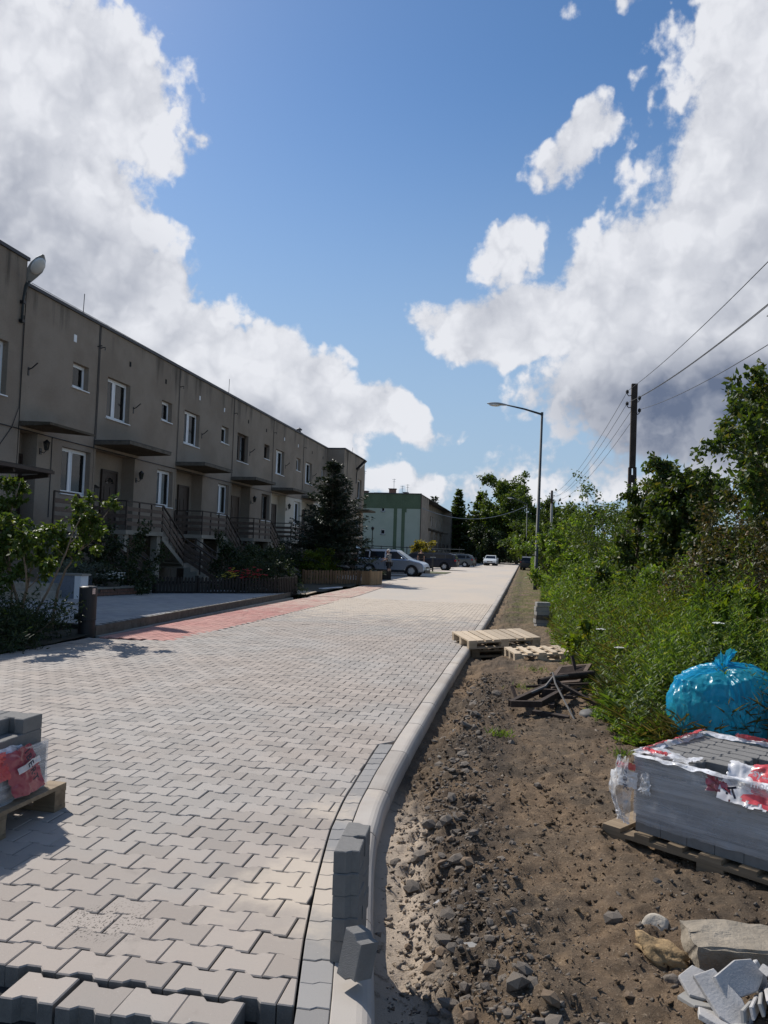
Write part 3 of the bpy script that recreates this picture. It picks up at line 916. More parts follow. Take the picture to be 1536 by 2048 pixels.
# ================================================================== terraced houses
FX, PROT, ROOF = -14.0, 1.25, 8.70
def wall_mesh(y0, y1, z0, z1, ops, mb=None, x=0.0):
    """front wall in the plane x with openings (ya,yb,za,zb,depth,back)"""
    mb = mb or MB()
    yb = sorted({y0, y1, *[v for o in ops for v in o[:2]]}); zb = sorted({z0, z1, *[v for o in ops for v in o[2:4]]})
    yb = [v for v in yb if y0 <= v <= y1]; zb = [v for v in zb if z0 <= v <= z1]
    for a, b in zip(yb[:-1], yb[1:]):
        for c, d in zip(zb[:-1], zb[1:]):
            m = ((a+b)/2, (c+d)/2)
            if any(o[0] < m[0] < o[1] and o[2] < m[1] < o[3] for o in ops): continue
            mb.quad((x, a, c), (x, b, c), (x, b, d), (x, a, d))
    for o in ops:
        a, b, c, d, dp = o[:5]
        c, d = max(c, z0), min(d, z1)
        if d <= c: continue
        mb.quad((x, a, c), (x, a, d), (x-dp, a, d), (x-dp, a, c)); mb.quad((x, b, d), (x, b, c), (x-dp, b, c), (x-dp, b, d))
        mb.quad((x, b, c), (x, a, c), (x-dp, a, c), (x-dp, b, c)); mb.quad((x, a, d), (x, b, d), (x-dp, b, d), (x-dp, a, d))
        if len(o) > 5 and o[5]: mb.quad((x-dp, a, c), (x-dp, b, c), (x-dp, b, d), (x-dp, a, d))
    return mb

def window(parent, x, ya, yb, za, zb, fm='pvc_white', split=2, sill='pvc_white', curtain=True, dp=.17):
    xf = x-dp
    fr = MB(); t = .065
    fr.box((xf-.05, ya, za), (xf, ya+t, zb)); fr.box((xf-.05, yb-t, za), (xf, yb, zb))
    fr.box((xf-.05, ya+t, za), (xf, yb-t, za+t)); fr.box((xf-.05, ya+t, zb-t), (xf, yb-t, zb))
    edges = [ya+t, yb-t]
    if split == 2:
        ym = ya+(yb-ya)*.44
        fr.box((xf-.05, ym-.055, za+t), (xf, ym+.055, zb-t)); edges = [ya+t, ym-.055, ym+.055, yb-t]
    w = part('window', fr, fm, parent)
    for i in range(0, len(edges), 2):
        a, b = edges[i], edges[i+1]
        sash = MB(); u = .045
        sash.box((xf-.035, a, za+t), (xf+.012, a+u, zb-t)); sash.box((xf-.035, b-u, za+t), (xf+.012, b, zb-t))
        sash.box((xf-.035, a+u, za+t), (xf+.012, b-u, za+t+u)); sash.box((xf-.035, a+u, zb-t-u), (xf+.012, b-u, zb-t))
        part('frame', sash, fm, w)
        part('pane', MB().box((xf-.022, a+u, za+t+u), (xf-.014, b-u, zb-t-u)), 'window_glass', w)
    part('sill', MB().box((xf, ya-.03, za-.035), (x+.05, yb+.03, za-.003)), sill, w)
    if curtain:
        n = 26; vs = []; fs = []
        ca, cb = ya+.06, yb-.06
        for i in range(n+1):
            y = ca+(cb-ca)*i/n
            xx = xf-.16+.022*math.sin(i*2.1)
            vs += [(xx, y, za+.05), (xx, y, zb-.05)]
        for i in range(n):
            if abs((i+.5)/n-.62) < .16: continue
            fs.append((2*i, 2*i+2, 2*i+3, 2*i+1))
        part('curtain', MB().add(vs, fs), 'curtain', w)
    return w

def lantern(parent, x, y, z):
    m = MB().tube([(x, y, z-.05), (x+.12, y, z-.10), (x+.20, y, z-.02), (x+.20, y, z+.04)], .012, 6)
    m.box((x-.005, y-.05, z-.14), (x+.02, y+.05, z+.04))
    m.lathe([(.012, .31), (.03, .29), (.115, .22), (.10, .20), (.10, .195)], 6, (x+.20, y, z-.01)); m.lathe([(.06, .0), (.062, .02), (.03, .03)], 6, (x+.20, y, z-.02))
    for k in range(6):
        a = math.pi/3*k
        m.bar((x+.2+.058*math.cos(a), y+.058*math.sin(a), z), (x+.2+.095*math.cos(a), y+.095*math.sin(a), z+.19), .012, .012)
    o = part('lantern', m, 'black_metal', parent)
    part('lantern_glass', MB().lathe([(.052, .005), (.088, .185)], 6, (x+.2, y, z)), 'window_glass', o)
    return o

def railing(parent, runs, mat='rail_brown', wood='rail_brown_worn'):
    """runs: list of ((x,y,z),(x,y,z)) at floor level"""
    first = MB()
    p0 = runs[0][0]; first.bar(p0, (p0[0], p0[1], p0[2]+.95), .045, .045)
    root = part('railing', first, mat, parent)
    for p, q in runs:
        p, q = Vector(p), Vector(q); L = (q-p).length; n = max(1, round(L/.85))
        up = Vector((0, 0, 1))
        for i in range(1, n+1):
            b = p.lerp(q, i/n); part('post', MB().bar(b, b+up*.95, .045, .045), mat, root)
        part('rail', MB().bar(p+up*.95, q+up*.95, .06, .045), mat, root)
        for h in (.22, .46, .70): part('rail', MB().bar(p+up*h, q+up*h, .03, .13), wood, root)
    return root

def door(parent, x, ya, yb, za, zb, fan=True, mat='door_brown'):
    t = .07
    m = MB(); m.box((x-.06, ya, za), (x+.02, ya+t, zb)); m.box((x-.06, yb-t, za), (x+.02, yb, zb)); m.box((x-.06, ya+t, zb-t), (x+.02, yb-t, zb))
    m.box((x-.05, ya+t, za), (x-.01, yb-t, zb-t))
    for (a, b) in ((.10, .42), (.48, .72)):
        h = zb-za
        m.box((x-.01, ya+t+.12, za+h*a), (x+.006, (ya+yb)/2-.04, za+h*b)); m.box((x-.01, (ya+yb)/2+.04, za+h*a), (x+.006, yb-t-.12, za+h*b))
    d = part('door', m, mat, parent)
    part('handle', MB().tube([(x, yb-t-.10, za+1.0), (x+.05, yb-t-.10, za+1.0), (x+.05, yb-t-.22, za+1.0)], .011, 6), 'steel_grey', d)
    if fan:
        vs = [(x+.004, (ya+yb)/2, za+(zb-za)*.78)]
        for k in range(9):
            a = math.pi*k/8; vs.append((x+.004, (ya+yb)/2+.27*math.cos(a), za+(zb-za)*.78+.22*math.sin(a)))
        g = MB().add(vs, [(0, i, i+1) for i in range(1, 9)])
        part('door_light', g, 'window_glass', d)
        sp = MB()
        for k in range(1, 9, 2):
            sp.bar(vs[0], vs[k+1] if k < 8 else vs[k], .012, .012)
        for k in range(1, 9): sp.bar(vs[k], vs[k+1], .018, .018)
        part('fan_bars', sp, 'rail_brown_worn', d)
    return d

UP = 6.01
def house(idx, y0, label, low='render_grey', frames='pvc_white', gframes='pvc_white', fan=True, rail=True):
    h = thing('terraced_house', label, 'house', (FX, y0, 0), 0, 'grey terraced houses in the row on the left')
    g = .014
    ops_u = [(.63, 2.15, 5.73, 7.13, .22), (4.60, 5.48, 6.34, 7.13, .22)]
    part('wall', wall_mesh(g, UP-g, 4.60, ROOF-.02, ops_u), 'render_grey', h)
    ops_l = [(.12, 2.72, 1.94, 4.60, .5, False), (4.48, 5.83, 2.98, 4.41, .22), (.55, 2.45, -.3, 1.70, .6, False)]
    lw = wall_mesh(g, UP-g, -.3, 4.598, ops_l)
    lw.quad((-.5, .12, 1.94), (-.5, 2.72, 1.94), (-.5, 2.72, 4.6), (-.5, .12, 4.6))
    part('ground_floor_wall', lw, low, h)
    part('cellar_door', MB().box((-.62, .55, -.3), (-.56, 2.45, 1.7)), 'door_brown', h)
    body = MB()
    body.quad((0, g, -.3), (0, g, ROOF), (-10, g, ROOF), (-10, g, -.3)); body.quad((0, UP-g, -.3), (-10, UP-g, -.3), (-10, UP-g, ROOF), (0, UP-g, ROOF))
    body.quad((-10, g, -.3), (-10, g, ROOF), (-10, UP-g, ROOF), (-10, UP-g, -.3))
    part('party_wall', body, 'render_grey', h)
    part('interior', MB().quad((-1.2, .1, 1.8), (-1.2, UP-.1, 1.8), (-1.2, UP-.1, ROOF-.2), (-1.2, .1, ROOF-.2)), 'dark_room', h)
    part('roof', MB().box((-10, .02, ROOF-.06), (-.14, UP-.02, ROOF+.02)), 'roof_felt', h)
    part('roof_edge', MB().box((-.14, 0.0, ROOF-.02), (.055, UP-.002, ROOF+.075)), 'roof_cap', h)
    window(h, 0, .63, 2.15, 5.73, 7.13, frames); window(h, 0, 4.60, 5.48, 6.34, 7.13, frames, 1)
    window(h, 0, 4.48, 5.83, 2.98, 4.41, gframes)
    dm = 'door_brown' if idx != 3 else 'frame_brown'
    door(h, -.44, 1.30, 2.34, 1.95, 4.05, fan, dm)
    # concrete canopy, tapering towards its front edge
    cz = 4.72
    vs = [(0.002, .02, cz-.02), (PROT, .02, cz+.02), (PROT, 3.0, cz+.02), (0.002, 3.0, cz-.02), (0.002, .02, cz+.13), (PROT, .02, cz+.09), (PROT, 3.0, cz+.09), (0.002, 3.0, cz+.13)]
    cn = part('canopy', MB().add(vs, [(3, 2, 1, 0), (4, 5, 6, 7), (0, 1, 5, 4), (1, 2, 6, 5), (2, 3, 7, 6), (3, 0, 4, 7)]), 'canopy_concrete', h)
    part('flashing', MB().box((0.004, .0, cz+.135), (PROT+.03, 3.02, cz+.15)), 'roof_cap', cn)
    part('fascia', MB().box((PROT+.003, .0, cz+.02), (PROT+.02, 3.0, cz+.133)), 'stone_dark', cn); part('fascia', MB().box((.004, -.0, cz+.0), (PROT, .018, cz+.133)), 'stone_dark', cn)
    if idx not in (2,): lantern(h, 0.0, 2.86, 3.86)
    part('letterbox', MB().box((-.5, .78, 3.0), (-.38, 1.06, 3.36)).add([(-.52, .74, 3.36), (-.34, .74, 3.36), (-.34, 1.10, 3.36), (-.52, 1.10, 3.36), (-.44, .92, 3.47)], [(0, 1, 4), (1, 2, 4), (2, 3, 4), (3, 0, 4)]), 'black_metal', h)
    for yv in (2.05, 4.84): part('vent', MB().box((0.002, yv-.055, 7.80), (.012, yv+.055, 7.98)), 'dark_room' if (idx+int(yv)) % 2 else 'pvc_white', h)
    part('flag_bracket', MB().tube([(0, 2.42, 6.35), (.10, 2.44, 6.40), (.26, 2.46, 6.55)], .018, 6).box((-.002, 2.39, 6.18), (.015, 2.45, 6.42)), 'black_metal', h)
    # downpipe in the joint to the previous house, and a loose cable
    part('cable', MB().tube([(.012, .05, ROOF), (.02, .055, 6.5), (.015, .05, 4.9)], .011, 5), 'wire', h)
    part('lightning_hook', MB().tube([(.0, .10, 7.95), (.16, .10, 7.98), (.16, .10, 7.88)], .016, 6), 'black_metal', h)
    # raised entrance: deck on piers, one flight along the house, a second one out to the garden
    D = PROT
    part('deck', MB().box((-.45, 0.05, 1.79), (D, 2.66, 1.935)), 'concrete_old', h)
    for yy in (.22, 2.48):
        part('pier', MB().box((D-.30, yy-.13, -.1), (D-.06, yy+.13, 1.788)), 'concrete_old', h)
    st = part('staircase', MB().add([(.12, 2.66, 1.64), (.12, 2.66, 1.80), (.12, 4.50, .86), (.12, 4.50, .68), (D-.02, 2.66, 1.64), (D-.02, 2.66, 1.80), (D-.02, 4.50, .86), (D-.02, 4.50, .68)], [(0, 1, 2, 3), (7, 6, 5, 4), (0, 4, 5, 1), (1, 5, 6, 2), (2, 6, 7, 3), (3, 7, 4, 0)]), 'concrete_old', h)
    for k in range(7):
        z = 1.935-.155*(k+1); y = 2.66+.262*k
        part('step', MB().box((.14, y, z-.06), (D-.03, y+.29, z)), 'concrete_old', st)
    part('landing', MB().box((.1, 4.50, .62), (D, 5.55, .80)), 'concrete_old', st)
    for k in range(5):
        z = .80-.155*(k+1); x = D+.27*k
        part('step', MB().box((x, 4.52, -.1), (x+.275, 5.50, z)), 'concrete_old', st)
    if rail:
        railing(h, [((.04, .08, 1.935), (D-.03, .08, 1.935)), ((D-.03, .08, 1.935), (D-.03, 2.64, 1.935)), ((D-.03, 2.64, 1.935), (D-.03, 4.50, .80)), ((D-.03, 4.50, .80), (D+1.35, 4.50, .0))])
        railing(h, [((.6, 5.52, .80), (D, 5.52, .80)), ((D, 5.52, .80), (D+1.35, 5.52, .0))])
    return h
Y0 = 23.07
labs = ['narrow grey terraced house with wall lantern above the leafy sapling',
        'grey terraced house with fanlight front door above the black bollard',
        'grey terraced house with two-leaf white ground floor window behind the middle stairs of the row',
        'grey terraced house with old brown window frames and unpainted ground floor',
        'terraced house with white-painted ground floor and dark balcony boxes under a grey upper storey',
        'terraced house with cream ground floor half hidden behind the spruce']
opts = [dict(), dict(), dict(fan=False), dict(frames='frame_brown', gframes='frame_brown', fan=False), dict(low='render_cream', fan=False), dict(low='render_cream')]
for k in range(1, 6):
    house(k, Y0+(k-1)*UP, labs[k], **opts[k])
def first_house():
    y0, L = 19.22, Y0-19.22
    h = thing('terraced_house', labs[0], 'house', (FX, y0, 0), 0, 'grey terraced houses in the row on the left')
    g = .014; sy = L-UP
    part('wall', wall_mesh(g, L-g, 4.60, ROOF-.02, [(4.60+sy, 5.48+sy, 6.34, 7.13, .22)]), 'render_grey', h)
    lw = wall_mesh(g, L-g, -.3, 4.598, [(.06, .86, 1.94, 4.60, .5, True), (4.26+sy, 5.83+sy, 2.98, 4.41, .22)])
    part('ground_floor_wall', lw, 'render_grey', h)
    body = MB(); body.quad((0, L-g, -.3), (-10, L-g, -.3), (-10, L-g, ROOF), (0, L-g, ROOF)); body.quad((-10, g, -.3), (-10, g, ROOF), (-10, L-g, ROOF), (-10, L-g, -.3))
    part('party_wall', body, 'render_grey', h)
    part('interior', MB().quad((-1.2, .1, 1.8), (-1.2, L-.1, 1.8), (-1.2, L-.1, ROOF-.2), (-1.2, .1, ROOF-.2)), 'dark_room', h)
    part('roof', MB().box((-10, .02, ROOF-.06), (-.14, L-.02, ROOF+.02)), 'roof_felt', h)
    part('roof_edge', MB().box((-.14, 0.0, ROOF-.02), (.055, L-.002, ROOF+.075)), 'roof_cap', h)
    window(h, 0, 4.60+sy, 5.48+sy, 6.34, 7.13, split=1); window(h, 0, 4.26+sy, 5.83+sy, 2.98, 4.41, curtain=False)
    door(h, -.44, .10, .84, 1.95, 4.0, False)
    cz = 4.72; D = .95
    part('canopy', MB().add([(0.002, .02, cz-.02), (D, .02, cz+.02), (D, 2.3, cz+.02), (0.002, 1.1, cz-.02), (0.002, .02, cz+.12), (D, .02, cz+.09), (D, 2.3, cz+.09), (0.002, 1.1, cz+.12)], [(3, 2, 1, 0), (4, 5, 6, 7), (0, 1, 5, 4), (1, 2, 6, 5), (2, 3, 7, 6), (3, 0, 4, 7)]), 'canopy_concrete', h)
    lantern(h, 0.0, 1.02, 4.16)
    part('vent', MB().box((0.002, 4.55+sy, 7.75), (.014, 4.70+sy, 7.98)), 'pvc_white', h)
    part('flag_bracket', MB().tube([(0, .28, 6.35), (.10, .30, 6.40), (.26, .32, 6.55)], .018, 6).box((-.002, .25, 6.18), (.015, .31, 6.42)), 'black_metal', h)
    part('cable', MB().tube([(.012, 1.55, 4.6), (.02, 1.55, 3.5), (.015, 1.55, 2.2)], .012, 5), 'wire', h)
    part('cable', MB().tube([(.012, L-.02, ROOF), (.03, L-.03, 6.0), (.015, L-.04, 4.6)], .012, 5), 'wire', h)
    part('lightning_hook', MB().tube([(.0, L-.1, 7.95), (.16, L-.1, 7.98), (.16, L-.1, 7.88)], .016, 6), 'black_metal', h)
    part('deck', MB().box((-.45, .02, 1.79), (1.2, 1.2, 1.935)), 'concrete_old', h)
    part('pier', MB().box((.9, .1, -.1), (1.15, .35, 1.788)), 'concrete_old', h)
    railing(h, [((1.17, .06, 1.935), (1.17, 1.18, 1.935)), ((1.17, 1.18, 1.935), (1.17, 3.1, .75)), ((1.17, 3.1, .75), (2.55, 3.1, .0))])
    st = part('staircase', MB().box((.12, 3.1, .5), (1.2, 3.8, .74)), 'concrete_old', h)
    for k in range(7): part('step', MB().box((.14, 1.2+.272*k, 1.72-.165*k), (1.15, 1.49+.272*k, 1.78-.165*k)), 'concrete_old', st)
    for k in range(4): part('step', MB().box((1.2+.3*k, 3.12, -.1), (1.5+.3*k, 3.8, .58-.16*k)), 'concrete_old', st)
first_house()

# near end house, standing forward of the row
def end_house(y0, y1, label, far):
    h = thing('end_house', label, 'house', (FX+PROT if far else FX, y0, 0), 0, None)
    L = y1-y0; RF = ROOF if far else 9.41
    if not far:
        ops = [(L-1.95, L-.60, 5.42, 6.9, .26), (L-3.0, L-1.6, 3.3, 4.5, .22), (1.2, 2.9, 5.5, 7.0, .22)]
        part('wall', wall_mesh(0, L, -.3, RF-.02, ops), 'render_grey', h)
        window(h, 0, L-1.95, L-.60, 5.42, 6.9); window(h, 0, 1.2, 2.9, 5.5, 7.0)
        window(h, 0, L-3.0, L-1.6, 3.3, 4.5, 'frame_brown', sill='concrete_old')
        wc = part('canopy', MB().box((0.003, L-5.4, 3.10), (2.9, L-2.55, 3.17)), 'rail_brown', h)
        for k in range(14): part('slat', MB().box((.05+k*.2, L-5.42, 3.175), (.22+k*.2, L-2.5, 3.21)), 'rail_brown', wc)
        for yy in (L-5.2, L-3.9, L-2.62): part('rafter', MB().bar((.02, yy, 2.75), (2.8, yy, 3.07), .07, .10), 'rail_brown', wc)
        part('door', MB().box((.002, L-3.4, .5), (.05, L-2.4, 2.7)), 'door_brown', h)
        part('cable', MB().tube([(.02, L-.05, RF-1.6), (.03, L-.06, 5.2), (.02, L-.30, 4.6), (.02, L-.8, 4.0)], .010, 5), 'wire', h)
        part('step', MB().box((.0, L-4.2, -.1), (1.5, L-1.6, .5)), 'concrete_old', h)
    else:
        ops = [(4.7, 6.1, 5.5, 7.0, .22), (4.5, 6.2, 2.6, 4.2, .22)]
        part('wall', wall_mesh(0, L, -.3, ROOF-.02, ops), 'render_grey', h)
        window(h, 0, 4.7, 6.1, 5.5, 7.0); window(h, 0, 4.5, 6.2, 2.6, 4.2)
        part('joint_strip', MB().box((.002, .95, 0), (.02, 1.0, ROOF-.03)), 'dark_room', h)
        part('canopy', MB().box((0.003, 3.9, 4.5), (1.1, 6.6, 4.63)), 'canopy_concrete', h)
        part('roof_upstand', MB().box((-9, 3.6, ROOF-.01), (.06, L, ROOF+.05)), 'roof_cap', h)
    body = MB()
    body.quad((0, 0, -.3), (0, 0, RF), (-11, 0, RF), (-11, 0, -.3)); body.quad((0, L, -.3), (-11, L, -.3), (-11, L, RF), (0, L, RF)); body.quad((-11, 0, -.3), (-11, 0, RF), (-11, L, RF), (-11, L, -.3))
    part('side_wall', body, 'render_grey', h)
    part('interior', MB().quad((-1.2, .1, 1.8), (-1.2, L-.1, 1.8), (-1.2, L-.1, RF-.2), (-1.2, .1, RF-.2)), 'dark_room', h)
    part('roof', MB().box((-11, .02, RF-.06), (-.14, L-.02, RF+.015)), 'roof_felt', h)
    part('roof_edge', MB().box((-.14, -.04, RF-.021), (.06, L+.04, RF+.075)), 'roof_cap', h)
    part('roof_edge', MB().box((-11, -.05, RF-.02), (-.142, .1, RF+.07)), 'roof_cap', h)
    part('roof_edge', MB().box((-11, L-.1, RF-.02), (-.142, L+.05, RF+.07)), 'roof_cap', h)
    return h
end_house(8.0, 19.2, 'tallest grey end house cut off by the left edge of the photo', False)
end_house(53.15, 60.3, 'protruding grey end house behind the spruce at the far end of the row', True)
# a chimney stub and rods on the row's roof
c = thing('chimney_pipe', 'small metal chimney pipe on the roof near the far end of the row', 'chimney', (-15.2, 50.0, ROOF+.02))
part('flue', MB().lathe([(.17, 0), (.17, .5), (.12, .55), (.12, .75)], 10), 'roof_cap', c); part('cowl', MB().lathe([(.2, .80), (.2, .86), (.02, .98)], 10), 'roof_cap', c)
for i, (yy, hh, lab) in enumerate(((22.2, .75, 'thin lightning rod on the roof edge nearest the camera'), (34.6, .8, 'thin lightning rod above the house with brown windows'), (57.0, .6, 'thin lightning rod on the far protruding end house'))):
    xx = FX-.1 if i < 2 else FX+PROT-.3
    r = thing('lightning_rod', lab, 'rod', (xx, yy, ROOF+.02), 0, 'lightning rods on the long roof')
    part('rod', MB().tube([(0, 0, 0), (0, .03, hh)], .012, 5), 'wire', r)
    part('clamp', MB().box((-.04, -.04, 0.003), (.04, .04, .09)), 'roof_cap', r)
def long_wire(name, p, q, sag, r, label, n=24, mat='wire', group=None):
    p, q = Vector(p), Vector(q); pts = []
    for i in range(n+1):
        t = i/n; v = p.lerp(q, t); v.z -= sag*4*t*(1-t); pts.append(v-p)
    o = obj(name, MB().tube(pts, r, 5).mesh(name, mat), None, p)
    return tag(o, label, 'wire', group)
long_wire('roof_wire', (FX-.05, 19.5, ROOF+.16), (FX-.05, 47.0, ROOF+.14), .02, .009, 'thin wire running just above the edge of the long roof')
long_wire('facade_cable', (FX+.03, 17.6, 4.62), (FX+.03, 46.0, 4.60), .04, .014, 'black cable strung along the facade at canopy height')

# ------------------------------------------------------------------ second row with the green gable end
GY = 94.5
b = thing('green_gable_house', 'far house with pale green gable wall and dark green band under the roof', 'house', (-12.75, GY, 0))
xg = -10.5
def gable_ops(mb, x0, x1, z0, z1, holes, y=0.0):
    xb = sorted({x0, x1, *[v for o in holes for v in o[:2]]}); zb = sorted({z0, z1, *[v for o in holes for v in o[2:4]]})
    for p, q in zip(xb[:-1], xb[1:]):
        for r, s_ in zip(zb[:-1], zb[1:]):
            if r < z0 or s_ > z1: continue
            m = ((p+q)/2, (r+s_)/2)
            if any(o[0] < m[0] < o[1] and o[2] < m[1] < o[3] for o in holes): continue
            mb.quad((p, y, r), (q, y, r), (q, y, s_), (p, y, s_))
    return mb
holes = [(-4.95, -4.5, 6.45, 7.0), (-4.95, -4.4, 3.6, 4.2)]
part('gable_wall', gable_ops(MB(), xg, 0, -.6, 6.85, holes), 'render_palegreen', b)
part('green_band', gable_ops(MB(), xg, 0, 6.85, ROOF, []), 'render_darkgreen', b)
for xs in (-3.35, -2.35): part('green_stripe', MB().box((xs, -.03, -.5), (xs+.42, -.002, 6.848)), 'render_darkgreen', b)
part('green_stripe', MB().box((-6.9, -.03, -.5), (-6.5, -.002, 2.2)), 'render_darkgreen', b)
part('green_stripe', MB().box((-2.35, -.032, 6.4), (-1.75, -.003, 7.1)), 'render_darkgreen', b)
for x0, x1, z0, z1 in holes:
    w = part('window', MB().box((x0, .10, z0), (x1, .14, z1)), 'dark_room', b)
    part('frame', MB().box((x0, .06, z0), (x0+.06, .10, z1)).box((x1-.06, .06, z0), (x1, .10, z1)).box((x0+.06, .06, z1-.06), (x1-.06, .10, z1)).box((x0+.06, .06, z0), (x1-.06, .10, z0+.06)), 'pvc_white', w)
    part('sill', MB().box((x0-.06, -.06, z0-.06), (x1+.06, .06, z0-.005)), 'roof_cap', w)
part('roof_edge', MB().box((xg, -.08, ROOF-.02), (.08, .14, ROOF+.09)), 'roof_cap', b)
part('roof', MB().box((xg, .142, ROOF-.05), (.06, 50, ROOF+.03)), 'roof_felt', b)
# street front: near block, recessed row, far block
part('front_wall', MB().quad((0, 0, -.6), (0, 8.2, -.6), (0, 8.2, ROOF), (0, 0, ROOF)), 'render_grey', b)
rec = []
units = 5
for u in range(units):
    a = 9.6+u*6.01
    rec += [(a+.63, a+2.15, 5.6, 7.0, .2), (a+4.6, a+5.5, 6.2, 7.0, .2), (a+4.5, a+5.8, 2.95, 4.4, .2), (a+1.2, a+2.3, 1.9, 4.0, .25)]
part('front_wall', wall_mesh(8.2, 39.7, -.6, ROOF, rec, x=-1.25), 'render_grey', b)
part('front_wall', MB().quad((0, 8.2, -.6), (-1.25, 8.2, -.6), (-1.25, 8.2, ROOF), (0, 8.2, ROOF)), 'render_grey', b)
part('front_wall', MB().add([(-1.25, 39.7, -.6), (0, 39.7, -.6), (0, 39.7, ROOF), (-1.25, 39.7, ROOF), (0, 48, -.6), (0, 48, ROOF)], [(0, 1, 2, 3), (1, 4, 5, 2)]), 'render_grey', b)
part('back_wall', MB().quad((xg, 0, -.6), (xg, 0, ROOF), (xg, 50, ROOF), (xg, 50, -.6)).quad((xg, 49, -.6), (0, 48, -.6), (0, 48, ROOF), (xg, 49, ROOF)), 'render_grey', b)
for o in rec:
    big = o[1]-o[0]
    isd = o[2] < 2
    w = part('door' if isd else 'window', MB().box((-1.50, o[0], o[2]), (-1.46, o[1], o[3])), 'door_brown' if isd else 'dark_room', b)
    if not isd:
        t = .15
        f = MB().box((-1.455, o[0], o[2]), (-1.40, o[0]+t, o[3])).box((-1.455, o[1]-t, o[2]), (-1.40, o[1], o[3])).box((-1.455, o[0]+t, o[2]), (-1.40, o[1]-t, o[2]+t)).box((-1.455, o[0]+t, o[3]-t), (-1.40, o[1]-t, o[3]))
        if big > 1: f.box((-1.455, (o[0]+o[1])/2-.05, o[2]+t), (-1.40, (o[0]+o[1])/2+.05, o[3]-t))
        part('frame', f, 'pvc_white', w)
for u in range(units):
    a = 9.6+u*6.01
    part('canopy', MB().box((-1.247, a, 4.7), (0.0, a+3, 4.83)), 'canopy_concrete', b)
    part('deck', MB().box((-1.247, a, 1.75), (0, a+2.7, 1.9)), 'concrete_old', b)
    rr = MB()
    for hh in (.25, .5, .75, .95): rr.bar((-.04, a, 1.9+hh), (-.04, a+2.7, 1.9+hh), .04, .1)
    for yy in (a, a+1.35, a+2.7): rr.bar((-.04, yy, 1.9), (-.04, yy, 2.85), .05, .05)
    rr.bar((-.04, a+2.7, 2.85), (-.04, a+4.8, 1.6), .05, .1)
    part('railing', rr, 'rail_brown', b)
part('entrance_canopy', MB().box((.002, 2.4, 2.5), (1.3, 6.9, 2.62)), 'roof_cap', b)
for xc, yc, wd, hh, capm in ((-4.1, 3, .85, .75, 'brick_red'), (-2.85, 6, .55, .55, 'brick_red'), (-7.6, 3, .6, .4, 'brick_red'), (-5.7, 5, 2.2, .35, 'concrete_old')):
    cm = part('chimney', MB().box((xc-wd/2, yc-.3, ROOF+.03), (xc+wd/2, yc+.3, ROOF+.03+hh)), capm, b)
    part('chimney_cap', MB().box((xc-wd/2-.08, yc-.38, ROOF+.035+hh), (xc+wd/2+.08, yc+.38, ROOF+.13+hh)), 'roof_cap', cm)
for xa, hh in ((-4.0, 2.2), (-2.2, 1.5), (-2.9, 1.3), (-7.9, 3.2)):
    am = part('aerial', MB().tube([(xa, 3.3, ROOF+.05), (xa, 3.3, ROOF+hh)], .03, 5), 'steel_grey', b)
    part('aerial_bars', MB().bar((xa-.25, 3.3, ROOF+hh-.1), (xa+.25, 3.3, ROOF+hh-.1), .03, .03).bar((xa-.18, 3.3, ROOF+hh-.4), (xa+.18, 3.3, ROOF+hh-.4), .03, .03), 'steel_grey', am)
part('gutter', MB().tube([(.06, -.05, ROOF), (.06, -.05, 0)], .06, 6), 'frame_brown', b)

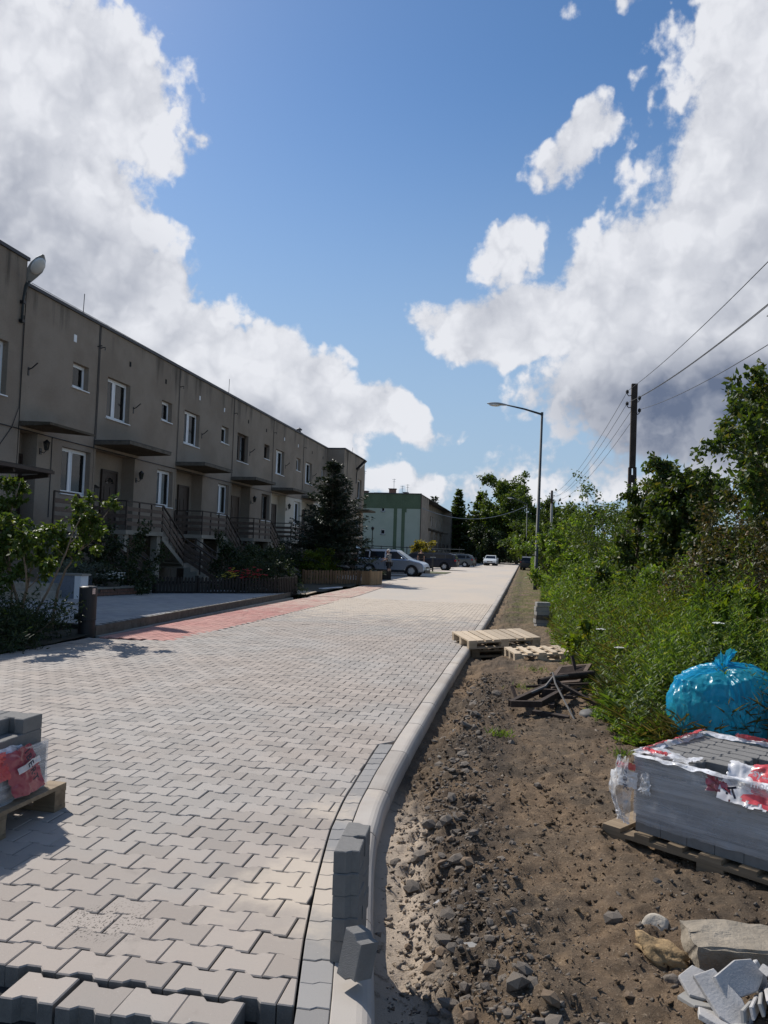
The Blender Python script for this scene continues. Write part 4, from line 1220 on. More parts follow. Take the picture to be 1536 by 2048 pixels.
# ================================================================== plants
def tube_net(branches, n=5):
    mb = MB()
    for pts, rad in branches: mb.tube(pts, rad, n, True)
    return mb
def curve_pts(p, d, L, k, bend, g):
    pts = [np.array(p, float)]; d = np.array(d, float)/np.linalg.norm(d)
    for i in range(k):
        d = d+np.array(bend)*(1.0/k)+g.normal(size=3)*.13; d /= np.linalg.norm(d)
        pts.append(pts[-1]+d*L/k)
    return pts, d
def woody(seed, height, spread, trunk_r=.08, stems=1, limbs=9, subs=5, twigs=4, first=.25, rise=.6, droop=-.15, subl=.5, twl=.45, trunk_h=None, lean_k=.38):
    """returns branches [(pts, radii)] and twig segments (base, direction, length)"""
    g = np.random.default_rng(seed); br, tw = [], []
    for s in range(stems):
        lean = g.normal(size=2)*(.10 if stems == 1 else lean_k)
        th = trunk_h or height*(.86 if stems == 1 else g.uniform(.6, .95))
        p0 = np.array([g.normal()*.04*stems, g.normal()*.04*stems, -.05])
        trunk, _ = curve_pts(p0, (lean[0], lean[1], 1), th, 6, (0, 0, .3), g)
        r0 = trunk_r*(1 if stems == 1 else g.uniform(.5, .9))
        br.append((trunk, list(np.linspace(r0, r0*.25, 7))))
        nl = max(2, int(round(limbs/stems)))
        for l in range(nl):
            f = first+(1-first)*((l+g.uniform(.1, .9))/nl)
            i = min(int(f*6), 5); t = f*6-i
            b = trunk[i]*(1-t)+trunk[i+1]*t
            a = l*2.4+g.uniform(-.5, .5)+s*1.3
            up = rise*(.55+.9*f)
            Ls = spread*g.uniform(.7, 1.12)*(1.08-.55*f*f)
            lp, ld = curve_pts(b, (math.cos(a), math.sin(a), up), Ls, 5, (0, 0, droop), g)
            rl = r0*.48*(1.1-.6*f)
            br.append((lp, list(np.linspace(rl, rl*.2, 6))))
            for q in range(subs):
                u = .25+.75*(q+g.uniform(0, 1))/subs; i2 = min(int(u*5), 4); t2 = u*5-i2
                sb = lp[i2]*(1-t2)+lp[i2+1]*t2
                sd = unit(lp[min(i2+1, 5)]-lp[i2])+g.normal(size=3)*.75+np.array([0, 0, .15])
                sp, sdd = curve_pts(sb, sd, Ls*subl*g.uniform(.6, 1.1), 3, (0, 0, droop), g)
                br.append((sp, [rl*.3, rl*.22, rl*.16, rl*.08]))
                for w in range(twigs):
                    x = g.uniform(.1, 1.0); i3 = min(int(x*3), 2); t3 = x*3-i3
                    tb = sp[i3]*(1-t3)+sp[i3+1]*t3
                    td = unit(unit(sp[i3+1]-sp[i3])+g.normal(size=3)*.8+np.array([0, 0, .1]))
                    tw.append((tb, td, Ls*subl*twl*g.uniform(.5, 1.2)))
                tw.append((sp[-2], sdd, Ls*subl*.35))
            tw.append((lp[-2], ld, Ls*.25))
    return br, tw
def twig_leaves(tw, n, L, Wd, g, droop=.3, scatter=.02, out=.9, flat=False):
    B = np.array([t[0] for t in tw]); D = np.array([t[1] for t in tw]); T = np.array([t[2] for t in tw])
    w = T/T.sum(); k = g.choice(len(tw), n, p=w)
    u = g.uniform(0, 1, n)**.8
    P = B[k]+D[k]*(T[k]*u)[:, None]; P[:, 2] -= droop*.35*T[k]*u*u
    P += g.normal(size=(n, 3))*scatter
    d = D[k]*.5+g.normal(size=(n, 3))*out; d[:, 2] -= droop
    s = g.uniform(.7, 1.25, n)
    return (flat_leaf_arrays if flat else leaf_arrays)(P, d, L*s, Wd*s, g)
def plant(name, label, cat, loc, seed, leafmat, n, L, Wd, group=None, bark='bark', droop=.3, scatter=.02, out=.9, flat=False, rz=0, tubes=5, extra=None, sc=None, **kw):
    g = np.random.default_rng(seed+100)
    br, tw = woody(seed, **kw)
    V, F = twig_leaves(tw, n, L, Wd, g, droop, scatter, out, flat)
    t = thing(name, label, cat, loc, rz, group)
    if sc: t.scale = sc
    part('trunk' if 'tree' in name or kw.get('stems', 1) == 1 else 'stems', tube_net(br, tubes), bark, t, True)
    c = obj('crown' if 'tree' in name else 'foliage', np_mesh('crown', V, [F], leafmat), t)
    return t

def spruce(label, loc, h, r, seed, group=None, tiers=16, per=9, nd=26, nl=.16, nw=.05, mat='needle', twin=False):
    g = np.random.default_rng(seed); t = thing('spruce_tree', label, 'tree', loc, g.uniform(0, 6), group)
    br = []; P, D, Ls = [], [], []
    tops = [(0, 0, h, 1.0, .0)]
    if twin: tops.append((r*.34, .1, h*.80, .75, .25))
    for (ox, oy, hh, kr, zs) in tops:
        br.append(([(ox*.2, oy*.2, -.05), (ox*.7, oy*.7, hh*.5), (ox, oy, hh)], [.02*h, .012*h, .012]))
        for i in range(tiers):
            f = (i+.3)/tiers
            z = hh*(zs+.10+(.88-zs)*(f+g.uniform(-.3, .3)/tiers)); rad = kr*r*(1-f)**.80*(1.0+.18*math.sin(i*2.1))+.06
            for b in range(per):
                a = b*2*math.pi/per+i*.7+g.uniform(-.3, .3); rr = rad*g.uniform(.55, 1.22)
                fx, fy = ox*min(1, .3+f), oy*min(1, .3+f)
                d = np.array([math.cos(a), math.sin(a), -.12+.5*f])
                p0 = np.array([fx, fy, z+g.uniform(-.5, .5)*hh*.8/tiers]); p1 = p0+d*rr*.6; p2 = p0+d*rr+np.array([0, 0, .10*rr])
                if rr > .25: br.append(([p0, p1, p2], [.02, .012, .005]))
                m = int(nd*(.35+rr/r))
                u = g.uniform(.12, 1, m); side = g.uniform(-1, 1, m)
                base = p0[None]+(p1-p0)[None]*np.minimum(u/.6, 1)[:, None]+(p2-p1)[None]*np.maximum((u-.6)/.4, 0)[:, None]
                perp = np.array([-math.sin(a), math.cos(a), 0])
                w = (side*rr*.34*(1-u*.72))[:, None]
                P.append(base+perp[None]*w+g.normal(size=(m, 3))*.025-np.array([0, 0, .05])*np.abs(side)[:, None]*rr)
                D.append(d[None]*.9+perp[None]*np.sign(side)[:, None]*.8+g.normal(size=(m, 3))*.25-np.array([0, 0, .12])); Ls.append(np.full(m, 1.0))
    P, D = np.concatenate(P), np.concatenate(D)
    s = g.uniform(.7, 1.3, len(P))
    V, F = flat_leaf_arrays(P, D, nl*s, nw*s, g, .4)
    V2, F2 = leaf_arrays(P+g.normal(size=P.shape)*.03, D+g.normal(size=P.shape)*.5, nl*.8*s, nw*s, g)
    V, F = cat_arrays([(V, F), (V2, F2)])
    part('trunk', tube_net(br, 5), 'bark', t, True)
    obj('crown', np_mesh('crown', V, [F], mat), t)
    return t

# ---- right side: weeds along the verge (nobody could count them)
def weed_edge(y): return np.interp(y, [5.5, 6.6, 7.8, 9.5, 11.9, 14, 20, 37, 60, 90], [2.3, 1.15, .88, .95, .80, .78, .70, .92, .85, .75])
def weeds(name, n, ylo, yhi, depth, h0, h1, leafL, leafW, mat, label, seed, per=34, edge=0.0, ypow=1.6, lean=.10):
    g = np.random.default_rng(seed)
    u = g.uniform(0, 1, n)**ypow; y = ylo+(yhi-ylo)*u
    q = g.uniform(0, 1, n)**1.3; x = weed_edge(y)+edge+q*depth+g.normal(size=n)*.06
    cl = .75+.7*fbm(x*1.3, y*1.3, 3, seed)
    h = (h0+(h1-h0)*np.clip(q*1.9, 0, 1))*np.clip(cl, .45, 1.25)*g.uniform(.75, 1.15, n)
    z = soil_z(x, y)
    base = np.stack([x, y, z], -1)
    ax = unit(np.stack([g.normal(size=n)*lean-.05, g.normal(size=n)*lean-.03, np.ones(n)], -1))
    t = np.tile(np.linspace(.06, 1.0, per), (n, 1))+g.normal(size=(n, per))*.01
    cur = (t**2)[..., None]*(g.normal(size=(n, 1, 3))*np.array([.12, .12, 0]))
    P = base[:, None]+ax[:, None]*(t*h[:, None])[..., None]+cur*h[:, None, None]
    a = (np.arange(per)*2.4)[None]+g.uniform(0, 6.3, (n, 1))+g.normal(size=(n, per))*.3
    D = np.stack([np.cos(a), np.sin(a), .55+.7*t-g.uniform(0, .5, (n, per))], -1)
    s = (np.sin(np.clip(t, 0, 1)*2.6+.35)*.75+.35)*g.uniform(.75, 1.25, (n, per))
    V, F = flat_leaf_arrays(P.reshape(-1, 3), D.reshape(-1, 3), leafL*s.ravel(), leafW*s.ravel(), g, .35)
    # stems as slim three-sided rods
    r = .0035; tops = P[:, -1]; ang = np.array([0, 2.1, 4.2]); off = np.stack([np.cos(ang), np.sin(ang), 0*ang], -1)*r
    SV = np.concatenate([base[:, None]+off[None], tops[:, None]+off[None]*.5], 1).reshape(-1, 3)
    b = (np.arange(n)*6)[:, None]
    SF = np.concatenate([np.concatenate([b+np.array([i, (i+1) % 3, 3+(i+1) % 3]), b+np.array([i, 3+(i+1) % 3, 3+i])]) for i in range(3)])
    V, F = cat_arrays([(V, F), (SV, SF)])
    o = obj(name, np_mesh(name, V, [F], mat), kind='stuff'); tag(o, label, 'weeds'); return o
weeds('tall_weeds', 2400, 6.8, 24, 1.7, .25, 1.25, .105, .020, 'leaf_weed', 'dense tall green weeds along the edge of the bare verge', 41)
weeds('bluish_weeds', 800, 7.0, 19, 1.5, .35, 1.05, .085, .030, 'leaf_weed_blue', 'bluish green broad-leaved weeds mixed into the verge growth', 43, per=26)
weeds('far_weeds', 1300, 20, 75, 2.4, .5, 1.5, .19, .055, 'leaf_weed', 'green weeds farther up the verge beyond the street lamp', 45, per=22, ypow=1.3)
weeds('low_weeds', 1500, 6.7, 30, .55, .08, .30, .06, .020, 'leaf_weed', 'low young weeds creeping onto the bare soil', 47, per=14, edge=-.16)
weeds('dry_grass', 900, 6.6, 26, 1.2, .25, .9, .22, .008, 'grass_dry', 'dry yellowish grass stalks among the weeds', 49, per=9, edge=-.05, lean=.2)
weeds('goldenrod', 300, 8.6, 13.5, .9, 1.25, 1.65, .085, .013, 'leaf_bright', 'tall slim yellow-green stalks standing in the middle of the weeds', 51, per=44, edge=.75, ypow=1.0, lean=.06)
weeds('broadleaf_weeds', 170, 7.2, 16, 1.5, .3, .8, .17, .095, 'leaf_weed', 'broad-leaved weeds in patches among the narrow-leaved ones', 53, per=12, edge=.05, ypow=1.2, lean=.2)
# a few flowering umbels
for i, (x, y, z) in enumerate(((.98, 10.2, .62), (1.12, 9.4, .48), (1.78, 7.6, .95), (2.12, 7.35, .55), (1.6, 11.2, .75))):
    u = thing('wild_carrot', ['white flowering umbel above the weeds beside the small pallet', 'lower white flowering umbel nearer than its neighbour above the scrap heap', 'white flowering umbel right behind the blue bag', 'white flowering umbel at the right side of the blue bag', 'white flowering umbel deep in the weeds'][i], 'flower', (x, y, soil_zs(x, y)))
    part('stem', MB().tube([(0, 0, 0), (.01, .01, z*.6), (0, 0, z)], .004, 5), 'leaf_weed', u)
    g = np.random.default_rng(i); hd = MB()
    for k in range(26):
        a, r = g.uniform(0, 6.3), .055*math.sqrt(g.uniform(0, 1)); hd.lathe([(.004, 0), (.010, .004), (.003, .008)], 5, (r*math.cos(a), r*math.sin(a), z+.012-r*r*3))
    part('umbel', hd, 'petal_white', u, kind='stuff')
    part('rays', MB().lathe([(.003, z-.045), (.05, z+.004)], 8), 'leaf_weed', u)

GR = 'trees and bushes along the right side'
plant('fruit_tree', 'dark-leaved fruit tree with spiky upright shoots at the right edge', 'tree', (3.5, 11.4, -.1), 3, 'leaf_tree', 17000, .10, .058, GR, droop=.55, scatter=.04, height=5.7, spread=1.8, trunk_r=.09, limbs=18, subs=6, twigs=5, first=.18, rise=1.3)
plant('fruit_tree', 'dark drooping fruit tree just right of the utility pole', 'tree', (3.55, 15.6, -.1), 8, 'leaf_tree', 15000, .11, .062, GR, droop=.8, scatter=.05, height=3.6, spread=1.25, trunk_r=.08, limbs=18, subs=6, twigs=5, first=.15, rise=.9)
plant('fruit_tree', 'low dark fruit tree between the pole and the right edge', 'tree', (3.9, 14.0, -.1), 12, 'leaf_tree', 14000, .11, .062, GR, droop=.7, scatter=.05, height=4.5, spread=2.0, trunk_r=.08, limbs=18, subs=6, twigs=5, first=.12, rise=.8)
plant('fruit_tree', 'slender young fruit tree whose leaves overlap the utility pole', 'tree', (2.30, 16.4, -.1), 9, 'leaf_tree', 3600, .11, .062, GR, droop=.8, scatter=.04, height=3.75, spread=.75, trunk_r=.05, limbs=12, subs=5, twigs=4, first=.3, rise=.9)
plant('brown_bush', 'brownish olive bush at the right edge below the fruit tree', 'bush', (3.6, 9.9, -.1), 15, 'leaf_rust', 9000, .055, .030, GR, droop=.2, scatter=.05, height=2.9, spread=1.15, trunk_r=.05, stems=5, limbs=20, subs=5, twigs=4, first=.15, rise=.9)
plant('lime_bush', 'bright lime green shrub behind the blue bag', 'bush', (2.32, 8.75, -.1), 18, 'leaf_bright', 3600, .15, .055, GR, droop=.15, scatter=.02, flat=True, height=1.75, spread=.62, trunk_r=.03, stems=6, limbs=20, subs=4, twigs=3, first=.15, rise=1.4)
plant('lime_bush', 'yellowish green sapling tuft beside the small pallet', 'bush', (.98, 11.5, -.1), 19, 'leaf_bright', 420, .12, .07, GR, droop=.2, scatter=.02, flat=True, height=.75, spread=.30, trunk_r=.015, stems=3, limbs=9, subs=3, twigs=3, first=.15, rise=1.0)
specs = [(2.5, 25.0, 4.5, 2.2, 'round green bush topmost above the weeds left of the pole', 'leaf_far'), (2.1, 31.0, 4.3, 1.9, 'green bush just left of the roundest bush', 'leaf_weed'), (3.7, 21.0, 4.0, 1.8, 'dense dark bush directly behind the pole', 'leaf_tree'),
         (2.0, 21.0, 2.2, 1.1, 'lower green bush in front of the round bush', 'leaf_weed'), (1.75, 16.2, 1.7, .9, 'light green bush at the foot of the pole', 'leaf_weed'), (2.4, 12.8, 1.6, .9, 'green bush in the weeds right of the pole', 'leaf_weed'),
         (2.2, 38.0, 3.5, 1.5, 'bush right of the near street lamp', 'leaf_far'), (3.6, 34.0, 3.6, 1.8, 'wide bush behind the round bush', 'leaf_far'), (2.1, 48.0, 4.0, 1.8, 'bush beyond the near street lamp', 'leaf_far'),
         (2.3, 58.0, 4.4, 1.9, 'taller bush at the far end of the verge', 'leaf_far'), (2.6, 74.0, 4.6, 2.2, 'bush below the far utility pole', 'leaf_far'), (2.0, 88.0, 3.6, 1.7, 'bush by the far street lamp', 'leaf_dark'), (5.4, 27.0, 3.8, 2.0, 'bush at the back of the thicket', 'leaf_tree'), (5.2, 17.5, 3.4, 1.8, 'shadowy bush at the back of the thicket near the right edge', 'leaf_tree')]
for i, (x, y, h, r, lab, m) in enumerate(specs):
    k = min(1.0, 22/y)
    r = r*(.72 if y > 24 else .9)
    plant('bush', lab, 'bush', (x, y, -.1), 50+i, m, int(5200*(.5+.5*k)), .085/(.55+.45*k)*(1 if y < 30 else 1.6), .048/(.55+.45*k)*(1 if y < 30 else 1.6), GR, droop=.25, scatter=.06, height=h, spread=r, trunk_r=.05, stems=4, limbs=18, subs=5, twigs=4, first=.12, rise=.75)
# clipped hedge pieces and the far wood
for i, (y0, y1, lab) in enumerate(((52, 60, 'clipped green hedge beside the far verge, nearer piece'), (61, 76, 'clipped green hedge beside the far verge, farther piece'))):
    hd = thing('hedge', lab, 'hedge', (.75, y0, 0), 0, 'clipped hedge by the far verge')
    g = np.random.default_rng(70+i); n = 3800; L = y1-y0
    face = g.integers(0, 3, n); P = np.stack([g.uniform(0, .8, n), g.uniform(0, L, n), g.uniform(0, 1.3, n)], -1)
    P[face == 0, 0] = g.normal(0, .03, (face == 0).sum()); P[face == 1, 2] = 1.3+g.normal(0, .03, (face == 1).sum()); P[face == 2, 1] = g.normal(0, .04, (face == 2).sum())
    V, F = leaf_arrays(P, g.normal(size=(n, 3)), .16, .10, g)
    obj('foliage', np_mesh('hedge', V, [F], 'leaf_weed'), hd)
    part('core', MB().box((.05, .05, 0), (.75, L-.05, 1.22)), 'leaf_dark', hd)
FG = 'far trees closing the end of the street'
def big_tree(lab, loc, h, r, seed, n, mat='leaf_far', L=.42, Wd=.30, **kw):
    return plant('deciduous_tree', lab, 'tree', loc, seed, mat, n, L, Wd, FG, droop=.3, scatter=.25, height=h, spread=r, trunk_r=.3, limbs=kw.pop('limbs', 18), subs=6, twigs=5, first=kw.pop('first', .15), rise=.8, **kw)
big_tree('largest dark broad tree closing the street, left of the near lamp', (-1.2, 134, -.5), 16.4, 6.4, 80, 16000)
big_tree('dark tree leaning out right behind the near lamp pole', (3.6, 140, -.5), 12.5, 4.6, 81, 7000)
big_tree('lower dark tree at the very end of the road', (-4.6, 140, -.5), 11.0, 4.2, 82, 7000)
big_tree('broad low tree on the right at the road end', (1.6, 122, -.5), 6.6, 3.6, 83, 5000)
big_tree('shadowy broad tree between the two far spruces', (-9.5, 142, -.5), 9.5, 4.5, 84, 6000, 'leaf_dark')
big_tree('light green tree beside the far street lamp', (1.2, 98, -.3), 5.6, 2.6, 85, 4500, 'leaf_far')
big_tree('far tree behind the right thicket', (9.5, 120, -.5), 9.5, 4.5, 86, 5000)
big_tree('low dark tree behind the white oncoming car', (-6.5, 128, -.5), 5.5, 3.6, 87, 5000, 'leaf_dark')
big_tree('dark low tree at the foot of the left spruce', (-12.0, 146, -.5), 6.5, 4.2, 88, 5000, 'leaf_dark')
spruce('left one of the two slim tall far spruces', (-11.8, 138, -.5), 13.6, 2.6, 90, FG, 24, 8, 22, .55, .24, 'leaf_far')
spruce('right one of the two slim tall far spruces', (-7.9, 138, -.5), 13.4, 3.0, 91, FG, 24, 8, 22, .55, .24, 'leaf_far')
spruce('small distant spruce tip above the green house roof', (-16.4, 140, -.5), 12.2, 2.4, 92, FG, 14, 8, 16, .62, .26, 'leaf_dark')
spruce('smallest distant spruce tip beside the second row of houses', (-15.0, 165, -.5), 11.6, 2.4, 93, FG, 12, 8, 14, .62, .26, 'leaf_dark')
wood = plant('distant_wood', 'dark distant wood behind the road end', 'wood', (-4, 165, -1), 95, 'leaf_dark', 9000, .8, .6, None, droop=.2, scatter=1.2, height=9, spread=12, trunk_r=.3, stems=7, limbs=40, subs=5, twigs=4, first=.1, rise=.35)

# ---- left side gardens
spruce('dark blue-green spruce with a double top in front of the terraced row', (-8.95, 35.2, 0), 5.75, 2.45, 20, None, 17, 11, 46, .17, .055, 'needle', True)
LG = 'garden shrubs in front of the houses'
plant('leafy_sapling', 'multi-stemmed sapling with sunlit leaves left of the black bollard', 'sapling', (-8.0, 11.35, .02), 124, 'leaf_lilac', 6500, .085, .054, None, 'bark_pale', droop=.35, scatter=.03, flat=True, height=2.75, spread=.58, trunk_r=.036, stems=7, lean_k=.14, limbs=36, subs=4, twigs=3, first=.50, rise=1.1)
plant('garden_bush', 'green leafy bush cut by the left edge behind the sapling', 'bush', (-9.0, 10.9, .02), 25, 'leaf_lilac', 3600, .085, .055, LG, droop=.3, scatter=.04, height=1.75, spread=.75, trunk_r=.03, stems=5, limbs=20, subs=4, twigs=4, first=.1, rise=.9)
plant('garden_bush', 'dark climbing rose bush beside the first stairs', 'bush', (-11.2, 19.4, .0), 26, 'leaf_dark', 7500, .085, .055, LG, droop=.2, scatter=.05, height=2.3, spread=1.05, trunk_r=.04, stems=6, limbs=24, subs=5, twigs=4, first=.08, rise=.6)
plant('garden_bush', 'dark bush behind the black picket fence, left of the flowers', 'bush', (-9.6, 25.6, .0), 27, 'leaf_dark', 5200, .09, .055, LG, droop=.2, scatter=.05, height=2.1, spread=.95, trunk_r=.04, stems=5, limbs=20, subs=5, twigs=4, first=.08, rise=.7)
plant('garden_bush', 'feathery dark bush spilling over the end of the black picket fence', 'bush', (-8.2, 24.2, .0), 28, 'leaf_dark', 5600, .10, .030, LG, droop=.4, scatter=.05, height=1.25, spread=1.15, trunk_r=.03, stems=7, limbs=26, subs=5, twigs=4, first=.05, rise=.5)
plant('garden_bush', 'sunlit yellow-green bush behind the brown picket fence', 'bush', (-9.0, 33.6, .0), 29, 'leaf_bright', 4600, .10, .062, LG, droop=.25, scatter=.05, height=1.75, spread=.85, trunk_r=.03, stems=5, limbs=20, subs=5, twigs=4, first=.08, rise=.7)
plant('garden_bush', 'dark bush between the sunlit bush and the stairs', 'bush', (-10.6, 32.2, .0), 30, 'leaf_dark', 4800, .10, .06, LG, droop=.25, scatter=.06, height=1.9, spread=1.1, trunk_r=.03, stems=5, limbs=20, subs=5, twigs=4, first=.05, rise=.6)
plant('silver_shrub', 'small silvery shrub on top of the blue-grey planter wall', 'shrub', (-11.1, 17.6, .55), 31, 'leaf_silver', 1700, .09, .022, LG, droop=.5, scatter=.03, height=.62, spread=.42, trunk_r=.015, stems=5, limbs=16, subs=4, twigs=3, first=.1, rise=.6)
for i, (x, y, h, r, lab) in enumerate(((-7.75, 10.5, .62, .66, 'low dark juniper filling the planting bed beside the black bollard'), (-8.2, 9.6, .70, 1.0, 'low dark juniper in the planting bed at the left edge'), (-7.35, 9.35, .42, .62, 'lowest juniper at the front corner of the planting bed'))):
    plant('juniper', lab, 'shrub', (x, y, .0), 33+i, 'leaf_dark', 5200, .085, .022, 'junipers in the planting bed', droop=.1, scatter=.05, height=h, spread=r, trunk_r=.025, stems=8, limbs=34, subs=5, twigs=4, first=.03, rise=.30)
# flowers
def flowers(name, label, loc, petal, n, r, h, seed, size=.035):
    t = thing(name, label, 'flowers', loc); g = np.random.default_rng(seed)
    P = g.normal(size=(n, 3))*np.array([r*.5, r*.5, h*.28])+np.array([0, 0, h*.55])
    V, F = leaf_arrays(P, g.normal(size=(n, 3))+np.array([0, 0, .5]), .09, .045, g); obj('leaves', np_mesh('leaves', V, [F], 'leaf_dark'), t)
    m = MB()
    for k in range(n//5):
        p = g.normal(size=3)*np.array([r*.5, r*.5, h*.2])+np.array([0, 0, h*.85])
        m.lathe([(.004, 0), (size, .016), (size*.9, .024), (.006, .018)], 6, p)
    part('blossoms', m, petal, t, kind='stuff')
    part('pot', MB().lathe([(r*.45, 0), (r*.6, h*.35), (r*.62, h*.36)], 12), 'stone_dark', t)
flowers('flower_pot', 'white flowers in a pot on the low brick wall', (-10.55, 18.5, .38), 'petal_white', 260, .38, .34, 1)
flowers('flower_pot', 'yellow-green flowers behind the black picket fence', (-8.55, 21.6, .28), 'petal_yellow', 260, .34, .42, 2, .045)
flowers('flower_pot', 'red flowers behind the black picket fence', (-8.1, 21.9, .32), 'petal_red', 320, .46, .44, 3, .055)
t = plant('yellow_bush', 'yellowing thin bush beside the green gable wall', 'bush', (-10.6, 76, 0), 38, 'leaf_yellow', 1400, .26, .16, None, droop=.1, scatter=.08, height=3.1, spread=1.1, trunk_r=.04, stems=5, limbs=16, subs=4, twigs=3, first=.3, rise=.9)

# ================================================================== street furniture
def ellipsoid(mb, c, r, n=12, m=8, M=None):
    vs = []
    for i in range(m+1):
        th = math.pi*i/m
        for k in range(n):
            a = 2*math.pi*k/n; p = Vector((r[0]*math.sin(th)*math.cos(a), r[1]*math.sin(th)*math.sin(a), r[2]*math.cos(th)))
            if M is not None: p = M @ p
            vs.append(p+Vector(c))
    return mb.add(vs, [(i*n+k, (i+1)*n+k, (i+1)*n+(k+1) % n, i*n+(k+1) % n) for i in range(m) for k in range(n)])

def lamp_head(parent, p, d, L=.75, w=.17, up=(0, 0, 1)):
    """cobra head from p along d"""
    d = Vector(d).normalized(); y = Vector(up).cross(d).normalized(); z = d.cross(y)
    M = Matrix((d, y, z)).transposed()
    sh = MB(); prof = [(0, .035, .03), (.10, .06, .05), (.25, .10, .075), (.45, .14, .09), (.65, .135, .085), (.85, .09, .06), (1.0, .02, .02)]
    n = 12; vs = []
    for t, ww, hh in prof:
        for k in range(n):
            a = 2*math.pi*k/n
            vs.append(Vector(p)+M @ Vector((t*L, ww*w/.14*math.cos(a), max(hh*math.sin(a), -.02))))
    sh.add(vs, [(i*n+k, i*n+(k+1) % n, (i+1)*n+(k+1) % n, (i+1)*n+k) for i in range(len(prof)-1) for k in range(n)])
    o = part('lamp_head', sh, 'steel_grey', parent, True)
    g = MB(); ellipsoid(g, Vector(p)+M @ Vector((L*.62, 0, -.03)), (L*.30, w*.85, .085), 12, 6, M)
    part('lamp_glass', g, 'lamp_glass', parent, True)
    return o
def street_lamp(label, loc, lean, h, arm_d, group='street lamps'):
    t = thing('street_lamp', label, 'street lamp', loc, 0, group)
    top = Vector((lean[0], lean[1], h))
    part('pole', MB().tube([(0, 0, -.4), tuple(top*.12), tuple(top*.121), tuple(top)], [.105, .10, .085, .055], 10), 'lamp_paint', t, True)
    part('base_door', MB().box((-.05, -.115, .6), (.05, -.085, 1.1)), 'lamp_paint', t)
    e = top+Vector(arm_d)
    part('arm', MB().tube([tuple(top-Vector((0, 0, .06))), tuple(top.lerp(e, .5)), tuple(e)], [.05, .042, .034], 8), 'lamp_paint', t, True)
    part('cap', MB().tube([tuple(top-Vector((0, 0, .1))), tuple(top+Vector((0, 0, .04)))], .06, 8), 'lamp_paint', t)
    lamp_head(t, tuple(e), (arm_d[0], arm_d[1], arm_d[2]*.35), .95, .20)
    return t
def _lamp(label, loc, lean, h, arm): return street_lamp(label, loc, lean, h, arm)
_lamp('tall grey street lamp standing on the near verge with its arm over the road', (.53, 36.2, -.05), (.14, 0.0), 8.20, (-1.60, -.1, .36))
_lamp('distant street lamp in front of the far trees', (.28, 97.0, -.05), (-.05, 0.0), 8.0, (-1.6, -.6, .55))
wl_ = thing('wall_street_lamp', 'old street lamp on a bracket at the roof corner of the tallest house', 'street lamp', (-13.98, 19.02, 7.55))
part('bracket', MB().tube([(.03, 0, 0), (.05, 0, .75), (.14, -.05, 1.02), (.30, -.15, 1.16)], [.035, .035, .05, .055], 8), 'lamp_paint', wl_, True)
part('clamp', MB().box((-.02, -.06, .02), (.10, .06, .10)).box((-.02, -.06, .55), (.10, .06, .63)), 'black_metal', wl_, kind='stuff')
lamp_head(wl_, (.26, -.13, 1.10), (.62, -.30, .62), .95, .22)
fl = thing('flood_lamp', 'dark box-shaped lamp on the far protruding end house', 'lamp', (-12.75, 57.2, 6.6))
part('bracket', MB().tube([(.02, 0, 0), (.06, 0, .9), (.12, 0, 1.1)], .035, 6), 'black_metal', fl)
part('lamp_box', MB().bar((.05, 0, 1.05), (.75, -.1, 1.75), .26, .16), 'black_metal', fl)
part('lamp_lens', MB().bar((.30, -.04, 1.16), (.62, -.09, 1.48), .18, .02), 'lamp_glass', fl)

def utility_pole(label, loc, h, mat, perforated):
    t = thing('utility_pole', label, 'utility pole', loc, 0, 'utility poles on the right'); w0, w1 = .36, .19
    if perforated:
        z1 = h*.62
        for s in (-1, 1):
            part('flange', MB().bar((s*w0*.36, 0, -.5), (s*w1*.36*1.2, 0, z1), .10, .20, up=(0, 1, 0)), mat, t)
        for k in range(9):
            z = z1*(.05+.105*k); part('web', MB().box((-.09, -.07, z), (.09, .07, z+z1*.055)), mat, t)
        part('shaft', MB().bar((0, 0, z1-.02), (.03, 0, h), w1*1.05, .2, up=(0, 1, 0)), mat, t)
    else:
        part('shaft', MB().tube([(0, 0, -.5), (0, 0, h)], [.17, .11], 10), mat, t, True)
        part('dark_top', MB().tube([(0, 0, h-1.3), (0, 0, h+.02)], [.128, .118], 10), 'pole_wood', t, True)
    for sx, z in ((-1, h-.36), (1, h-.58), (-1, h-.78), (1, h-1.02)):
        a = part('hook', MB().tube([(sx*.06, 0, z-.04), (sx*.16, 0, z-.06), (sx*.21, 0, z), (sx*.21, 0, z+.04)], .016, 6), 'black_metal', t)
        part('insulator', MB().lathe([(.02, 0), (.055, .02), (.05, .06), (.06, .075), (.035, .13), (.01, .14)], 10, (sx*.21, 0, z+.02)), 'insulator', a)
    return t
utility_pole('dark perforated utility pole rising from the thicket', (3.66, 28, -.1), 7.78, 'pole_wood', True)
utility_pole('distant pale utility pole with a dark top', (2.64, 80, -.1), 8.3, 'pole_concrete', False)
sags = (1.30, 1.45, 1.62, 1.78)
for i, (sx, dz) in enumerate(((-1, .36), (1, .58), (-1, .78), (1, 1.02))):
    nm = ['topmost', 'second', 'third', 'lowest'][i]
    long_wire('power_line', (3.66+sx*.21, 28, 7.73-dz+.06), (4.55+sx*.21, -22, 7.75-dz), sags[i], .008, f'{nm} power line running from the dark pole off the right edge', 40)
    long_wire('power_line', (3.66+sx*.21, 28, 7.73-dz+.04), (2.64+sx*.21, 80, 8.27-dz), .9, .009, f'{nm} power line running from the dark pole to the distant one', 30)
long_wire('hanging_cable', (-12.6, 94.3, 7.0), (.2, 97.0, 7.7), 1.5, .035, 'pale cable hanging across the street to the distant lamp', 24, 'steel_grey')

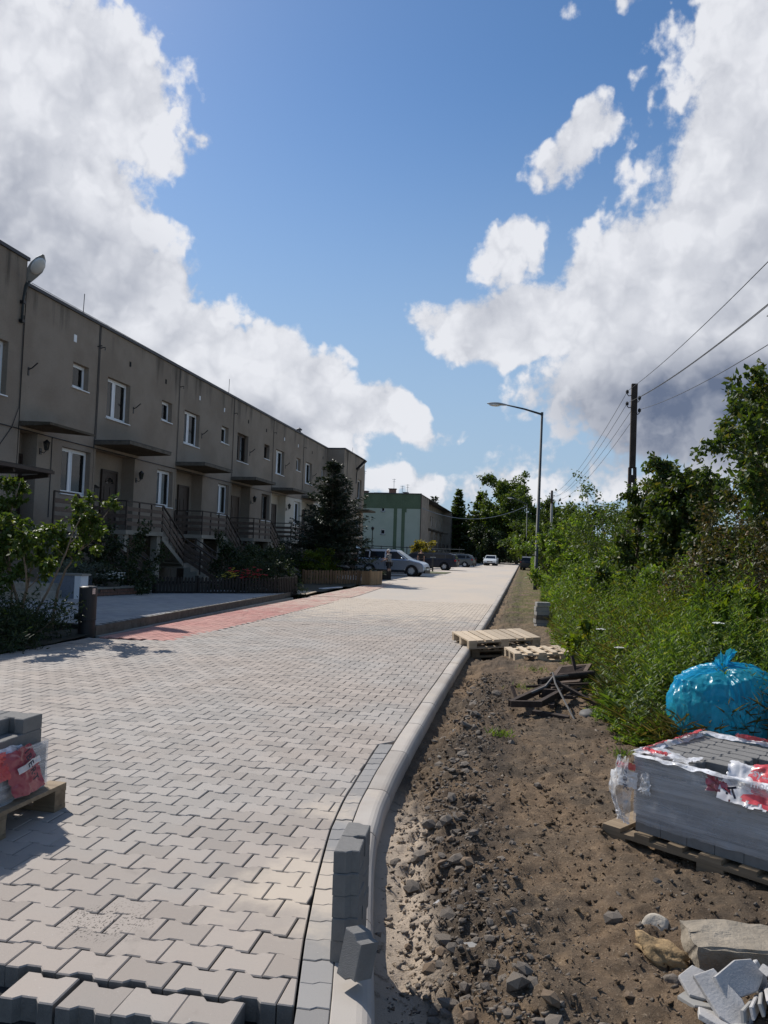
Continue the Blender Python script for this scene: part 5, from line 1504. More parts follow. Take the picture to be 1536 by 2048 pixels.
# black pipe bollard
b = thing('bollard', 'black cylindrical bollard at the corner of the red paving', 'bollard', (-6.90, 11.42, -.02))
part('tube', MB().lathe([(.132, 0), (.132, .27), (.142, .275), (.142, .30), (.138, .305), (.138, .80), (.130, .806), (.10, .808)], 28), 'bollard_black', b)
part('lid', MB().lathe([(.10, .8085), (.128, .812), (.10, .822), (.02, .824)], 28), 'black_metal', b)
part('sticker', MB().add([(.1385*math.cos(a), .1385*math.sin(a), z) for a in (-.55, -.35, -.15) for z in (.70, .79)], [(0, 2, 3, 1), (2, 4, 5, 3)]), 'sticker', b)
part('bracket', MB().box((-.20, -.05, .28), (-.13, .05, .37)), 'black_metal', b)

# blue-grey planter wall with steps, low brick wall
w = thing('planter_wall', 'blue-grey rendered planter wall behind the black bollard', 'wall', (-10.45, 16.7, 0))
part('wall', MB().box((-.95, .0, -.05), (-.002, .26, .70)), 'render_bluegrey', w)
part('wall_end', MB().box((0, -.02, -.05), (.16, .30, .70)), 'pvc_white', w, label='pale end face of the wall')
part('coping', MB().box((-.98, -.04, .702), (.20, .34, .745)), 'concrete_old', w)
part('side_wall', MB().box((-.95, .262, -.05), (-.75, 2.0, .66)), 'render_bluegrey', w)
s = thing('entrance_steps', 'pale stone entrance steps left of the planter wall', 'steps', (-11.4, 15.6, 0))
for k in range(3): part('step', MB().box((-1.1, .30*k, -.05), (.72-.1*k, 1.15, .17*(k+1))), 'rock_pale', s)
part('cheek', MB().box((-1.35, .1, -.05), (-1.11, 1.15, .75)), 'pvc_white', s)
bw = thing('brick_wall', 'low dark brick wall holding the white flowers', 'wall', (-10.62, 17.8, 0), R_(-14))
part('mortar', MB().box((-.9, .01, 0), (.105, 1.44, .33)), 'stone_dark', bw)
bm = MB().box((0, 0, 0), (.12, .225, .068)).mesh('brick', 'brick_red')
for c_ in range(4):
    for k in range(6):
        yy = k*.24-(.12 if c_ % 2 else 0)
        if yy < -.01 or yy > 1.25: continue
        obj('brick', bm, bw, (0+random.uniform(-.004, .004), yy, .008+c_*.08))
    for k in range(4): obj('brick', bm, bw, (-.03-k*.24, 0.003+random.uniform(-.004, .004)-.02, .008+c_*.08), (0, 0, R_(90)))
part('coping', MB().box((-.92, -.03, .332), (.15, 1.47, .375)), 'concrete_old', bw)

# picket fences
def fence(label, p, q, h, n, mat, pw, group, post_every=9, pointed=True):
    p, q = Vector(p), Vector(q); d = q-p; L = d.length; rz = math.atan2(d.y, d.x)
    f = thing('picket_fence', label, 'fence', p, rz, group)
    if pointed: pm = MB().add([(-pw/2, -.01, .03), (pw/2, -.01, .03), (pw/2, -.01, h*.93), (0, -.01, h), (-pw/2, -.01, h*.93), (-pw/2, .01, .03), (pw/2, .01, .03), (pw/2, .01, h*.93), (0, .01, h), (-pw/2, .01, h*.93)], [(0, 1, 2, 3, 4), (9, 8, 7, 6, 5), (0, 5, 6, 1), (1, 6, 7, 2), (2, 7, 8, 3), (3, 8, 9, 4), (4, 9, 5, 0)])
    else: pm = MB().box((-pw/2, -.01, .04), (pw/2, .01, h))
    me = pm.mesh('picket', mat)
    for i in range(n): obj('picket', me, f, ((i+.5)*L/n, 0, random.uniform(-.01, .01)), (0, random.uniform(-.015, .015), 0))
    for z in (.16, h*.74): part('rail', MB().box((0, .0105, z-.03), (L, .045, z+.03)), mat, f)
    for i in range(0, n+1, post_every): part('post', MB().box((i*L/n-.04, .047, -.1), (i*L/n+.04, .12, h*1.05)), mat, f)
    return f
fence('black picket fence in front of the flowers', (-9.98, 19.8, .02), (-7.25, 22.1, .02), .60, 36, 'fence_dark', .065, 'picket fences', 12)
fence('short return of the black picket fence under the feathery bush', (-7.22, 22.15, .02), (-7.05, 23.6, .02), .62, 12, 'fence_dark', .065, 'picket fences', 6)
fence('brown picket fence below the spruce', (-9.0, 31.1, .02), (-7.02, 33.2, .02), .60, 21, 'fence_brown', .10, 'picket fences', 10, False)
pb = thing('wooden_planter', 'light brown boarded planter box at the end of the brown fence', 'planter', (-6.98, 33.2, .0), R_(-16))
for k in range(4): part('board', MB().box((-.02+k*.115, -.02, .03), (.085+k*.115, .01, .62)), 'planter_wood', pb)
for k in range(9): part('board', MB().box((.44, .015+k*.115, .03), (.47, .12+k*.115, .62)), 'planter_wood', pb)
part('post', MB().box((.40, -.05, -.02), (.475, .0, .66)), 'planter_wood', pb); part('earth', MB().box((.0, .03, .02), (.43, 1.05, .54)), 'garden_soil', pb)
for i, (x, y, sx, sy, lab) in enumerate(((-7.25, 40.3, .62, .5, 'dark wooden tub in front of the silver car'), (-7.95, 40.0, .5, .5, 'dark tub left of the tub by the standing man'))):
    k = thing('plant_tub', lab, 'planter', (x, y, 0), .2, 'tubs near the silver car')
    for j in range(6): part('board', MB().box((-sx/2+j*sx/6, -sy/2-.02, .02), (-sx/2+(j+.88)*sx/6, -sy/2, .50)), 'fence_dark', k)
    for j in range(5): part('board', MB().box((sx/2, -sy/2+j*sy/5, .02), (sx/2+.02, -sy/2+(j+.88)*sy/5, .50)), 'fence_dark', k)
    part('earth', MB().box((-sx/2+.01, -sy/2+.005, .02), (sx/2-.01, sy/2, .44)), 'garden_soil', k)
for i, x in enumerate((-7.75, -7.60)):
    jc = thing('water_canister', ['left of two small pale canisters beside the tubs', 'right of two small pale canisters beside the tubs'][i], 'canister', (x, 39.7, 0))
    part('body', MB().prism([(-.06, -.05), (.06, -.05), (.06, .05), (-.06, .05)], 0, .24, .015), 'pvc_white', jc); part('cap', MB().lathe([(.02, .241), (.02, .27), (.015, .275)], 8), 'plastic_black', jc)
# pale board and slab leaning at the forecourt end
bd_ = thing('wooden_sheet', 'pale wooden sheet lying in the sun at the edge of the red paving', 'board', (-7.25, 24.6, .05), R_(4))
part('sheet', MB().prism([(-.35, -.75), (.42, -.95), (.40, .85), (-.30, 1.05)], 0, .025, .004), 'pallet_new', bd_); part('batten', MB().box((-.2, -.6, -.04), (-.13, .7, -.002)), 'pallet_old', bd_)
bd_ = thing('plank', 'narrow pale plank lying by the kerb beyond the wooden sheet', 'board', (-7.2, 28.6, .04), R_(80))
part('board', MB().box((-.9, -.09, 0), (.9, .09, .03)), 'pvc_white', bd_); part('batten', MB().box((-.8, -.02, -.03), (-.7, .08, -.001)), 'pallet_old', bd_)
for i, (x, y, lab) in enumerate(((-7.3, 62.5, 'low black post in the grass island by the navy van'), (-5.9, 92.5, 'black post near the far parked car'), (-10.3, 52, 'thin lamp post in front of the green gable wall'))):
    h = (1.1, 1.0, 2.9)[i]
    k = thing('post', lab, 'post', (x, y, 0)); part('shaft', MB().tube([(0, 0, -.1), (0, 0, h)], .06 if i < 2 else .03, 8), 'black_metal', k)
    part('cap', MB().box((-.22, -.08, h), (.22, .08, h+.07)) if i < 2 else MB().lathe([(.05, h), (.10, h+.12), (.12, h+.2), (.02, h+.28)], 8), 'steel_grey' if i == 0 else 'black_metal', k)
gf = thing('garden_gate_frame', 'thin dark metal frame in front of the green gable wall', 'frame', (-14.2, 70, 0))
part('beam', MB().bar((-2.6, 0, 2.0), (4.2, 0, 1.9), .08, .08), 'lamp_paint', gf)
for x in (-1.6, 1.2, 3.6): part('post', MB().bar((x, 0, 0), (x, 0, 2.0), .07, .07), 'lamp_paint', gf)
gf = thing('trellis', 'pale wooden trellis in front of the second row of houses', 'trellis', (-9.6, 92, 0))
for z in (1.1, 1.55, 2.0): part('rail', MB().bar((-2.4, 0, z), (2.6, 0, z), .05, .07), 'concrete_old', gf)
for x in (-2.0, 0, 2.0): part('post', MB().bar((x, 0.06, 0), (x, .06, 2.3), .07, .07), 'rail_brown', gf)
for i, (x, y, lab) in enumerate(((-6.5, 90.5, 'dark rubbish bin behind the far parked car'), (-6.1, 96, 'dark bin farthest from the parked cars'))):
    k = thing('bin', lab, 'bin', (x, y, 0), .2, 'bins at the far kerb')
    part('body', MB().add([(-.25, -.28, .08), (.25, -.28, .08), (.25, .28, .08), (-.25, .28, .08), (-.30, -.35, 1.0), (.30, -.35, 1.0), (.30, .35, 1.0), (-.30, .35, 1.0)], [(3, 2, 1, 0), (4, 5, 6, 7), (0, 1, 5, 4), (1, 2, 6, 5), (2, 3, 7, 6), (3, 0, 4, 7)]), 'plastic_black', k)
    part('lid', MB().box((-.32, -.38, 1.003), (.32, .38, 1.08)), 'plastic_black', k)
    for s_ in (-1, 1): part('wheel', MB().tube([(s_*.27, .28, .1), (s_*.32, .28, .1)], .1, 10), 'rubber', k)

# ================================================================== cars
def arc_pts(cx, r, n=9, z0=.0): return [(cx-r*math.cos(math.pi*i/n), z0+r*math.sin(math.pi*i/n)) for i in range(n+1)]
def car(name, label, loc, heading, paint, L, W, H, hood, belt, wb, wr, ws_base, ws_top, roof_rear, rear_base, rear_top_z=None, tail_open=False, group='parked cars'):
    t = thing(name, label, 'car', loc, heading, group)
    fx_, rx_ = L/2-(L-wb)*.46, L/2-(L-wb)*.46-wb       # axle positions, x forward
    A = wr*1.18; zb = .24
    def arch(cx): return [(cx+A*math.cos(math.pi-math.pi*i/10), wr+A*math.sin(math.pi*i/10)) if False else (cx-A*math.cos(math.pi*i/10), wr*.85+A*math.sin(math.pi*i/10)) for i in range(11)]
    poly = [(-L/2+.06, .30), (rx_-A, zb+.02)]+arch(rx_)+[(rx_+A, zb), (fx_-A, zb)]+arch(fx_)+[(fx_+A, zb+.02), (L/2-.08, .28), (L/2, .42), (L/2-.02, .60), (L/2-.12, hood-.22), (L/2-.35, hood-.10), (L/2-.7, hood-.03), (ws_base+.05, hood+.04), (ws_base-.25, belt), (rear_base, belt+.04), (-L/2+.05, belt-.10), (-L/2, .75), (-L/2, .48)]
    ip = inset(poly, -.0); ins = inset(poly, .05); n = len(poly); hw = W/2
    vs = []
    for y, pl in ((-hw, ins), (-hw+.05, poly), (-hw*.45, poly), (hw*.45, poly), (hw-.05, poly), (hw, ins)):
        bul = .03 if abs(y) < hw*.5 else 0
        for x, z in pl: vs.append((x+(bul if x > L/2-.2 else -bul if x < -L/2+.2 else 0), y, z+(bul*.6 if z > belt-.25 else 0)))
    fs = [tuple(range(n)), tuple(range(5*n, 6*n))[::-1]]
    for r in range(5):
        for i in range(n): j = (i+1) % n; fs.append((r*n+i, (r+1)*n+i, (r+1)*n+j, r*n+j))
    part('body', MB().add(vs, fs), paint, t)
    # greenhouse
    rz = rear_top_z or H-.06
    gp = [(ws_base, belt-.04), (ws_top, H-.05), (ws_top-.45, H), (roof_rear+.5, H-.005), (roof_rear, rz), (rear_base, belt-.02)]
    def gy(z): return (hw-.07)-(z-belt)*.30
    vs = [(x, -gy(z), z) for x, z in gp]+[(x, gy(z), z) for x, z in gp]; m = len(gp)
    roof_crown = []
    fs = [tuple(range(m))[::-1], tuple(range(m, 2*m))]+[(i, (i+1) % m, m+(i+1) % m, m+i) for i in range(m)]
    part('cabin', MB().add(vs, fs), paint, t)
    def side(pts, s): return [(x, s*(gy(z)+.012), z) for x, z in pts]
    zt, zb2 = H-.13, belt+.02
    fr = lambda z: ws_base+(ws_top-ws_base)*(z-belt)/(H-.05-belt)-.10
    rr = lambda z: rear_base+(roof_rear-rear_base)*(z-belt)/(rz-belt)+.14
    mid1, mid2 = (ws_base+rear_base)/2+.18, (ws_base+rear_base)/2-.85
    wins = [[(fr(zb2)-.05, zb2), (mid1+.05, zb2), (mid1+.05, zt), (fr(zt), zt)], [(mid1-.05, zb2), (mid2+.04, zb2), (mid2+.04, zt), (mid1-.05, zt)], [(mid2-.04, zb2+.01), (rr(zb2), zb2+.05), (rr(zt)+.05, zt-.03), (mid2-.04, zt)]]
    for s in (-1, 1):
        for wp in wins:
            if wp[1][0] > wp[0][0]-.1: continue
            q = side(wp, s); part('side_window', MB().add(q, [tuple(range(4))[::-1] if s > 0 else tuple(range(4))]), 'car_glass', t)
    def slope(xa, za, xb, zb_, off, k):
        ya, yb = gy(za)-.09, gy(zb_)-.09
        return [(xa+off, -ya, za), (xa+off, ya, za), (xb+off, yb, zb_), (xb+off, -yb, zb_)]
    part('windscreen', MB().quad(*slope(ws_base-.06, belt+.02, ws_top+.04, H-.09, .035, 1)), 'car_glass', t)
    if not tail_open: part('rear_window', MB().quad(*slope(rear_base+.02, belt+.06, roof_rear-.0, rz-.06, -.035, 1)[::-1]), 'car_glass', t)
    # wheels
    tyre = MB().lathe([(wr*.62, -.10), (wr*.92, -.11), (wr, -.07), (wr, .07), (wr*.92, .11), (wr*.62, .10)], 22, (0, 0, 0), False)
    tm = tyre.mesh('tyre', 'rubber')
    rim = MB(); rim.lathe([(wr*.64, -.085), (wr*.66, .088), (wr*.58, .092), (wr*.56, .05), (wr*.2, .06), (wr*.1, .07)], 18)
    for k in range(5):
        a = 2*math.pi*k/5; rim.bar((0, 0, .075), (wr*.6*math.cos(a), wr*.6*math.sin(a), .078), .07, .03)
    rmesh = rim.mesh('rim', 'rim')
    dk = MB().lathe([(wr*.60, .040), (wr*.60, .052)], 18).mesh('brake_disc', 'plastic_black')
    for cx in (fx_, rx_):
        for s in (-1, 1):
            wo = obj('wheel', tm, t, (cx, s*(hw-.12), wr), (R_(-90)*s, 0, 0)); obj('rim', rmesh, wo); obj('brake_disc', dk, wo)
            part('wheel_arch', MB().tube([(cx, s*(hw-.60), wr*1.0), (cx, s*(hw-.27), wr*1.0)], A*1.02, 18), 'plastic_black', t)
    part('sill', MB().box((rx_+A, -hw-.004, zb-.02), (fx_-A, hw+.004, zb+.14)), 'plastic_black', t)
    part('front_bumper', MB().box((L/2-.15, -hw*.86, .22), (L/2+.035, hw*.86, .40)), 'plastic_black', t)
    part('grille', MB().box((L/2-.10, -hw*.42, .50), (L/2+.022, hw*.42, .62)), 'plastic_black', t)
    part('number_plate', MB().box((L/2+.036, -.26, .40), (L/2+.045, .26, .51)), 'plate', t)
    part('rear_bumper', MB().box((-L/2-.035, -hw*.88, .30), (-L/2+.12, hw*.88, .52)), 'plastic_black', t)
    for s in (-1, 1):
        part('headlight', MB().add([(L/2-.05, s*hw*.50, hood-.26), (L/2-.10, s*hw*.93, hood-.24), (L/2-.40, s*(hw+.006), hood-.16), (L/2-.28, s*hw*.93, hood-.13), (L/2-.16, s*hw*.55, hood-.17), (L/2-.5, s*hw*.7, hood-.30)], [(0, 1, 3, 4), (1, 2, 3), (0, 5, 1), (1, 5, 2), (2, 5, 3), (3, 5, 4), (4, 5, 0)]), 'lamp_clear', t)
        part('tail_light', MB().box((-L/2-.02, s*hw*.95-.10, .80), (-L/2+.16, s*hw*.95+.05, belt-.02)), 'lamp_red', t)
        mm = MB(); ellipsoid(mm, (ws_base-.38, s*(hw+.08), belt+.06), (.07, .11, .075), 8, 6); part('mirror', mm, paint, t, True)
        for xx in (mid1, mid2): part('door_handle', MB().box((xx+.05, s*hw-.01 if s > 0 else s*hw-.02, belt-.17), (xx+.22, s*hw+.02 if s > 0 else s*hw+.01, belt-.13)), paint, t)
        for xx in (mid1, mid2): part('door_gap', MB().box((xx-.006, s*(hw+.001)-.004, .42), (xx+.006, s*(hw+.001)+.004, belt-.03)), 'plastic_black', t)
        part('roof_rail', MB().tube([(ws_top-.3, s*(gy(H)-.04), H), (ws_top-.5, s*(gy(H)-.04), H+.045), (roof_rear+.5, s*(gy(H)-.04), H+.045), (roof_rear+.25, s*(gy(H)-.04), H-.01)], .016, 6), 'plastic_black', t)
    if tail_open:
        part('tailgate', MB().add([(roof_rear+.02, -.62, rz-.02), (roof_rear+.02, .62, rz-.02), (roof_rear-.85, .60, rz+.36), (roof_rear-.85, -.60, rz+.36), (roof_rear+.02, -.62, rz+.04), (roof_rear+.02, .62, rz+.04), (roof_rear-.82, .60, rz+.44), (roof_rear-.82, -.60, rz+.44)], [(0, 1, 2, 3), (7, 6, 5, 4), (0, 4, 5, 1), (1, 5, 6, 2), (2, 6, 7, 3), (3, 7, 4, 0)]), paint, t)
        part('tailgate_window', MB().quad((roof_rear-.05, -.5, rz+.085), (roof_rear-.05, .5, rz+.085), (roof_rear-.55, .5, rz+.305), (roof_rear-.55, -.5, rz+.305)), 'car_glass', t)
        part('boot_opening', MB().box((-L/2+.03, -.6, .78), (-L/2+.10, .6, 1.45)), 'plastic_black', t)
        part('gas_strut', MB().tube([(-L/2+.3, -.62, 1.2), (roof_rear-.4, -.6, rz+.19)], .012, 6), 'black_metal', t)
    return t
car('sport_utility_car', 'silver sport utility car with its tailgate open', (-8.20, 48.3, 0), R_(-5), 'paint_silver', 4.5, 1.80, 1.63, 1.00, 1.03, 2.72, .345, 1.22, .40, -2.05, -2.15, 1.52, True)
car('estate_van', 'dark navy family van parked beyond the silver car', (-8.15, 68.8, 0), R_(176), 'paint_navy', 4.7, 1.80, 1.50, .95, .98, 2.75, .33, 1.25, .45, -2.15, -2.28, 1.38)
car('hatchback_car', 'dark grey car half hidden behind the navy van', (-7.6, 87.5, 0), R_(172), 'paint_grey', 4.2, 1.72, 1.46, .93, .95, 2.55, .31, 1.10, .35, -1.75, -2.0, 1.36)
car('saloon_car', 'white car driving towards the camera at the road end', (-4.5, 107.5, 0), R_(-92), 'paint_white', 4.2, 1.74, 1.42, .90, .93, 2.55, .30, 1.05, .30, -1.4, -1.85, 1.32, False, None)
car('hatchback_car', 'black car mostly hidden behind the navy van, beside the man in black', (-10.3, 74.5, 0), R_(178), 'paint_black', 4.2, 1.72, 1.52, .95, .98, 2.55, .31, 1.10, .35, -1.75, -2.0, 1.40)
car('hatchback_car', 'white car hidden behind the roof of the silver car', (-9.2, 53.8, 0), R_(-4), 'paint_white', 4.1, 1.72, 1.58, .95, .98, 2.5, .31, 1.05, .30, -1.75, -1.95, 1.44)
car('hatchback_car', 'dark car parked beside the hedge on the far verge', (.42, 84.0, 0), R_(90), 'paint_black', 4.0, 1.66, 1.42, .90, .93, 2.5, .30, 1.0, .25, -1.65, -1.9, 1.32)

# ================================================================== people
def skin(name, verts, edges, radii, mat, parent, sub=2):
    m = bpy.data.meshes.new(name); m.from_pydata(verts, edges, []); m.update()
    o = obj(name, m, parent)
    sk = o.modifiers.new('skin', 'SKIN'); sk.use_smooth_shade = True
    for i, r in enumerate(radii):
        v = m.skin_vertices[0].data[i]; v.radius = r if isinstance(r, tuple) else (r, r)
    m.skin_vertices[0].data[0].use_root = True
    su = o.modifiers.new('sub', 'SUBSURF'); su.levels = sub; su.render_levels = sub
    dg = bpy.context.evaluated_depsgraph_get(); me = bpy.data.meshes.new_from_object(o.evaluated_get(dg))
    o.modifiers.clear(); o.data = me
    me.materials.clear(); me.materials.append(MATS[mat]); me.polygons.foreach_set('use_smooth', [True]*len(me.polygons))
    return o
def hand_chain(V, E, Rr, wrist, wi, d, side):
    d = Vector(d).normalized(); sx = d.cross(Vector((0, 0, 1)))
    if sx.length < .2: sx = Vector((1, 0, 0))
    sx.normalize(); w = Vector(wrist)
    pi = len(V); V.append(tuple(w+d*.06)); E.append((wi, pi)); Rr.append((.035, .018))
    for k in range(4):
        a = len(V); o = sx*(.027*(k-1.5)); l = (.075, .085, .08, .062)[k]
        V.append(tuple(w+d*.095+o)); V.append(tuple(w+d*(.095+l*.55)+o*1.05+Vector((0, 0, -.012)))); V.append(tuple(w+d*(.095+l)+o*1.05+Vector((0, 0, -.035))))
        E.extend([(pi, a), (a, a+1), (a+1, a+2)]); Rr.extend([.010, .009, .008])
    a = len(V); V.append(tuple(w+d*.05+sx*side*.045)); V.append(tuple(w+d*.09+sx*side*.062)); E.extend([(pi, a), (a, a+1)]); Rr.extend([.011, .009])
def person(label, loc, rz, pose, top, bottom, hair, shorts, hgt=1.70):
    t = thing('person', label, 'person', loc, rz); k = hgt/1.72
    P = dict(pose); V, E, Rr = [], [], []
    def add(n, p, r, frm=None):
        V.append(tuple(c*k for c in p)); Rr.append(r if not isinstance(r, tuple) else r); idx[n] = len(V)-1
        if frm: E.append((idx[frm], idx[n]))
    idx = {}
    add('pelvis', P['pelvis'], (.155, .115)); add('waist', P['waist'], (.145, .11), 'pelvis'); add('chest', P['chest'], (.165, .12), 'waist'); add('neck0', P['neck0'], (.075, .07), 'chest'); add('neck', P['neck'], .056, 'neck0')
    add('jaw', P['jaw'], (.062, .075), 'neck'); add('head', P['head'], (.078, .098), 'jaw'); add('crown', P['crown'], (.055, .07), 'head')
    for s in ('l', 'r'):
        add('sh'+s, P['sh'+s], .068, 'neck0'); add('el'+s, P['el'+s], .045, 'sh'+s); add('wr'+s, P['wr'+s], .028, 'el'+s)
        add('hip'+s, P['hip'+s], .095, 'pelvis'); add('kn'+s, P['kn'+s], .060, 'hip'+s); add('ca'+s, tuple((a*.65+b*.35) for a, b in zip(P['kn'+s], P['an'+s])), .058, 'kn'+s); add('an'+s, P['an'+s], .036, 'ca'+s); add('to'+s, P['to'+s], (.045, .03), 'an'+s)
        hand_chain(V, E, Rr, V[idx['wr'+s]], idx['wr'+s], Vector(P['wr'+s])-Vector(P['el'+s]), 1 if s == 'l' else -1)
    skin('body', V, E, Rr, 'skin', t)
    g = lambda n: tuple(c*k for c in P[n])
    mid = lambda a, b, f: tuple(x*(1-f)+y*f for x, y in zip(g(a), g(b)))
    sv = [g('pelvis'), g('waist'), g('chest'), mid('chest', 'neck0', .8), g('shl'), mid('shl', 'ell', .75), g('shr'), mid('shr', 'elr', .75)]
    skin('shirt', sv, [(0, 1), (1, 2), (2, 3), (3, 4), (4, 5), (3, 6), (6, 7)], [(.185, .145), (.178, .14), (.195, .15), (.12, .10), .095, .078, .095, .078], top, t)
    e = .9 if shorts else 1.0
    lo = (lambda s: mid('hip'+s, 'kn'+s, .85)) if shorts else (lambda s: g('an'+s))
    bv = [g('pelvis')]; be = []; brd = [(.178, .14)]
    for s in ('l', 'r'):
        a = len(bv); bv += [g('hip'+s), mid('hip'+s, 'kn'+s, .5), lo(s) if shorts else g('kn'+s)]; be += [(0, a), (a, a+1), (a+1, a+2)]; brd += [.118, .105, .095 if shorts else .08]
        if not shorts: bv.append(g('an'+s)); be.append((a+2, a+3)); brd.append(.06)
    skin('shorts' if shorts else 'trousers', bv, be, brd, bottom, t)
    for s in ('l', 'r'):
        a, b_ = Vector(g('an'+s)), Vector(g('to'+s))
        skin('shoe', [tuple(a+Vector((0, 0, -.03))), tuple(a.lerp(b_, .5)+Vector((0, 0, -.01))), tuple(b_)], [(0, 1), (1, 2)], [.052, (.052, .045), (.046, .035)], 'shoe', t, 1)
    h = Vector(g('head')); c = Vector(g('crown')); back = Vector((-.035, 0, .015))
    hm = MB(); ellipsoid(hm, (h+c)/2+back, (.092, .085, .085), 14, 10); part('hair', hm, hair, t, True)
    fwd = Vector(P['face']).normalized()
    nm = MB(); ellipsoid(nm, h+fwd*.098+Vector((0, 0, -.02)), (.018, .014, .022), 8, 6); part('nose', nm, 'skin', t, True)
    sd = fwd.cross(Vector((0, 0, 1))).normalized()
    for s in (-1, 1):
        em = MB(); ellipsoid(em, h+fwd*.088+sd*s*.032+Vector((0, 0, .012)), (.011, .011, .009), 8, 6); part('eye', em, 'plastic_black', t, True)
        am = MB(); ellipsoid(am, h+sd*s*.085, (.018, .010, .03), 8, 6); part('ear', am, 'skin', t, True)
    mm = MB().bar(h+fwd*.090-sd*.022+Vector((0, 0, -.055)), h+fwd*.090+sd*.022+Vector((0, 0, -.055)), .012, .008); part('mouth', mm, 'petal_red', t)
    return t
# x is the facing direction
stand = dict(pelvis=(0, 0, .93), waist=(.02, 0, 1.08), chest=(.05, 0, 1.27), neck0=(.06, 0, 1.42), neck=(.075, 0, 1.49), jaw=(.105, 0, 1.545), head=(.10, 0, 1.61), crown=(.09, 0, 1.68),
             shl=(.05, .19, 1.39), ell=(.10, .25, 1.12), wrl=(.30, .20, 1.05), shr=(.05, -.19, 1.39), elr=(.20, -.24, 1.18), wrr=(.42, -.18, 1.16),
             hipl=(0, .09, .88), knl=(.04, .11, .49), anl=(-.01, .12, .09), tol=(.13, .14, .035), hipr=(0, -.09, .88), knr=(.02, -.11, .49), anr=(-.05, -.12, .09), tor=(.09, -.14, .035), face=(1, 0, -.25))
person('white-haired person in patterned shirt and dark shorts standing before the silver car', (-7.42, 42.6, 0), R_(172), stand, 'shirt_print', 'cloth_dark', 'hair_white', True, 1.62)
stand2 = dict(stand); stand2.update(ell=(.02, .27, 1.12), wrl=(.08, .27, .86), elr=(.02, -.27, 1.12), wrr=(.10, -.26, .86), face=(1, 0, 0))
person('person in black clothes standing beside the navy van', (-8.85, 66.8, 0), R_(-80), stand2, 'cloth_black', 'cloth_black', 'hair_brown', False, 1.73)

# ================================================================== building materials in the foreground
def half_outline(g=.0025):
    f, w, h = .080-g, .064-g, .05-g
    return [(-h, -f), (.000, -f), (.020, -w), (h, -w), (h, w), (.020, w), (.000, f), (-h, f)]
HALF = half_outline()
half_me = MB().prism(HALF, 0, .0785, .003).mesh('half_paver', 'block_new')
full_me = MB().prism(paver_outline(.006), 0, .0785, .004).mesh('stacked_paver', 'block_new')
LAB_COL = 'grey half paver in the two little columns standing on the kerb'
for cx, cy, n, rz in ((-.628, 2.925, 5, R_(3)), (-.640, 3.085, 5, R_(1))):
    for k in range(n):
        o = obj('half_paver', half_me, None, (cx+random.gauss(0, .0022), cy+random.gauss(0, .0022), .001+k*.0805), (0, 0, rz+R_(180)*(k % 2)*0+random.gauss(0, .018)))
        tag(o, ('bottom', 'second', 'third', 'fourth', 'top')[k]+' grey half paver in the '+('front' if cy < 3 else 'rear')+' little column on the kerb', 'paver', 'half pavers in the columns on the kerb')
o = obj('half_paver', half_me, None, (-.515, 2.735, .105), (R_(80), R_(4), R_(-38)))
tag(o, 'single grey half paver tipped on its side in front of the columns', 'paver')

def pallet(label, loc, rz, Lx, Ly, mat, nb=5, tilt=(0, 0), group='wooden pallets', bw=.10):
    """top boards run along y, bearers along x"""
    t = thing('wooden_pallet', label, 'pallet', loc, rz, group); t.rotation_euler = (tilt[0], tilt[1], rz)
    for k in range(nb):
        x = bw/2+(Lx-bw)*k/(nb-1); w = bw*(1.15 if k in (0, nb//2, nb-1) else .85)
        part('top_board', MB().box((max(0, x-w/2), 0, .118), (min(Lx, x+w/2), Ly, .140)), mat, t)
    for y in (0, Ly/2-.05, Ly-.10):
        part('bearer', MB().box((0, y, .096), (Lx, y+.10, .1175)), mat, t)
        for x in (0, Lx/2-.07, Lx-.14): part('block', MB().box((x+.002, y+.002, .0225), (x+.138, y+.098, .0955)), mat, t)
        part('bottom_board', MB().box((0, y, 0), (Lx, y+.10, .022)), mat, t)
    return t
def crumple(nx, ny, fn, amp, seed, fr=9.0):
    """sheet u,v in 0..1 -> point via fn, with crumpling"""
    u, v = np.meshgrid(np.linspace(0, 1, nx), np.linspace(0, 1, ny), indexing='xy')
    P = np.array([[fn(a, b) for a, b in zip(ru, rv)] for ru, rv in zip(u, v)], float)
    for c in range(3):
        n1 = fbm(u*fr+seed*3.1+c*11, v*fr, 3, seed+c*5); n2 = np.abs(fbm(u*fr*.7+5, v*fr*.7+c*7, 2, seed+40+c))
        P[..., c] += amp*(n1*1.4-n2)
    V = P.reshape(-1, 3); q = (np.arange(ny-1)[:, None]*nx+np.arange(nx-1)[None, :]).ravel()
    return V, np.stack([q, q+1, q+nx+1, q+nx], 1)
def sheet(name, parent, mat, nx, ny, fn, amp, seed, fr=9.0, ragged=0.0):
    V, F = crumple(nx, ny, fn, amp, seed, fr)
    if ragged:
        g = np.random.default_rng(seed); i = np.arange(len(F)); r, c_ = i//(nx-1), i % (nx-1)
        edge = np.minimum.reduce([r, ny-2-r, c_, nx-2-c_]); keep = (edge > 0) | (g.uniform(0, 1, len(F)) > ragged)
        F = F[keep]
    return obj(name, np_mesh(name, V, [F], mat, True), parent)
def text_part(body, size, parent, M, mat='print_ink', name='lettering'):
    cu = bpy.data.curves.new('t', 'FONT'); cu.body = body; cu.size = size; cu.offset = size*.025; cu.align_x = 'CENTER'; cu.align_y = 'CENTER'; cu.resolution_u = 2
    tmp = bpy.data.objects.new('t', cu); col.objects.link(tmp)
    me = bpy.data.meshes.new_from_object(tmp.evaluated_get(bpy.context.evaluated_depsgraph_get()))
    bpy.data.objects.remove(tmp); bpy.data.curves.remove(cu)
    me.transform(M); me.materials.clear(); me.materials.append(MATS[mat])
    return obj(name, me, parent)
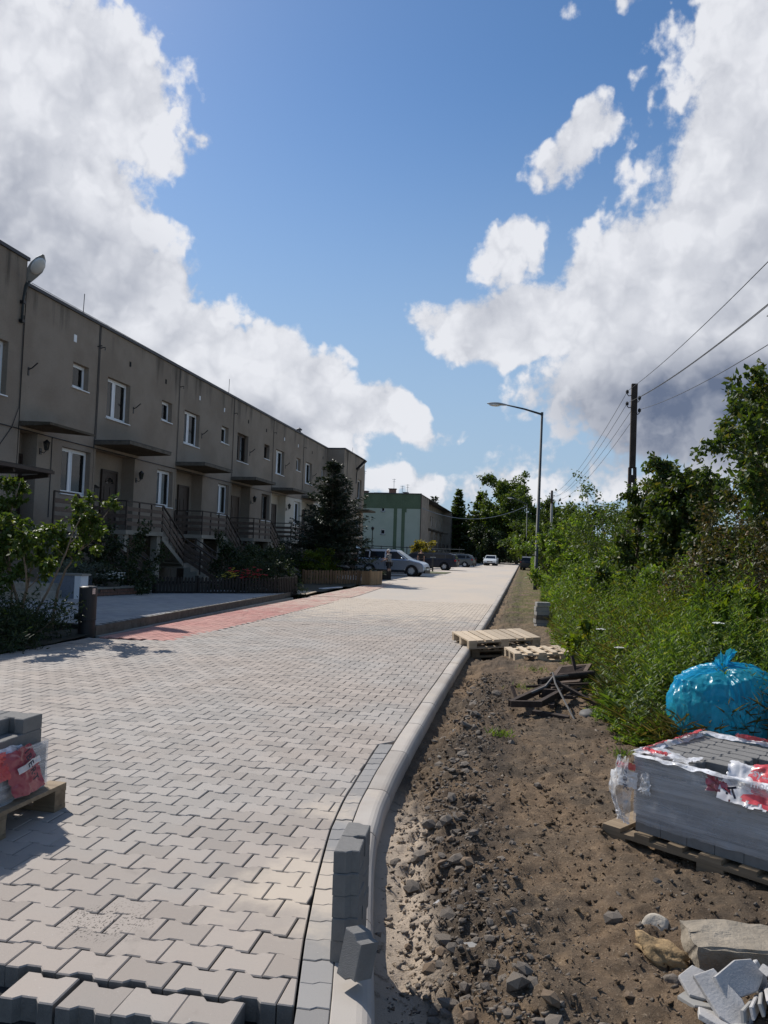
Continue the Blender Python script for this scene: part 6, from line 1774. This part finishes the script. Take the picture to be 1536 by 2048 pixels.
def frame_M(o, ex, ey, off=.004):
    ex = Vector(ex).normalized(); ey = Vector(ey); ey = (ey-ex*ey.dot(ex)).normalized(); ez = ex.cross(ey)
    p = Vector(o)+ez*off
    return Matrix(((ex.x, ey.x, ez.x, p.x), (ex.y, ey.y, ez.y, p.y), (ex.z, ey.z, ez.z, p.z), (0, 0, 0, 1)))

# ---- right pallet: local x along its front edge, local y to the back
RP, RPZ = (.46, 4.50, -.085), R_(-37)
pallet('worn wooden pallet under the film-wrapped paver stack on the right', RP, RPZ, 1.2, .90, 'pallet_old', 7)
def rp(p):
    c, s_ = math.cos(RPZ), math.sin(RPZ); return (RP[0]+c*p[0]-s_*p[1], RP[1]+s_*p[0]+c*p[1], RP[2]+p[2])
st = thing('paver_stack', 'grey paver stack wrapped in film on the right pallet', 'stack', rp((.17, .05, .1405)), RPZ)
SW, SD, LH = .72, .80, .0800
for k in range(4):
    lay = MB(); n = 5
    for i in range(n): lay.box((i*SW/n+.0015, .001*(k % 2), k*LH), ((i+1)*SW/n-.0015, SD, (k+1)*LH-.002))
    part('layer', lay, 'block_new', st, kind='stuff')
film = MB(); e = .006; z0, z1 = .09, 4*LH+.085
film.add([(-e, -e, z0), (SW+e, -e, z0), (SW+e, SD+e, z0), (-e, SD+e, z0), (-e, -e, z1), (SW+e, -e, z1), (SW+e, SD+e, z1), (-e, SD+e, z1)], [(0, 1, 5, 4), (1, 2, 6, 5), (2, 3, 7, 6), (3, 0, 4, 7)])
part('film', film, 'film_grey', st)
sheet('film_fold', st, 'film_clear', 90, 12, lambda u, v: (-.004+u*(SW+.01), -.011-.004*math.sin(v*9), .05+v*(z1-.06)), .006, 3, 14)
# bunched torn edge round the top
def rim_pts(u, v):
    s_ = u*4; w = (v-.5)*.055
    zz = z1+.012-abs(v-.4)*.03
    if s_ < 1: return (SW*s_, -.012+w, zz)
    if s_ < 2: return (SW+.006-w, SD*(s_-1), zz)
    if s_ < 3: return (SW*(3-s_), SD+.006-w, zz+.012)
    return (-.008+w, SD*(4-s_), zz+.006)
sheet('film_rim', st, 'film_bunched', 220, 7, rim_pts, .010, 5, 40)
sheet('film_rim', st, 'film_bunched', 40, 12, lambda u, v: (-.01+u*.30, .0+v*.20, z1+.010+.010*math.sin(u*7)*v), .014, 8, 6, .5)
sheet('red_tab', st, 'film_red', 22, 8, lambda u, v: (-.035+.05*v, .12+u*.22, z1+.005+.03*v), .012, 12, 5, .4)
sheet('red_tab', st, 'film_red', 30, 7, lambda u, v: (-.02+.045*v, .42+u*.36, z1+.01+.03*v), .012, 13, 5, .4)
sheet('red_tab', st, 'film_red', 26, 7, lambda u, v: (.20+u*.22, SD+.01-.03*v, z1+.02+.03*v), .012, 14, 5, .4)
sheet('red_tab', st, 'film_red', 30, 6, lambda u, v: (.02+u*.14, .02+.05*v, z1+.03), .012, 15, 5, .4)
# hanging clear bag end at the left corner
def hang(u, v):
    wd = .055+.05*math.sin(min(1, v*1.15)*math.pi)*(v > .25)*1.1+.02*v*(1-v)
    a = (u-.5)*2
    bul = .05*math.sin(v*math.pi)*(1-a*a)
    return (-.035+a*wd*.75-.02*math.sin(v*3.0), -.035-a*wd*.35-bul-.02, z1-.01-v*.34)
sheet('film_tail', st, 'film_hanging', 30, 50, hang, .014, 21, 5)
sheet('film_tail', st, 'film_bunched', 10, 30, lambda u, v: (hang(0, v)[0]+.012*u, hang(0, v)[1]-.004, hang(0, v)[2]), .012, 22, 14)
sheet('film_tail', st, 'film_bunched', 24, 9, lambda u, v: (hang(u, .84+.16*v)[0], hang(u, .84+.16*v)[1]-.006, hang(u, .84+.16*v)[2]), .014, 23, 6)
sheet('red_band', st, 'film_red', 16, 5, lambda u, v: (-.085+u*.11, -.047-.012*math.sin(u*3.1), z1-.075+.035*v), .006, 24, 6)
sheet('white_band', st, 'film_white', 16, 12, lambda u, v: (-.085+u*.12, -.046-.013*math.sin(u*3.1), z1-.17+.092*v), .007, 25, 6)
sheet('white_scrap', st, 'film_bunched', 10, 14, lambda u, v: (.045+u*.055, -.028, z1-.185+v*.11), .018, 26, 9, .3)
text_part('Z·B·K', .050, st, frame_M((-.028, -.066, z1-.125), (.05, -.01, -1), (.9, -.35, 0), .003))
# red printed sheet thrown over the right front corner
sheet('white_band', st, 'film_white', 30, 26, lambda u, v: (SW-.24+u*.22, -.04+.16*(1-v)*(v > -1)+(-.03*v), z1+.055-.20*max(0, v-.25)-.03*u), .016, 31, 4, .2)
sheet('red_sheet', st, 'film_red', 34, 26, lambda u, v: (SW-.13+u*.26, -.055+.20*(1-v), z1+.065-.20*max(0, v-.25)), .020, 32, 4, .15)
sheet('red_sheet', st, 'film_darkred', 16, 14, lambda u, v: (SW-.31+u*.12, -.028-.012*u, z1-.075+(.085-.02*u)*v-.03*u), .014, 33, 7, .2)
sheet('white_band', st, 'film_white', 26, 18, lambda u, v: (SW-.06+u*.20, .10+v*.14, z1+.05+.05*math.sin(u*4)), .022, 34, 4, .2)
text_part('·T', .075, st, frame_M((SW-.165, -.088, z1-.055), (.9, .0, .3), (-.2, 0, 1), .010))
text_part('I·B', .065, st, frame_M((SW-.02, .13, z1+.095), (1, 0, .1), (0, 1, .1), .012))
text_part('sy...\nmoc', .050, st, frame_M((SW-.03, -.070, z1+.035), (1, .0, .0), (0, .25, 1), .030), 'film_white')
LABR = 'grey half paver in the top layer of the wrapped stack on the right'
nx_, ny_ = 5, 8
cxw, cyw = SW/nx_, SD/ny_
gone = {(4, j) for j in range(0, 7)} | {(3, j) for j in range(0, 5)} | {(2, j) for j in range(0, 2)}
tall = MB().prism([(y*1.0, x*.90) for x, y in HALF][::-1], 0, .0785, .003).mesh('half_paver', 'block_new')
for i in range(nx_):
    for j in range(ny_):
        if (i, j) in gone: continue
        p = rp((.17+(i+.5)*cxw, .05+(j+.5)*cyw, .1405+4*LH))
        o = obj('half_paver', tall, None, p, (0, 0, RPZ+(math.pi if i % 2 else 0)+random.gauss(0, .006)))
        tag(o, LABR, 'paver', 'half pavers in the top layer of the right stack')

# ---- left pallet: local frame = world axes, right face towards the road
LPX, LPY = -2.62, 3.06
pallet('dirty wooden pallet under the film-wrapped paver stack at the left edge', (LPX-.96, LPY-.02, 0.003), R_(-2), 1.0, 1.08, 'pallet_old', 7)
st = thing('paver_stack', 'grey paver stack wrapped in film on the left pallet', 'stack', (LPX-.93, LPY, .1435), R_(-2))
SWx, SDy = .90, .96
for k in range(3):
    lay = MB(); n = 5
    for i in range(n): lay.box((0, i*SDy/n+.0015, k*.08), (SWx, (i+1)*SDy/n-.0015, (k+1)*.08-.002))
    part('layer', lay, 'block_new', st, kind='stuff')
zf = .26
part('film', MB().add([(SWx+e, -e, .02), (SWx+e, SDy+e, .02), (SWx+e, SDy+e, zf), (SWx+e, -e, zf), (-e, SDy+e, .02), (-e, SDy+e, zf), (-e, -e, .02), (-e, -e, zf)], [(0, 1, 2, 3), (1, 4, 5, 2), (4, 6, 7, 5), (6, 0, 3, 7)]), 'film_clear', st)
sheet('film_fold', st, 'film_clear', 70, 14, lambda u, v: (SWx+.012+.004*math.sin(v*8), u*SDy, .0+v*zf), .007, 41, 12)
sheet('film_fold', st, 'film_bunched', 60, 7, lambda u, v: (SWx+.012-.03*v, u*SDy*.80, zf-.015+v*.035), .008, 42, 14)
# printed flap hanging down at the corner: local y runs towards the far corner
def flap(u, v): return (SWx+.026+.045*v*(1-.4*v)+.012*math.sin(u*5), .55+u*.26+v*.10, zf+.012-v*.245)
sheet('red_flap', st, 'film_darkred', 34, 44, flap, .007, 43, 5, .1)
sheet('red_flap', st, 'film_red', 12, 30, lambda u, v: (flap(u*.3-.22, v*.55)[0], flap(u*.3-.22, v*.55)[1], flap(0, v*.55)[2]), .006, 44, 5, .15)
sheet('white_band', st, 'film_white', 18, 8, lambda u, v: (flap(.22+.78*u, .36+.12*v)[0]+.012, flap(.22+.78*u, .36+.12*v)[1], flap(.5, .36+.14*v-.08*u)[2]), .003, 45, 5)
sheet('white_band', st, 'film_white', 34, 9, lambda u, v: (SWx+.022+.012*v, .08+u*.46, zf-.025+.05*(1-v)+.02*math.sin(u*3)), .006, 46, 6)
sheet('red_flap', st, 'film_red', 10, 7, lambda u, v: (SWx+.036, .45+u*.13, zf-.02+.045*(1-v)), .006, 47, 6)
text_part('I·B·E·R·T', .054, st, frame_M((SWx+.060, .735, zf-.080), (.05, .40, -.90), (.05, .90, .40), .016))
text_part('R·T', .050, st, frame_M((SWx+.046, .33, zf+.002), (0, 1, .05), (.1, 0, 1), .012))
sheet('red_flap', st, 'film_red', 12, 10, lambda u, v: (.30+u*.12, .62+v*.10, .335+.10*v), .020, 48, 8, .3)
LABL = 'grey double-T paver on top of the wrapped stack at the left edge'
for r in range(6):
    cy = .125+r*PY
    off = (0 if r % 2 else PX/2)
    if off:
        o = obj('stacked_paver', half_me, None, (LPX-.93+SWx-.052, LPY+cy, .1435+.241), (0, 0, R_(178))); tag(o, LABL, 'paver', 'pavers on top of the left stack')
    for c_ in range(4):
        cx = SWx-.103-off-c_*PX
        if cx < .1: continue
        for z in ((.241, .321) if (r >= 4 or c_ > 0) else (.241,)):
            o = obj('stacked_paver', full_me, None, (LPX-.93+cx, LPY+cy, .1435+z), (0, 0, R_(-2)+random.gauss(0, .006))); tag(o, LABL, 'paver', 'pavers on top of the left stack')

# ---- pallets lying up the verge
pallet('lower one of two stacked pallets lying across the trench', (-.80, 12.62, -.16), R_(22), 1.22, .85, 'pallet_old', 7, (R_(3), R_(-2)))
pallet('upper one of two stacked pallets, pale fresh boards', (-.84, 12.55, -.02), R_(24), 1.25, .85, 'pallet_new', 9, (R_(4), R_(-3)), bw=.13)
pallet('small slatted pallet in front of the stacked pallets', (-.10, 11.72, -.08), R_(16), .86, .62, 'pallet_new', 5, (R_(2), R_(-3)))
# ---- little tower of concrete kerb offcuts by the weeds
bt = MB().prism([(-.15, -.10), (.15, -.10), (.15, .10), (-.15, .10)], 0, .088, .008).mesh('block', 'stone_dark')
bt2 = MB().prism([(-.15, -.10), (.15, -.10), (.15, .10), (-.15, .10)], 0, .088, .008).mesh('block', 'pole_concrete')
for k in range(6):
    o = obj('concrete_block', bt2 if k != 2 else bt, None, (.42+random.gauss(0, .008)+(.02 if k == 5 else 0), 17.75+random.gauss(0, .008), -.07+k*.0915+(.012 if k == 5 else 0)), (0, 0, random.gauss(.25, .03)))
    tag(o, ('lowest', 'second', 'third', 'fourth', 'fifth', 'topmost')[k]+' grey concrete block from the ground in the small stack by the weeds', 'block', 'blocks stacked at the edge of the weeds')

# ---- blue refuse bag
bag = thing('refuse_bag', 'bulging shiny blue plastic refuse bag behind the right pallet', 'bag', (1.66, 6.92, -.15))
bag.scale = (.77, .77, .95)
n, m = 240, 150
th = np.linspace(0, 2*np.pi, n, endpoint=False); tt = np.linspace(0, 1, m)
TH, T = np.meshgrid(th, tt, indexing='xy')
prof_r = np.interp(T, [0, .05, .18, .40, .62, .78, .88, .94, .965, .98, 1.0], [.02, .33, .50, .545, .53, .45, .30, .13, .045, .05, .085])
prof_z = np.interp(T, [0, .05, .18, .40, .62, .78, .88, .94, .965, .98, 1.0], [0, .005, .12, .34, .60, .76, .82, .835, .845, .875, .925])
lobe = 1+.07*np.sin(TH*2+.6)+.05*np.sin(TH*3+2)+.08*fbm(np.cos(TH)*1.6+4, np.sin(TH)*1.6+T*3, 3, 3)
fold = np.abs(np.sin(TH*13+2.2*fbm(TH*1.3+2, T*2, 2, 7)*4))*np.clip((T-.42)*2.2, 0, 1)*.11
fine_ = .020*fbm(TH*6, T*11, 3, 12)*(.4+T)+.016*np.abs(fbm(TH*2.4+T*5, T*8-TH, 3, 22))
cre = np.exp(-np.abs(fbm(np.cos(TH)*3.2+T*1.5, np.sin(TH)*3.2-T*2.5, 2, 61))/.035)+np.exp(-np.abs(fbm(np.cos(TH)*5+9, np.sin(TH)*5+T*5, 2, 71))/.030)*.7
Rr_ = prof_r*lobe*(1-fold*1.0)-fine_*.9+.011*cre*np.clip(T*3, 0, 1)*np.clip((.97-T)*8, 0, 1)
Zz = prof_z*(1+.05*np.sin(TH+1))+.030*fbm(np.cos(TH)*2, np.sin(TH)*2+T*4, 3, 9)*T-.025*fold*12*np.clip(T-.6, 0, 1)
knot = np.clip((T-.95)/.05, 0, 1); Rr_ = Rr_*(1+knot*.5*np.sin(TH*5+1)); Zz = Zz+knot*.035*np.sin(TH*4)
V = np.stack([Rr_*np.cos(TH)*1.08, Rr_*np.sin(TH)*.95, np.maximum(Zz, 0)], -1).reshape(-1, 3)
q = (np.arange(m-1)[:, None]*n+np.arange(n)[None, :]); q2 = (np.arange(m-1)[:, None]*n+(np.arange(n)[None, :]+1) % n)
obj('bag_skin', np_mesh('bag_skin', V, [np.stack([q.ravel(), q2.ravel(), (q2+n).ravel(), (q+n).ravel()], 1)], 'bag_blue', True), bag)
g = np.random.default_rng(5)
for k in range(9):
    a = k*2.3; r = .24*math.sqrt(g.uniform(.1, 1)); mm = MB(); ellipsoid(mm, (r*math.cos(a), r*math.sin(a)*.9, .16+.055*k), (.17, .16, .12), 12, 8)
    mm.v = [(x+.03*math.sin(9*y+3*z+k), y+.03*math.sin(8*z+5*x), z+.02*math.sin(11*x)) for x, y, z in mm.v]
    part('contents', mm, 'rubbish', bag, True)

# ---- scrap iron heap
def scrap(name, label, mb, mat, loc=(0, 0, 0), cat='scrap'):
    o = obj(name, mb.mesh(name, mat), None, loc); tag(o, label, cat, 'scrap iron heap'); return o
fr = thing('scrap_iron_triangle', 'rusty triangular angle-iron frame in the scrap heap', 'scrap', (0, 0, 0), 0, 'scrap iron heap')
for p, q in (((-.10, 7.72, .07), (.20, 7.80, .07)), ((-.10, 7.72, .07), (.30, 8.75, .10)), ((.18, 7.80, .07), (.50, 8.62, .11)), ((.22, 8.4, .09), (.42, 8.35, .10))): part('bar', MB().bar(p, q, .045, .06), 'rust', fr)
pp = thing('iron_pipe', 'thick rusty pipe lying across the scrap heap', 'scrap', (.20, 8.75, .13), 0, 'scrap iron heap')
part('pipe', MB().tube([(0, 0, 0), (.25, .22, .04), (.62, .66, .03)], .042, 14, False), 'rust', pp, True); part('pipe_mouth', MB().tube([(.001, .001, 0), (.02, .015, .002)], .037, 14), 'dark_room', pp)
gr = thing('iron_grate', 'rusty slotted iron grate propped up behind the pipe', 'scrap', (.30, 9.35, .0), R_(-30), 'scrap iron heap'); gr.rotation_euler = (R_(17), R_(-10), R_(-22))
for x in (0, .36): part('side', MB().box((x, 0, 0), (x+.05, .52, .03)), 'rust_light', gr)
for y in (0, .48): part('end', MB().box((.05, y, .001), (.36, y+.04, .029)), 'rust_light', gr)
for k in range(13): part('slat', MB().box((.05, .05+k*.033, .004), (.36, .064+k*.033, .026)), 'rust', gr)
scrap('iron_rod', 'thin pale bent iron rod leaning on the scrap heap', MB().tube([(.31, 8.55, .26), (.33, 8.50, .28), (.35, 8.3, .2), (.52, 7.72, -.06), (.58, 7.70, -.08)], .010, 6), 'scrap_grey')
scrap('iron_bar', 'dark flat bar sloping to the right of the scrap heap', MB().bar((.30, 8.5, .22), (.86, 8.2, -.02), .05, .03), 'rust')
scrap('iron_bar', 'short iron bar sticking up at the left of the heap', MB().bar((-.02, 8.35, -.06), (-.10, 8.55, .10), .035, .025), 'rust')
scrap('iron_bar', 'slim iron bar upright at the back of the heap', MB().bar((.66, 9.5, .05), (.60, 9.7, .32), .035, .03), 'rust')
scrap('iron_beam', 'short dark beam at the bottom of the scrap heap', MB().bar((.12, 7.82, -.03), (.46, 7.74, -.05), .09, .07), 'rust')
scrap('iron_bar', 'bent bar in the middle of the heap', MB().tube([(.10, 8.2, .10), (.25, 8.3, .16), (.33, 8.45, .24), (.5, 8.75, .22)], .014, 6), 'scrap_grey')
scrap('iron_bar', 'long thin iron bar across the back of the heap', MB().bar((.05, 8.6, .10), (.80, 8.95, .12), .025, .025), 'rust')
gj = np.random.default_rng(15)
JL = ['rusty strip poking out under the pipe', 'rusty strip crossing the iron triangle', 'short rusty strip behind the bent rod', 'rusty strip lying flat at the front of the heap', 'rusty strip at the right side of the heap', 'dark strip deep inside the heap', 'dark strip on the ground before the heap', 'dark strip at the back of the heap']
for k in range(8):
    c0 = Vector((.18+.38*gj.uniform(), 7.95+.9*gj.uniform(), -.03+.10*gj.uniform())); a_ = gj.uniform(-.6, 1.6); dd = Vector((math.cos(a_), math.sin(a_), gj.uniform(-.2, .25)))*gj.uniform(.12, .30)
    scrap('scrap_strip', JL[k], MB().bar(c0-dd, c0+dd, gj.uniform(.02, .06), gj.uniform(.012, .04)), 'rust' if k % 3 else 'rust_light')
bwl = thing('metal_bowl', 'small dark round lid on the ground right of the scrap heap', 'lid', (.66, 7.95, -.05), 0); bwl.rotation_euler = (R_(12), R_(-8), 0)
part('bowl', MB().lathe([(.03, 0), (.075, .005), (.085, .035), (.08, .05), (.02, .055)], 16), 'scrap_grey', bwl, True); part('rim', MB().lathe([(.084, .03), (.090, .034), (.084, .042)], 16), 'scrap_grey', bwl)

# ---- stones
def rock_mesh(seed, mat, flat=.7, sub=1, rough=.25, angular=True):
    g = np.random.default_rng(seed); bm = bmesh.new(); bmesh.ops.create_icosphere(bm, subdivisions=sub, radius=1.0)
    dirs = unit(g.normal(size=(7, 3))); cuts = g.uniform(.55, .9, 7)
    for v in bm.verts:
        p = np.array(v.co); 
        for d, c_ in zip(dirs, cuts):
            k = p @ d
            if k > c_: p = p-d*(k-c_)
        p = p*(1+g.normal()*rough*.25); v.co = (p[0]*1.15, p[1]*.95, p[2]*flat)
    me = bpy.data.meshes.new('rock'); bm.to_mesh(me); bm.free(); me.materials.append(MATS[mat]); return me
dark = [rock_mesh(i, 'rock_dark', g_) for i, g_ in enumerate((.5, .6, .7, .45, .65, .55))]
brown = [rock_mesh(20+i, 'rock_brown', .6) for i in range(3)]
pale = [rock_mesh(30+i, 'rock_pale', .65) for i in range(3)]
g = np.random.default_rng(77)
placed = 0
while placed < 290:
    y = 2.45+7.5*g.uniform(0, 1)**1.7
    d = g.normal(.34, .13) if g.uniform() < .82 else g.uniform(.1, 1.8)
    x = float(kerb_in(y))+.15+d
    if d < .08: continue
    if d > .9 and x > weed_edge(y)-.1: continue
    s = float(np.clip(g.lognormal(-3.68, .42), .010, .055))*(1.0 if y < 5.5 else 1.15)
    u = g.uniform(); me = dark[g.integers(6)] if u < .76 else brown[g.integers(3)] if u < .92 else pale[g.integers(3)]
    if u >= .92: s *= .55
    o = obj('stone', me, None, (x, y, soil_zs(x, y)+s*.22), tuple(g.uniform(-.5, .5, 2))+(g.uniform(0, 6.3),)); o.scale = (s, s, s)
    lab, gr_ = ('dark angular stone in the strip of rubble beside the kerb', 'dark stones in the rubble strip') if me in dark else ('brown stone scattered on the verge soil', 'brown stones on the verge') if me in brown else ('pale pebble scattered on the verge soil', 'pale pebbles on the verge')
    tag(o, lab, 'stone', gr_); placed += 1
# finer rubble and crumbs, too many to count
def rubble(name, n, smin, smax, mat, seed, label, dens):
    g = np.random.default_rng(seed); base = []
    proto = [np.array(m.vertices[0].co) for m in ()]
    tet = unit(np.array([[1, 1, 1], [-1, -1, 1], [-1, 1, -1], [1, -1, -1], [0, 0, -1.2]], float)); tf = np.array([[0, 1, 2], [0, 3, 1], [0, 2, 3], [1, 3, 4], [2, 1, 4], [3, 2, 4]])
    y = 1.9+8.5*g.uniform(0, 1, n)**dens[0]; d = np.where(g.uniform(0, 1, n) < dens[1], np.abs(g.normal(.40, .15, n)), g.uniform(.05, 2.3, n))
    x = kerb_in(y)+.16+d; z = soil_z(x, y)
    s = np.exp(g.uniform(math.log(smin), math.log(smax), n))
    J = unit(tet[None]+g.normal(size=(n, 5, 3))*.35)*s[:, None, None]*np.array([1.1, 1, .7])
    V = (J+np.stack([x, y, z+s*.15], -1)[:, None]).reshape(-1, 3); F = (tf[None]+(np.arange(n)*5)[:, None, None]).reshape(-1, 3)
    o = obj(name, np_mesh(name, V, [F], mat), kind='stuff'); tag(o, label, 'rubble')
rubble('rubble', 6000, .004, .022, 'rock_dark', 5, 'fine dark rubble strewn beside the kerb', (1.5, .80))
rubble('soil_crumbs', 16000, .002, .011, 'rock_brown', 6, 'brown crumbs of earth over the verge', (1.4, .15))
rubble('clods', 2600, .008, .028, 'soil', 8, 'clods of brown earth lying on the verge', (1.4, .25))
rubble('grit', 2600, .002, .006, 'rock_pale', 7, 'pale grit sprinkled over the verge', (1.4, .3))

# ---- concrete block, ochre boulders and broken slabs in the near right corner
def rough_block(seed, a, b, mat, amp=.012, n=22):
    bm = bmesh.new(); bmesh.ops.create_cube(bm, size=1.0); bmesh.ops.subdivide_edges(bm, edges=bm.edges[:], cuts=n, use_grid_fill=True)
    for v in bm.verts:
        x, y, z = v.co; p = np.array([x*a[0], y*a[1], z*a[2]])
        k = sum(abs(c) > .49 for c in (x, y, z)); 
        q = np.array([vnoise(np.array([p[0]*13+seed]), np.array([p[1]*13+p[2]*17]), 3+i)[0] for i in range(3)])+.6*np.array([vnoise(np.array([p[0]*31+seed]), np.array([p[1]*31+p[2]*37]), 13+i)[0] for i in range(3)])
        v.co = p+q*amp*(1 if k < 2 else 1.6)-np.sign(p)*(k >= 2)*amp*.6
    me = bpy.data.meshes.new('block'); bm.to_mesh(me); bm.free(); me.materials.append(MATS[mat]); return me
cb = thing('concrete_slab', 'heavy old concrete block at the right edge with sandy top', 'block', (1.17, 3.33, -.035), R_(5))
obj('block', rough_block(3, (1.0, .24, .20), None, 'old_block', .016), cb)
def boulder(label, loc, sc, seed, mat, rot=(0, 0, 0), sub=4, amp=.12):
    bm = bmesh.new(); bmesh.ops.create_icosphere(bm, subdivisions=sub, radius=1.0); gg = np.random.default_rng(seed); dirs = unit(gg.normal(size=(9, 3))); cuts = gg.uniform(.6, .95, 9)
    P = np.array([v.co[:] for v in bm.verts])
    for d, c_ in zip(dirs, cuts):
        k = P @ d; P = P-d[None]*np.maximum(k-c_, 0)[:, None]
    P = P*(1+amp*(fbm(P[:, 0]*3+seed, P[:, 1]*3+P[:, 2]*4, 4, seed, .6)))[:, None]
    for v, p in zip(bm.verts, P): v.co = p*np.array(sc)
    me = bpy.data.meshes.new('boulder'); bm.to_mesh(me); bm.free(); me.materials.append(MATS[mat]); me.polygons.foreach_set('use_smooth', [True]*len(me.polygons))
    return tag(obj('boulder', me, None, loc, rot), label, 'stone')
boulder('pitted ochre boulder leaning beside the concrete block', (.565, 3.27, -.04), (.125, .066, .056), 3, 'rock_ochre', (R_(12), R_(14), R_(-30)), 4, .42)
boulder('pale boulder lying above the ochre boulder', (.575, 3.50, -.02), (.070, .055, .040), 5, 'rock_pale', (0, 0, .6), 3, .1)
boulder('small dark stone under the ochre boulder', (.585, 3.135, -.06), (.036, .034, .028), 6, 'rock_dark', (0, 0, .2), 3, .1)
boulder('pale grey round stone in the rubble strip', (-.20, 3.62, -.10), (.055, .05, .035), 8, 'stone_dark', (0, .3, .3), 3, .1)
def shard(label, loc, pts, t, rot, mat='white_concrete', grp='broken pale slabs in the near right corner'):
    o = obj('slab_fragment', MB().prism(pts, 0, t, .003).mesh('slab_fragment', mat), None, loc, rot); return tag(o, label, 'slab', grp)
hexa = [(-.06, -.03), (-.02, -.065), (.05, -.05), (.065, .01), (.03, .06), (-.045, .045)]
long_ = [(-.11, -.045), (.03, -.06), (.10, -.03), (.09, .03), (.02, .05), (-.10, .035)]
thin_ = [(-.10, -.018), (.08, -.022), (.10, .005), (.05, .02), (-.09, .018)]
shard('pale hexagonal slab fragment at the left of the broken pile', (.645, 3.015, .0), hexa, .016, (R_(22), R_(-12), .5))
shard('largest pale slab fragment leaning at the top of the broken pile', (.775, 2.985, .055), long_, .018, (R_(44), R_(-8), R_(38)))
shard('curved pale slab fragment in the middle of the broken pile', (.715, 2.90, .01), long_, .020, (R_(20), R_(30), R_(-52)))
k_lab = ['narrow upright shard leftmost in the row of shards', 'narrow upright shard second in the row of shards', 'narrow upright shard third in the row of shards', 'narrow upright shard fourth in the row of shards', 'narrow upright shard at the right end of the row']
for k in range(5): shard(k_lab[k], (.785+.026*k, 2.895+.018*k, .00+.006*k), thin_, .012, (R_(78-6*k), R_(10), R_(62+5*k)), 'white_concrete' if k % 2 else 'pole_concrete')
shard('pale slab fragment at the bottom of the broken pile', (.665, 2.84, -.03), hexa, .018, (R_(10), R_(14), 1.2))
shard('flat pale slab fragment at the bottom edge of the broken pile', (.72, 2.78, -.04), long_, .016, (R_(8), R_(-10), .2))
shard('grey shard lying under the hexagonal fragment', (.635, 2.955, -.035), hexa, .014, (R_(8), R_(5), 2.0), 'pole_concrete')
shard('pale shard standing behind the largest fragment', (.86, 3.06, .02), hexa, .015, (R_(65), R_(12), 1.0))
shard('pale rounded shard at the right edge of the broken pile', (.90, 3.02, .05), thin_, .026, (R_(20), R_(30), .9))
shard('pale shard low at the right edge of the broken pile', (.875, 2.88, .00), long_, .015, (R_(58), R_(-12), 1.5))
shard('flat pale grey slab piece lying in the rubble strip', (-.165, 3.17, -.055), [(-.065, -.022), (.05, -.026), (.065, .01), (.05, .030), (-.05, .024)], .020, (R_(10), R_(-6), R_(8)), 'pole_concrete', 'pale slab pieces in the rubble strip')
shard('small white slab piece at the edge of the spilt sand', (-.335, 3.60, -.085), [(-.04, -.016), (.03, -.02), (.045, .008), (-.02, .022)], .014, (R_(14), R_(-10), R_(-15)), 'white_concrete', 'pale slab pieces in the rubble strip')
# tuft of grass on the bare soil
for i, (x, y, lab) in enumerate(((-.15, 6.6, 'small green grass tuft on the bare soil left of the scrap heap'), (.05, 9.3, 'green grass tuft behind the scrap heap'), (.80, 6.4, 'sparse grass tuft near the right pallet'), (.2, 10.6, 'grass tuft in front of the small pallet'))):
    t = thing('grass_tuft', lab, 'grass', (x, y, soil_zs(x, y)-.005), 0, 'grass tufts on the verge'); g = np.random.default_rng(i); n = 70
    P = g.normal(size=(n, 3))*np.array([.05, .05, 0])*(1+i % 2); V, F = leaf_arrays(P, g.normal(size=(n, 3))*np.array([.7, .7, .1])+np.array([0, 0, .8]), g.uniform(.04, .10, n), .007, g)
    obj('blades', np_mesh('blades', V, [F], 'leaf_weed'), t, kind='stuff')
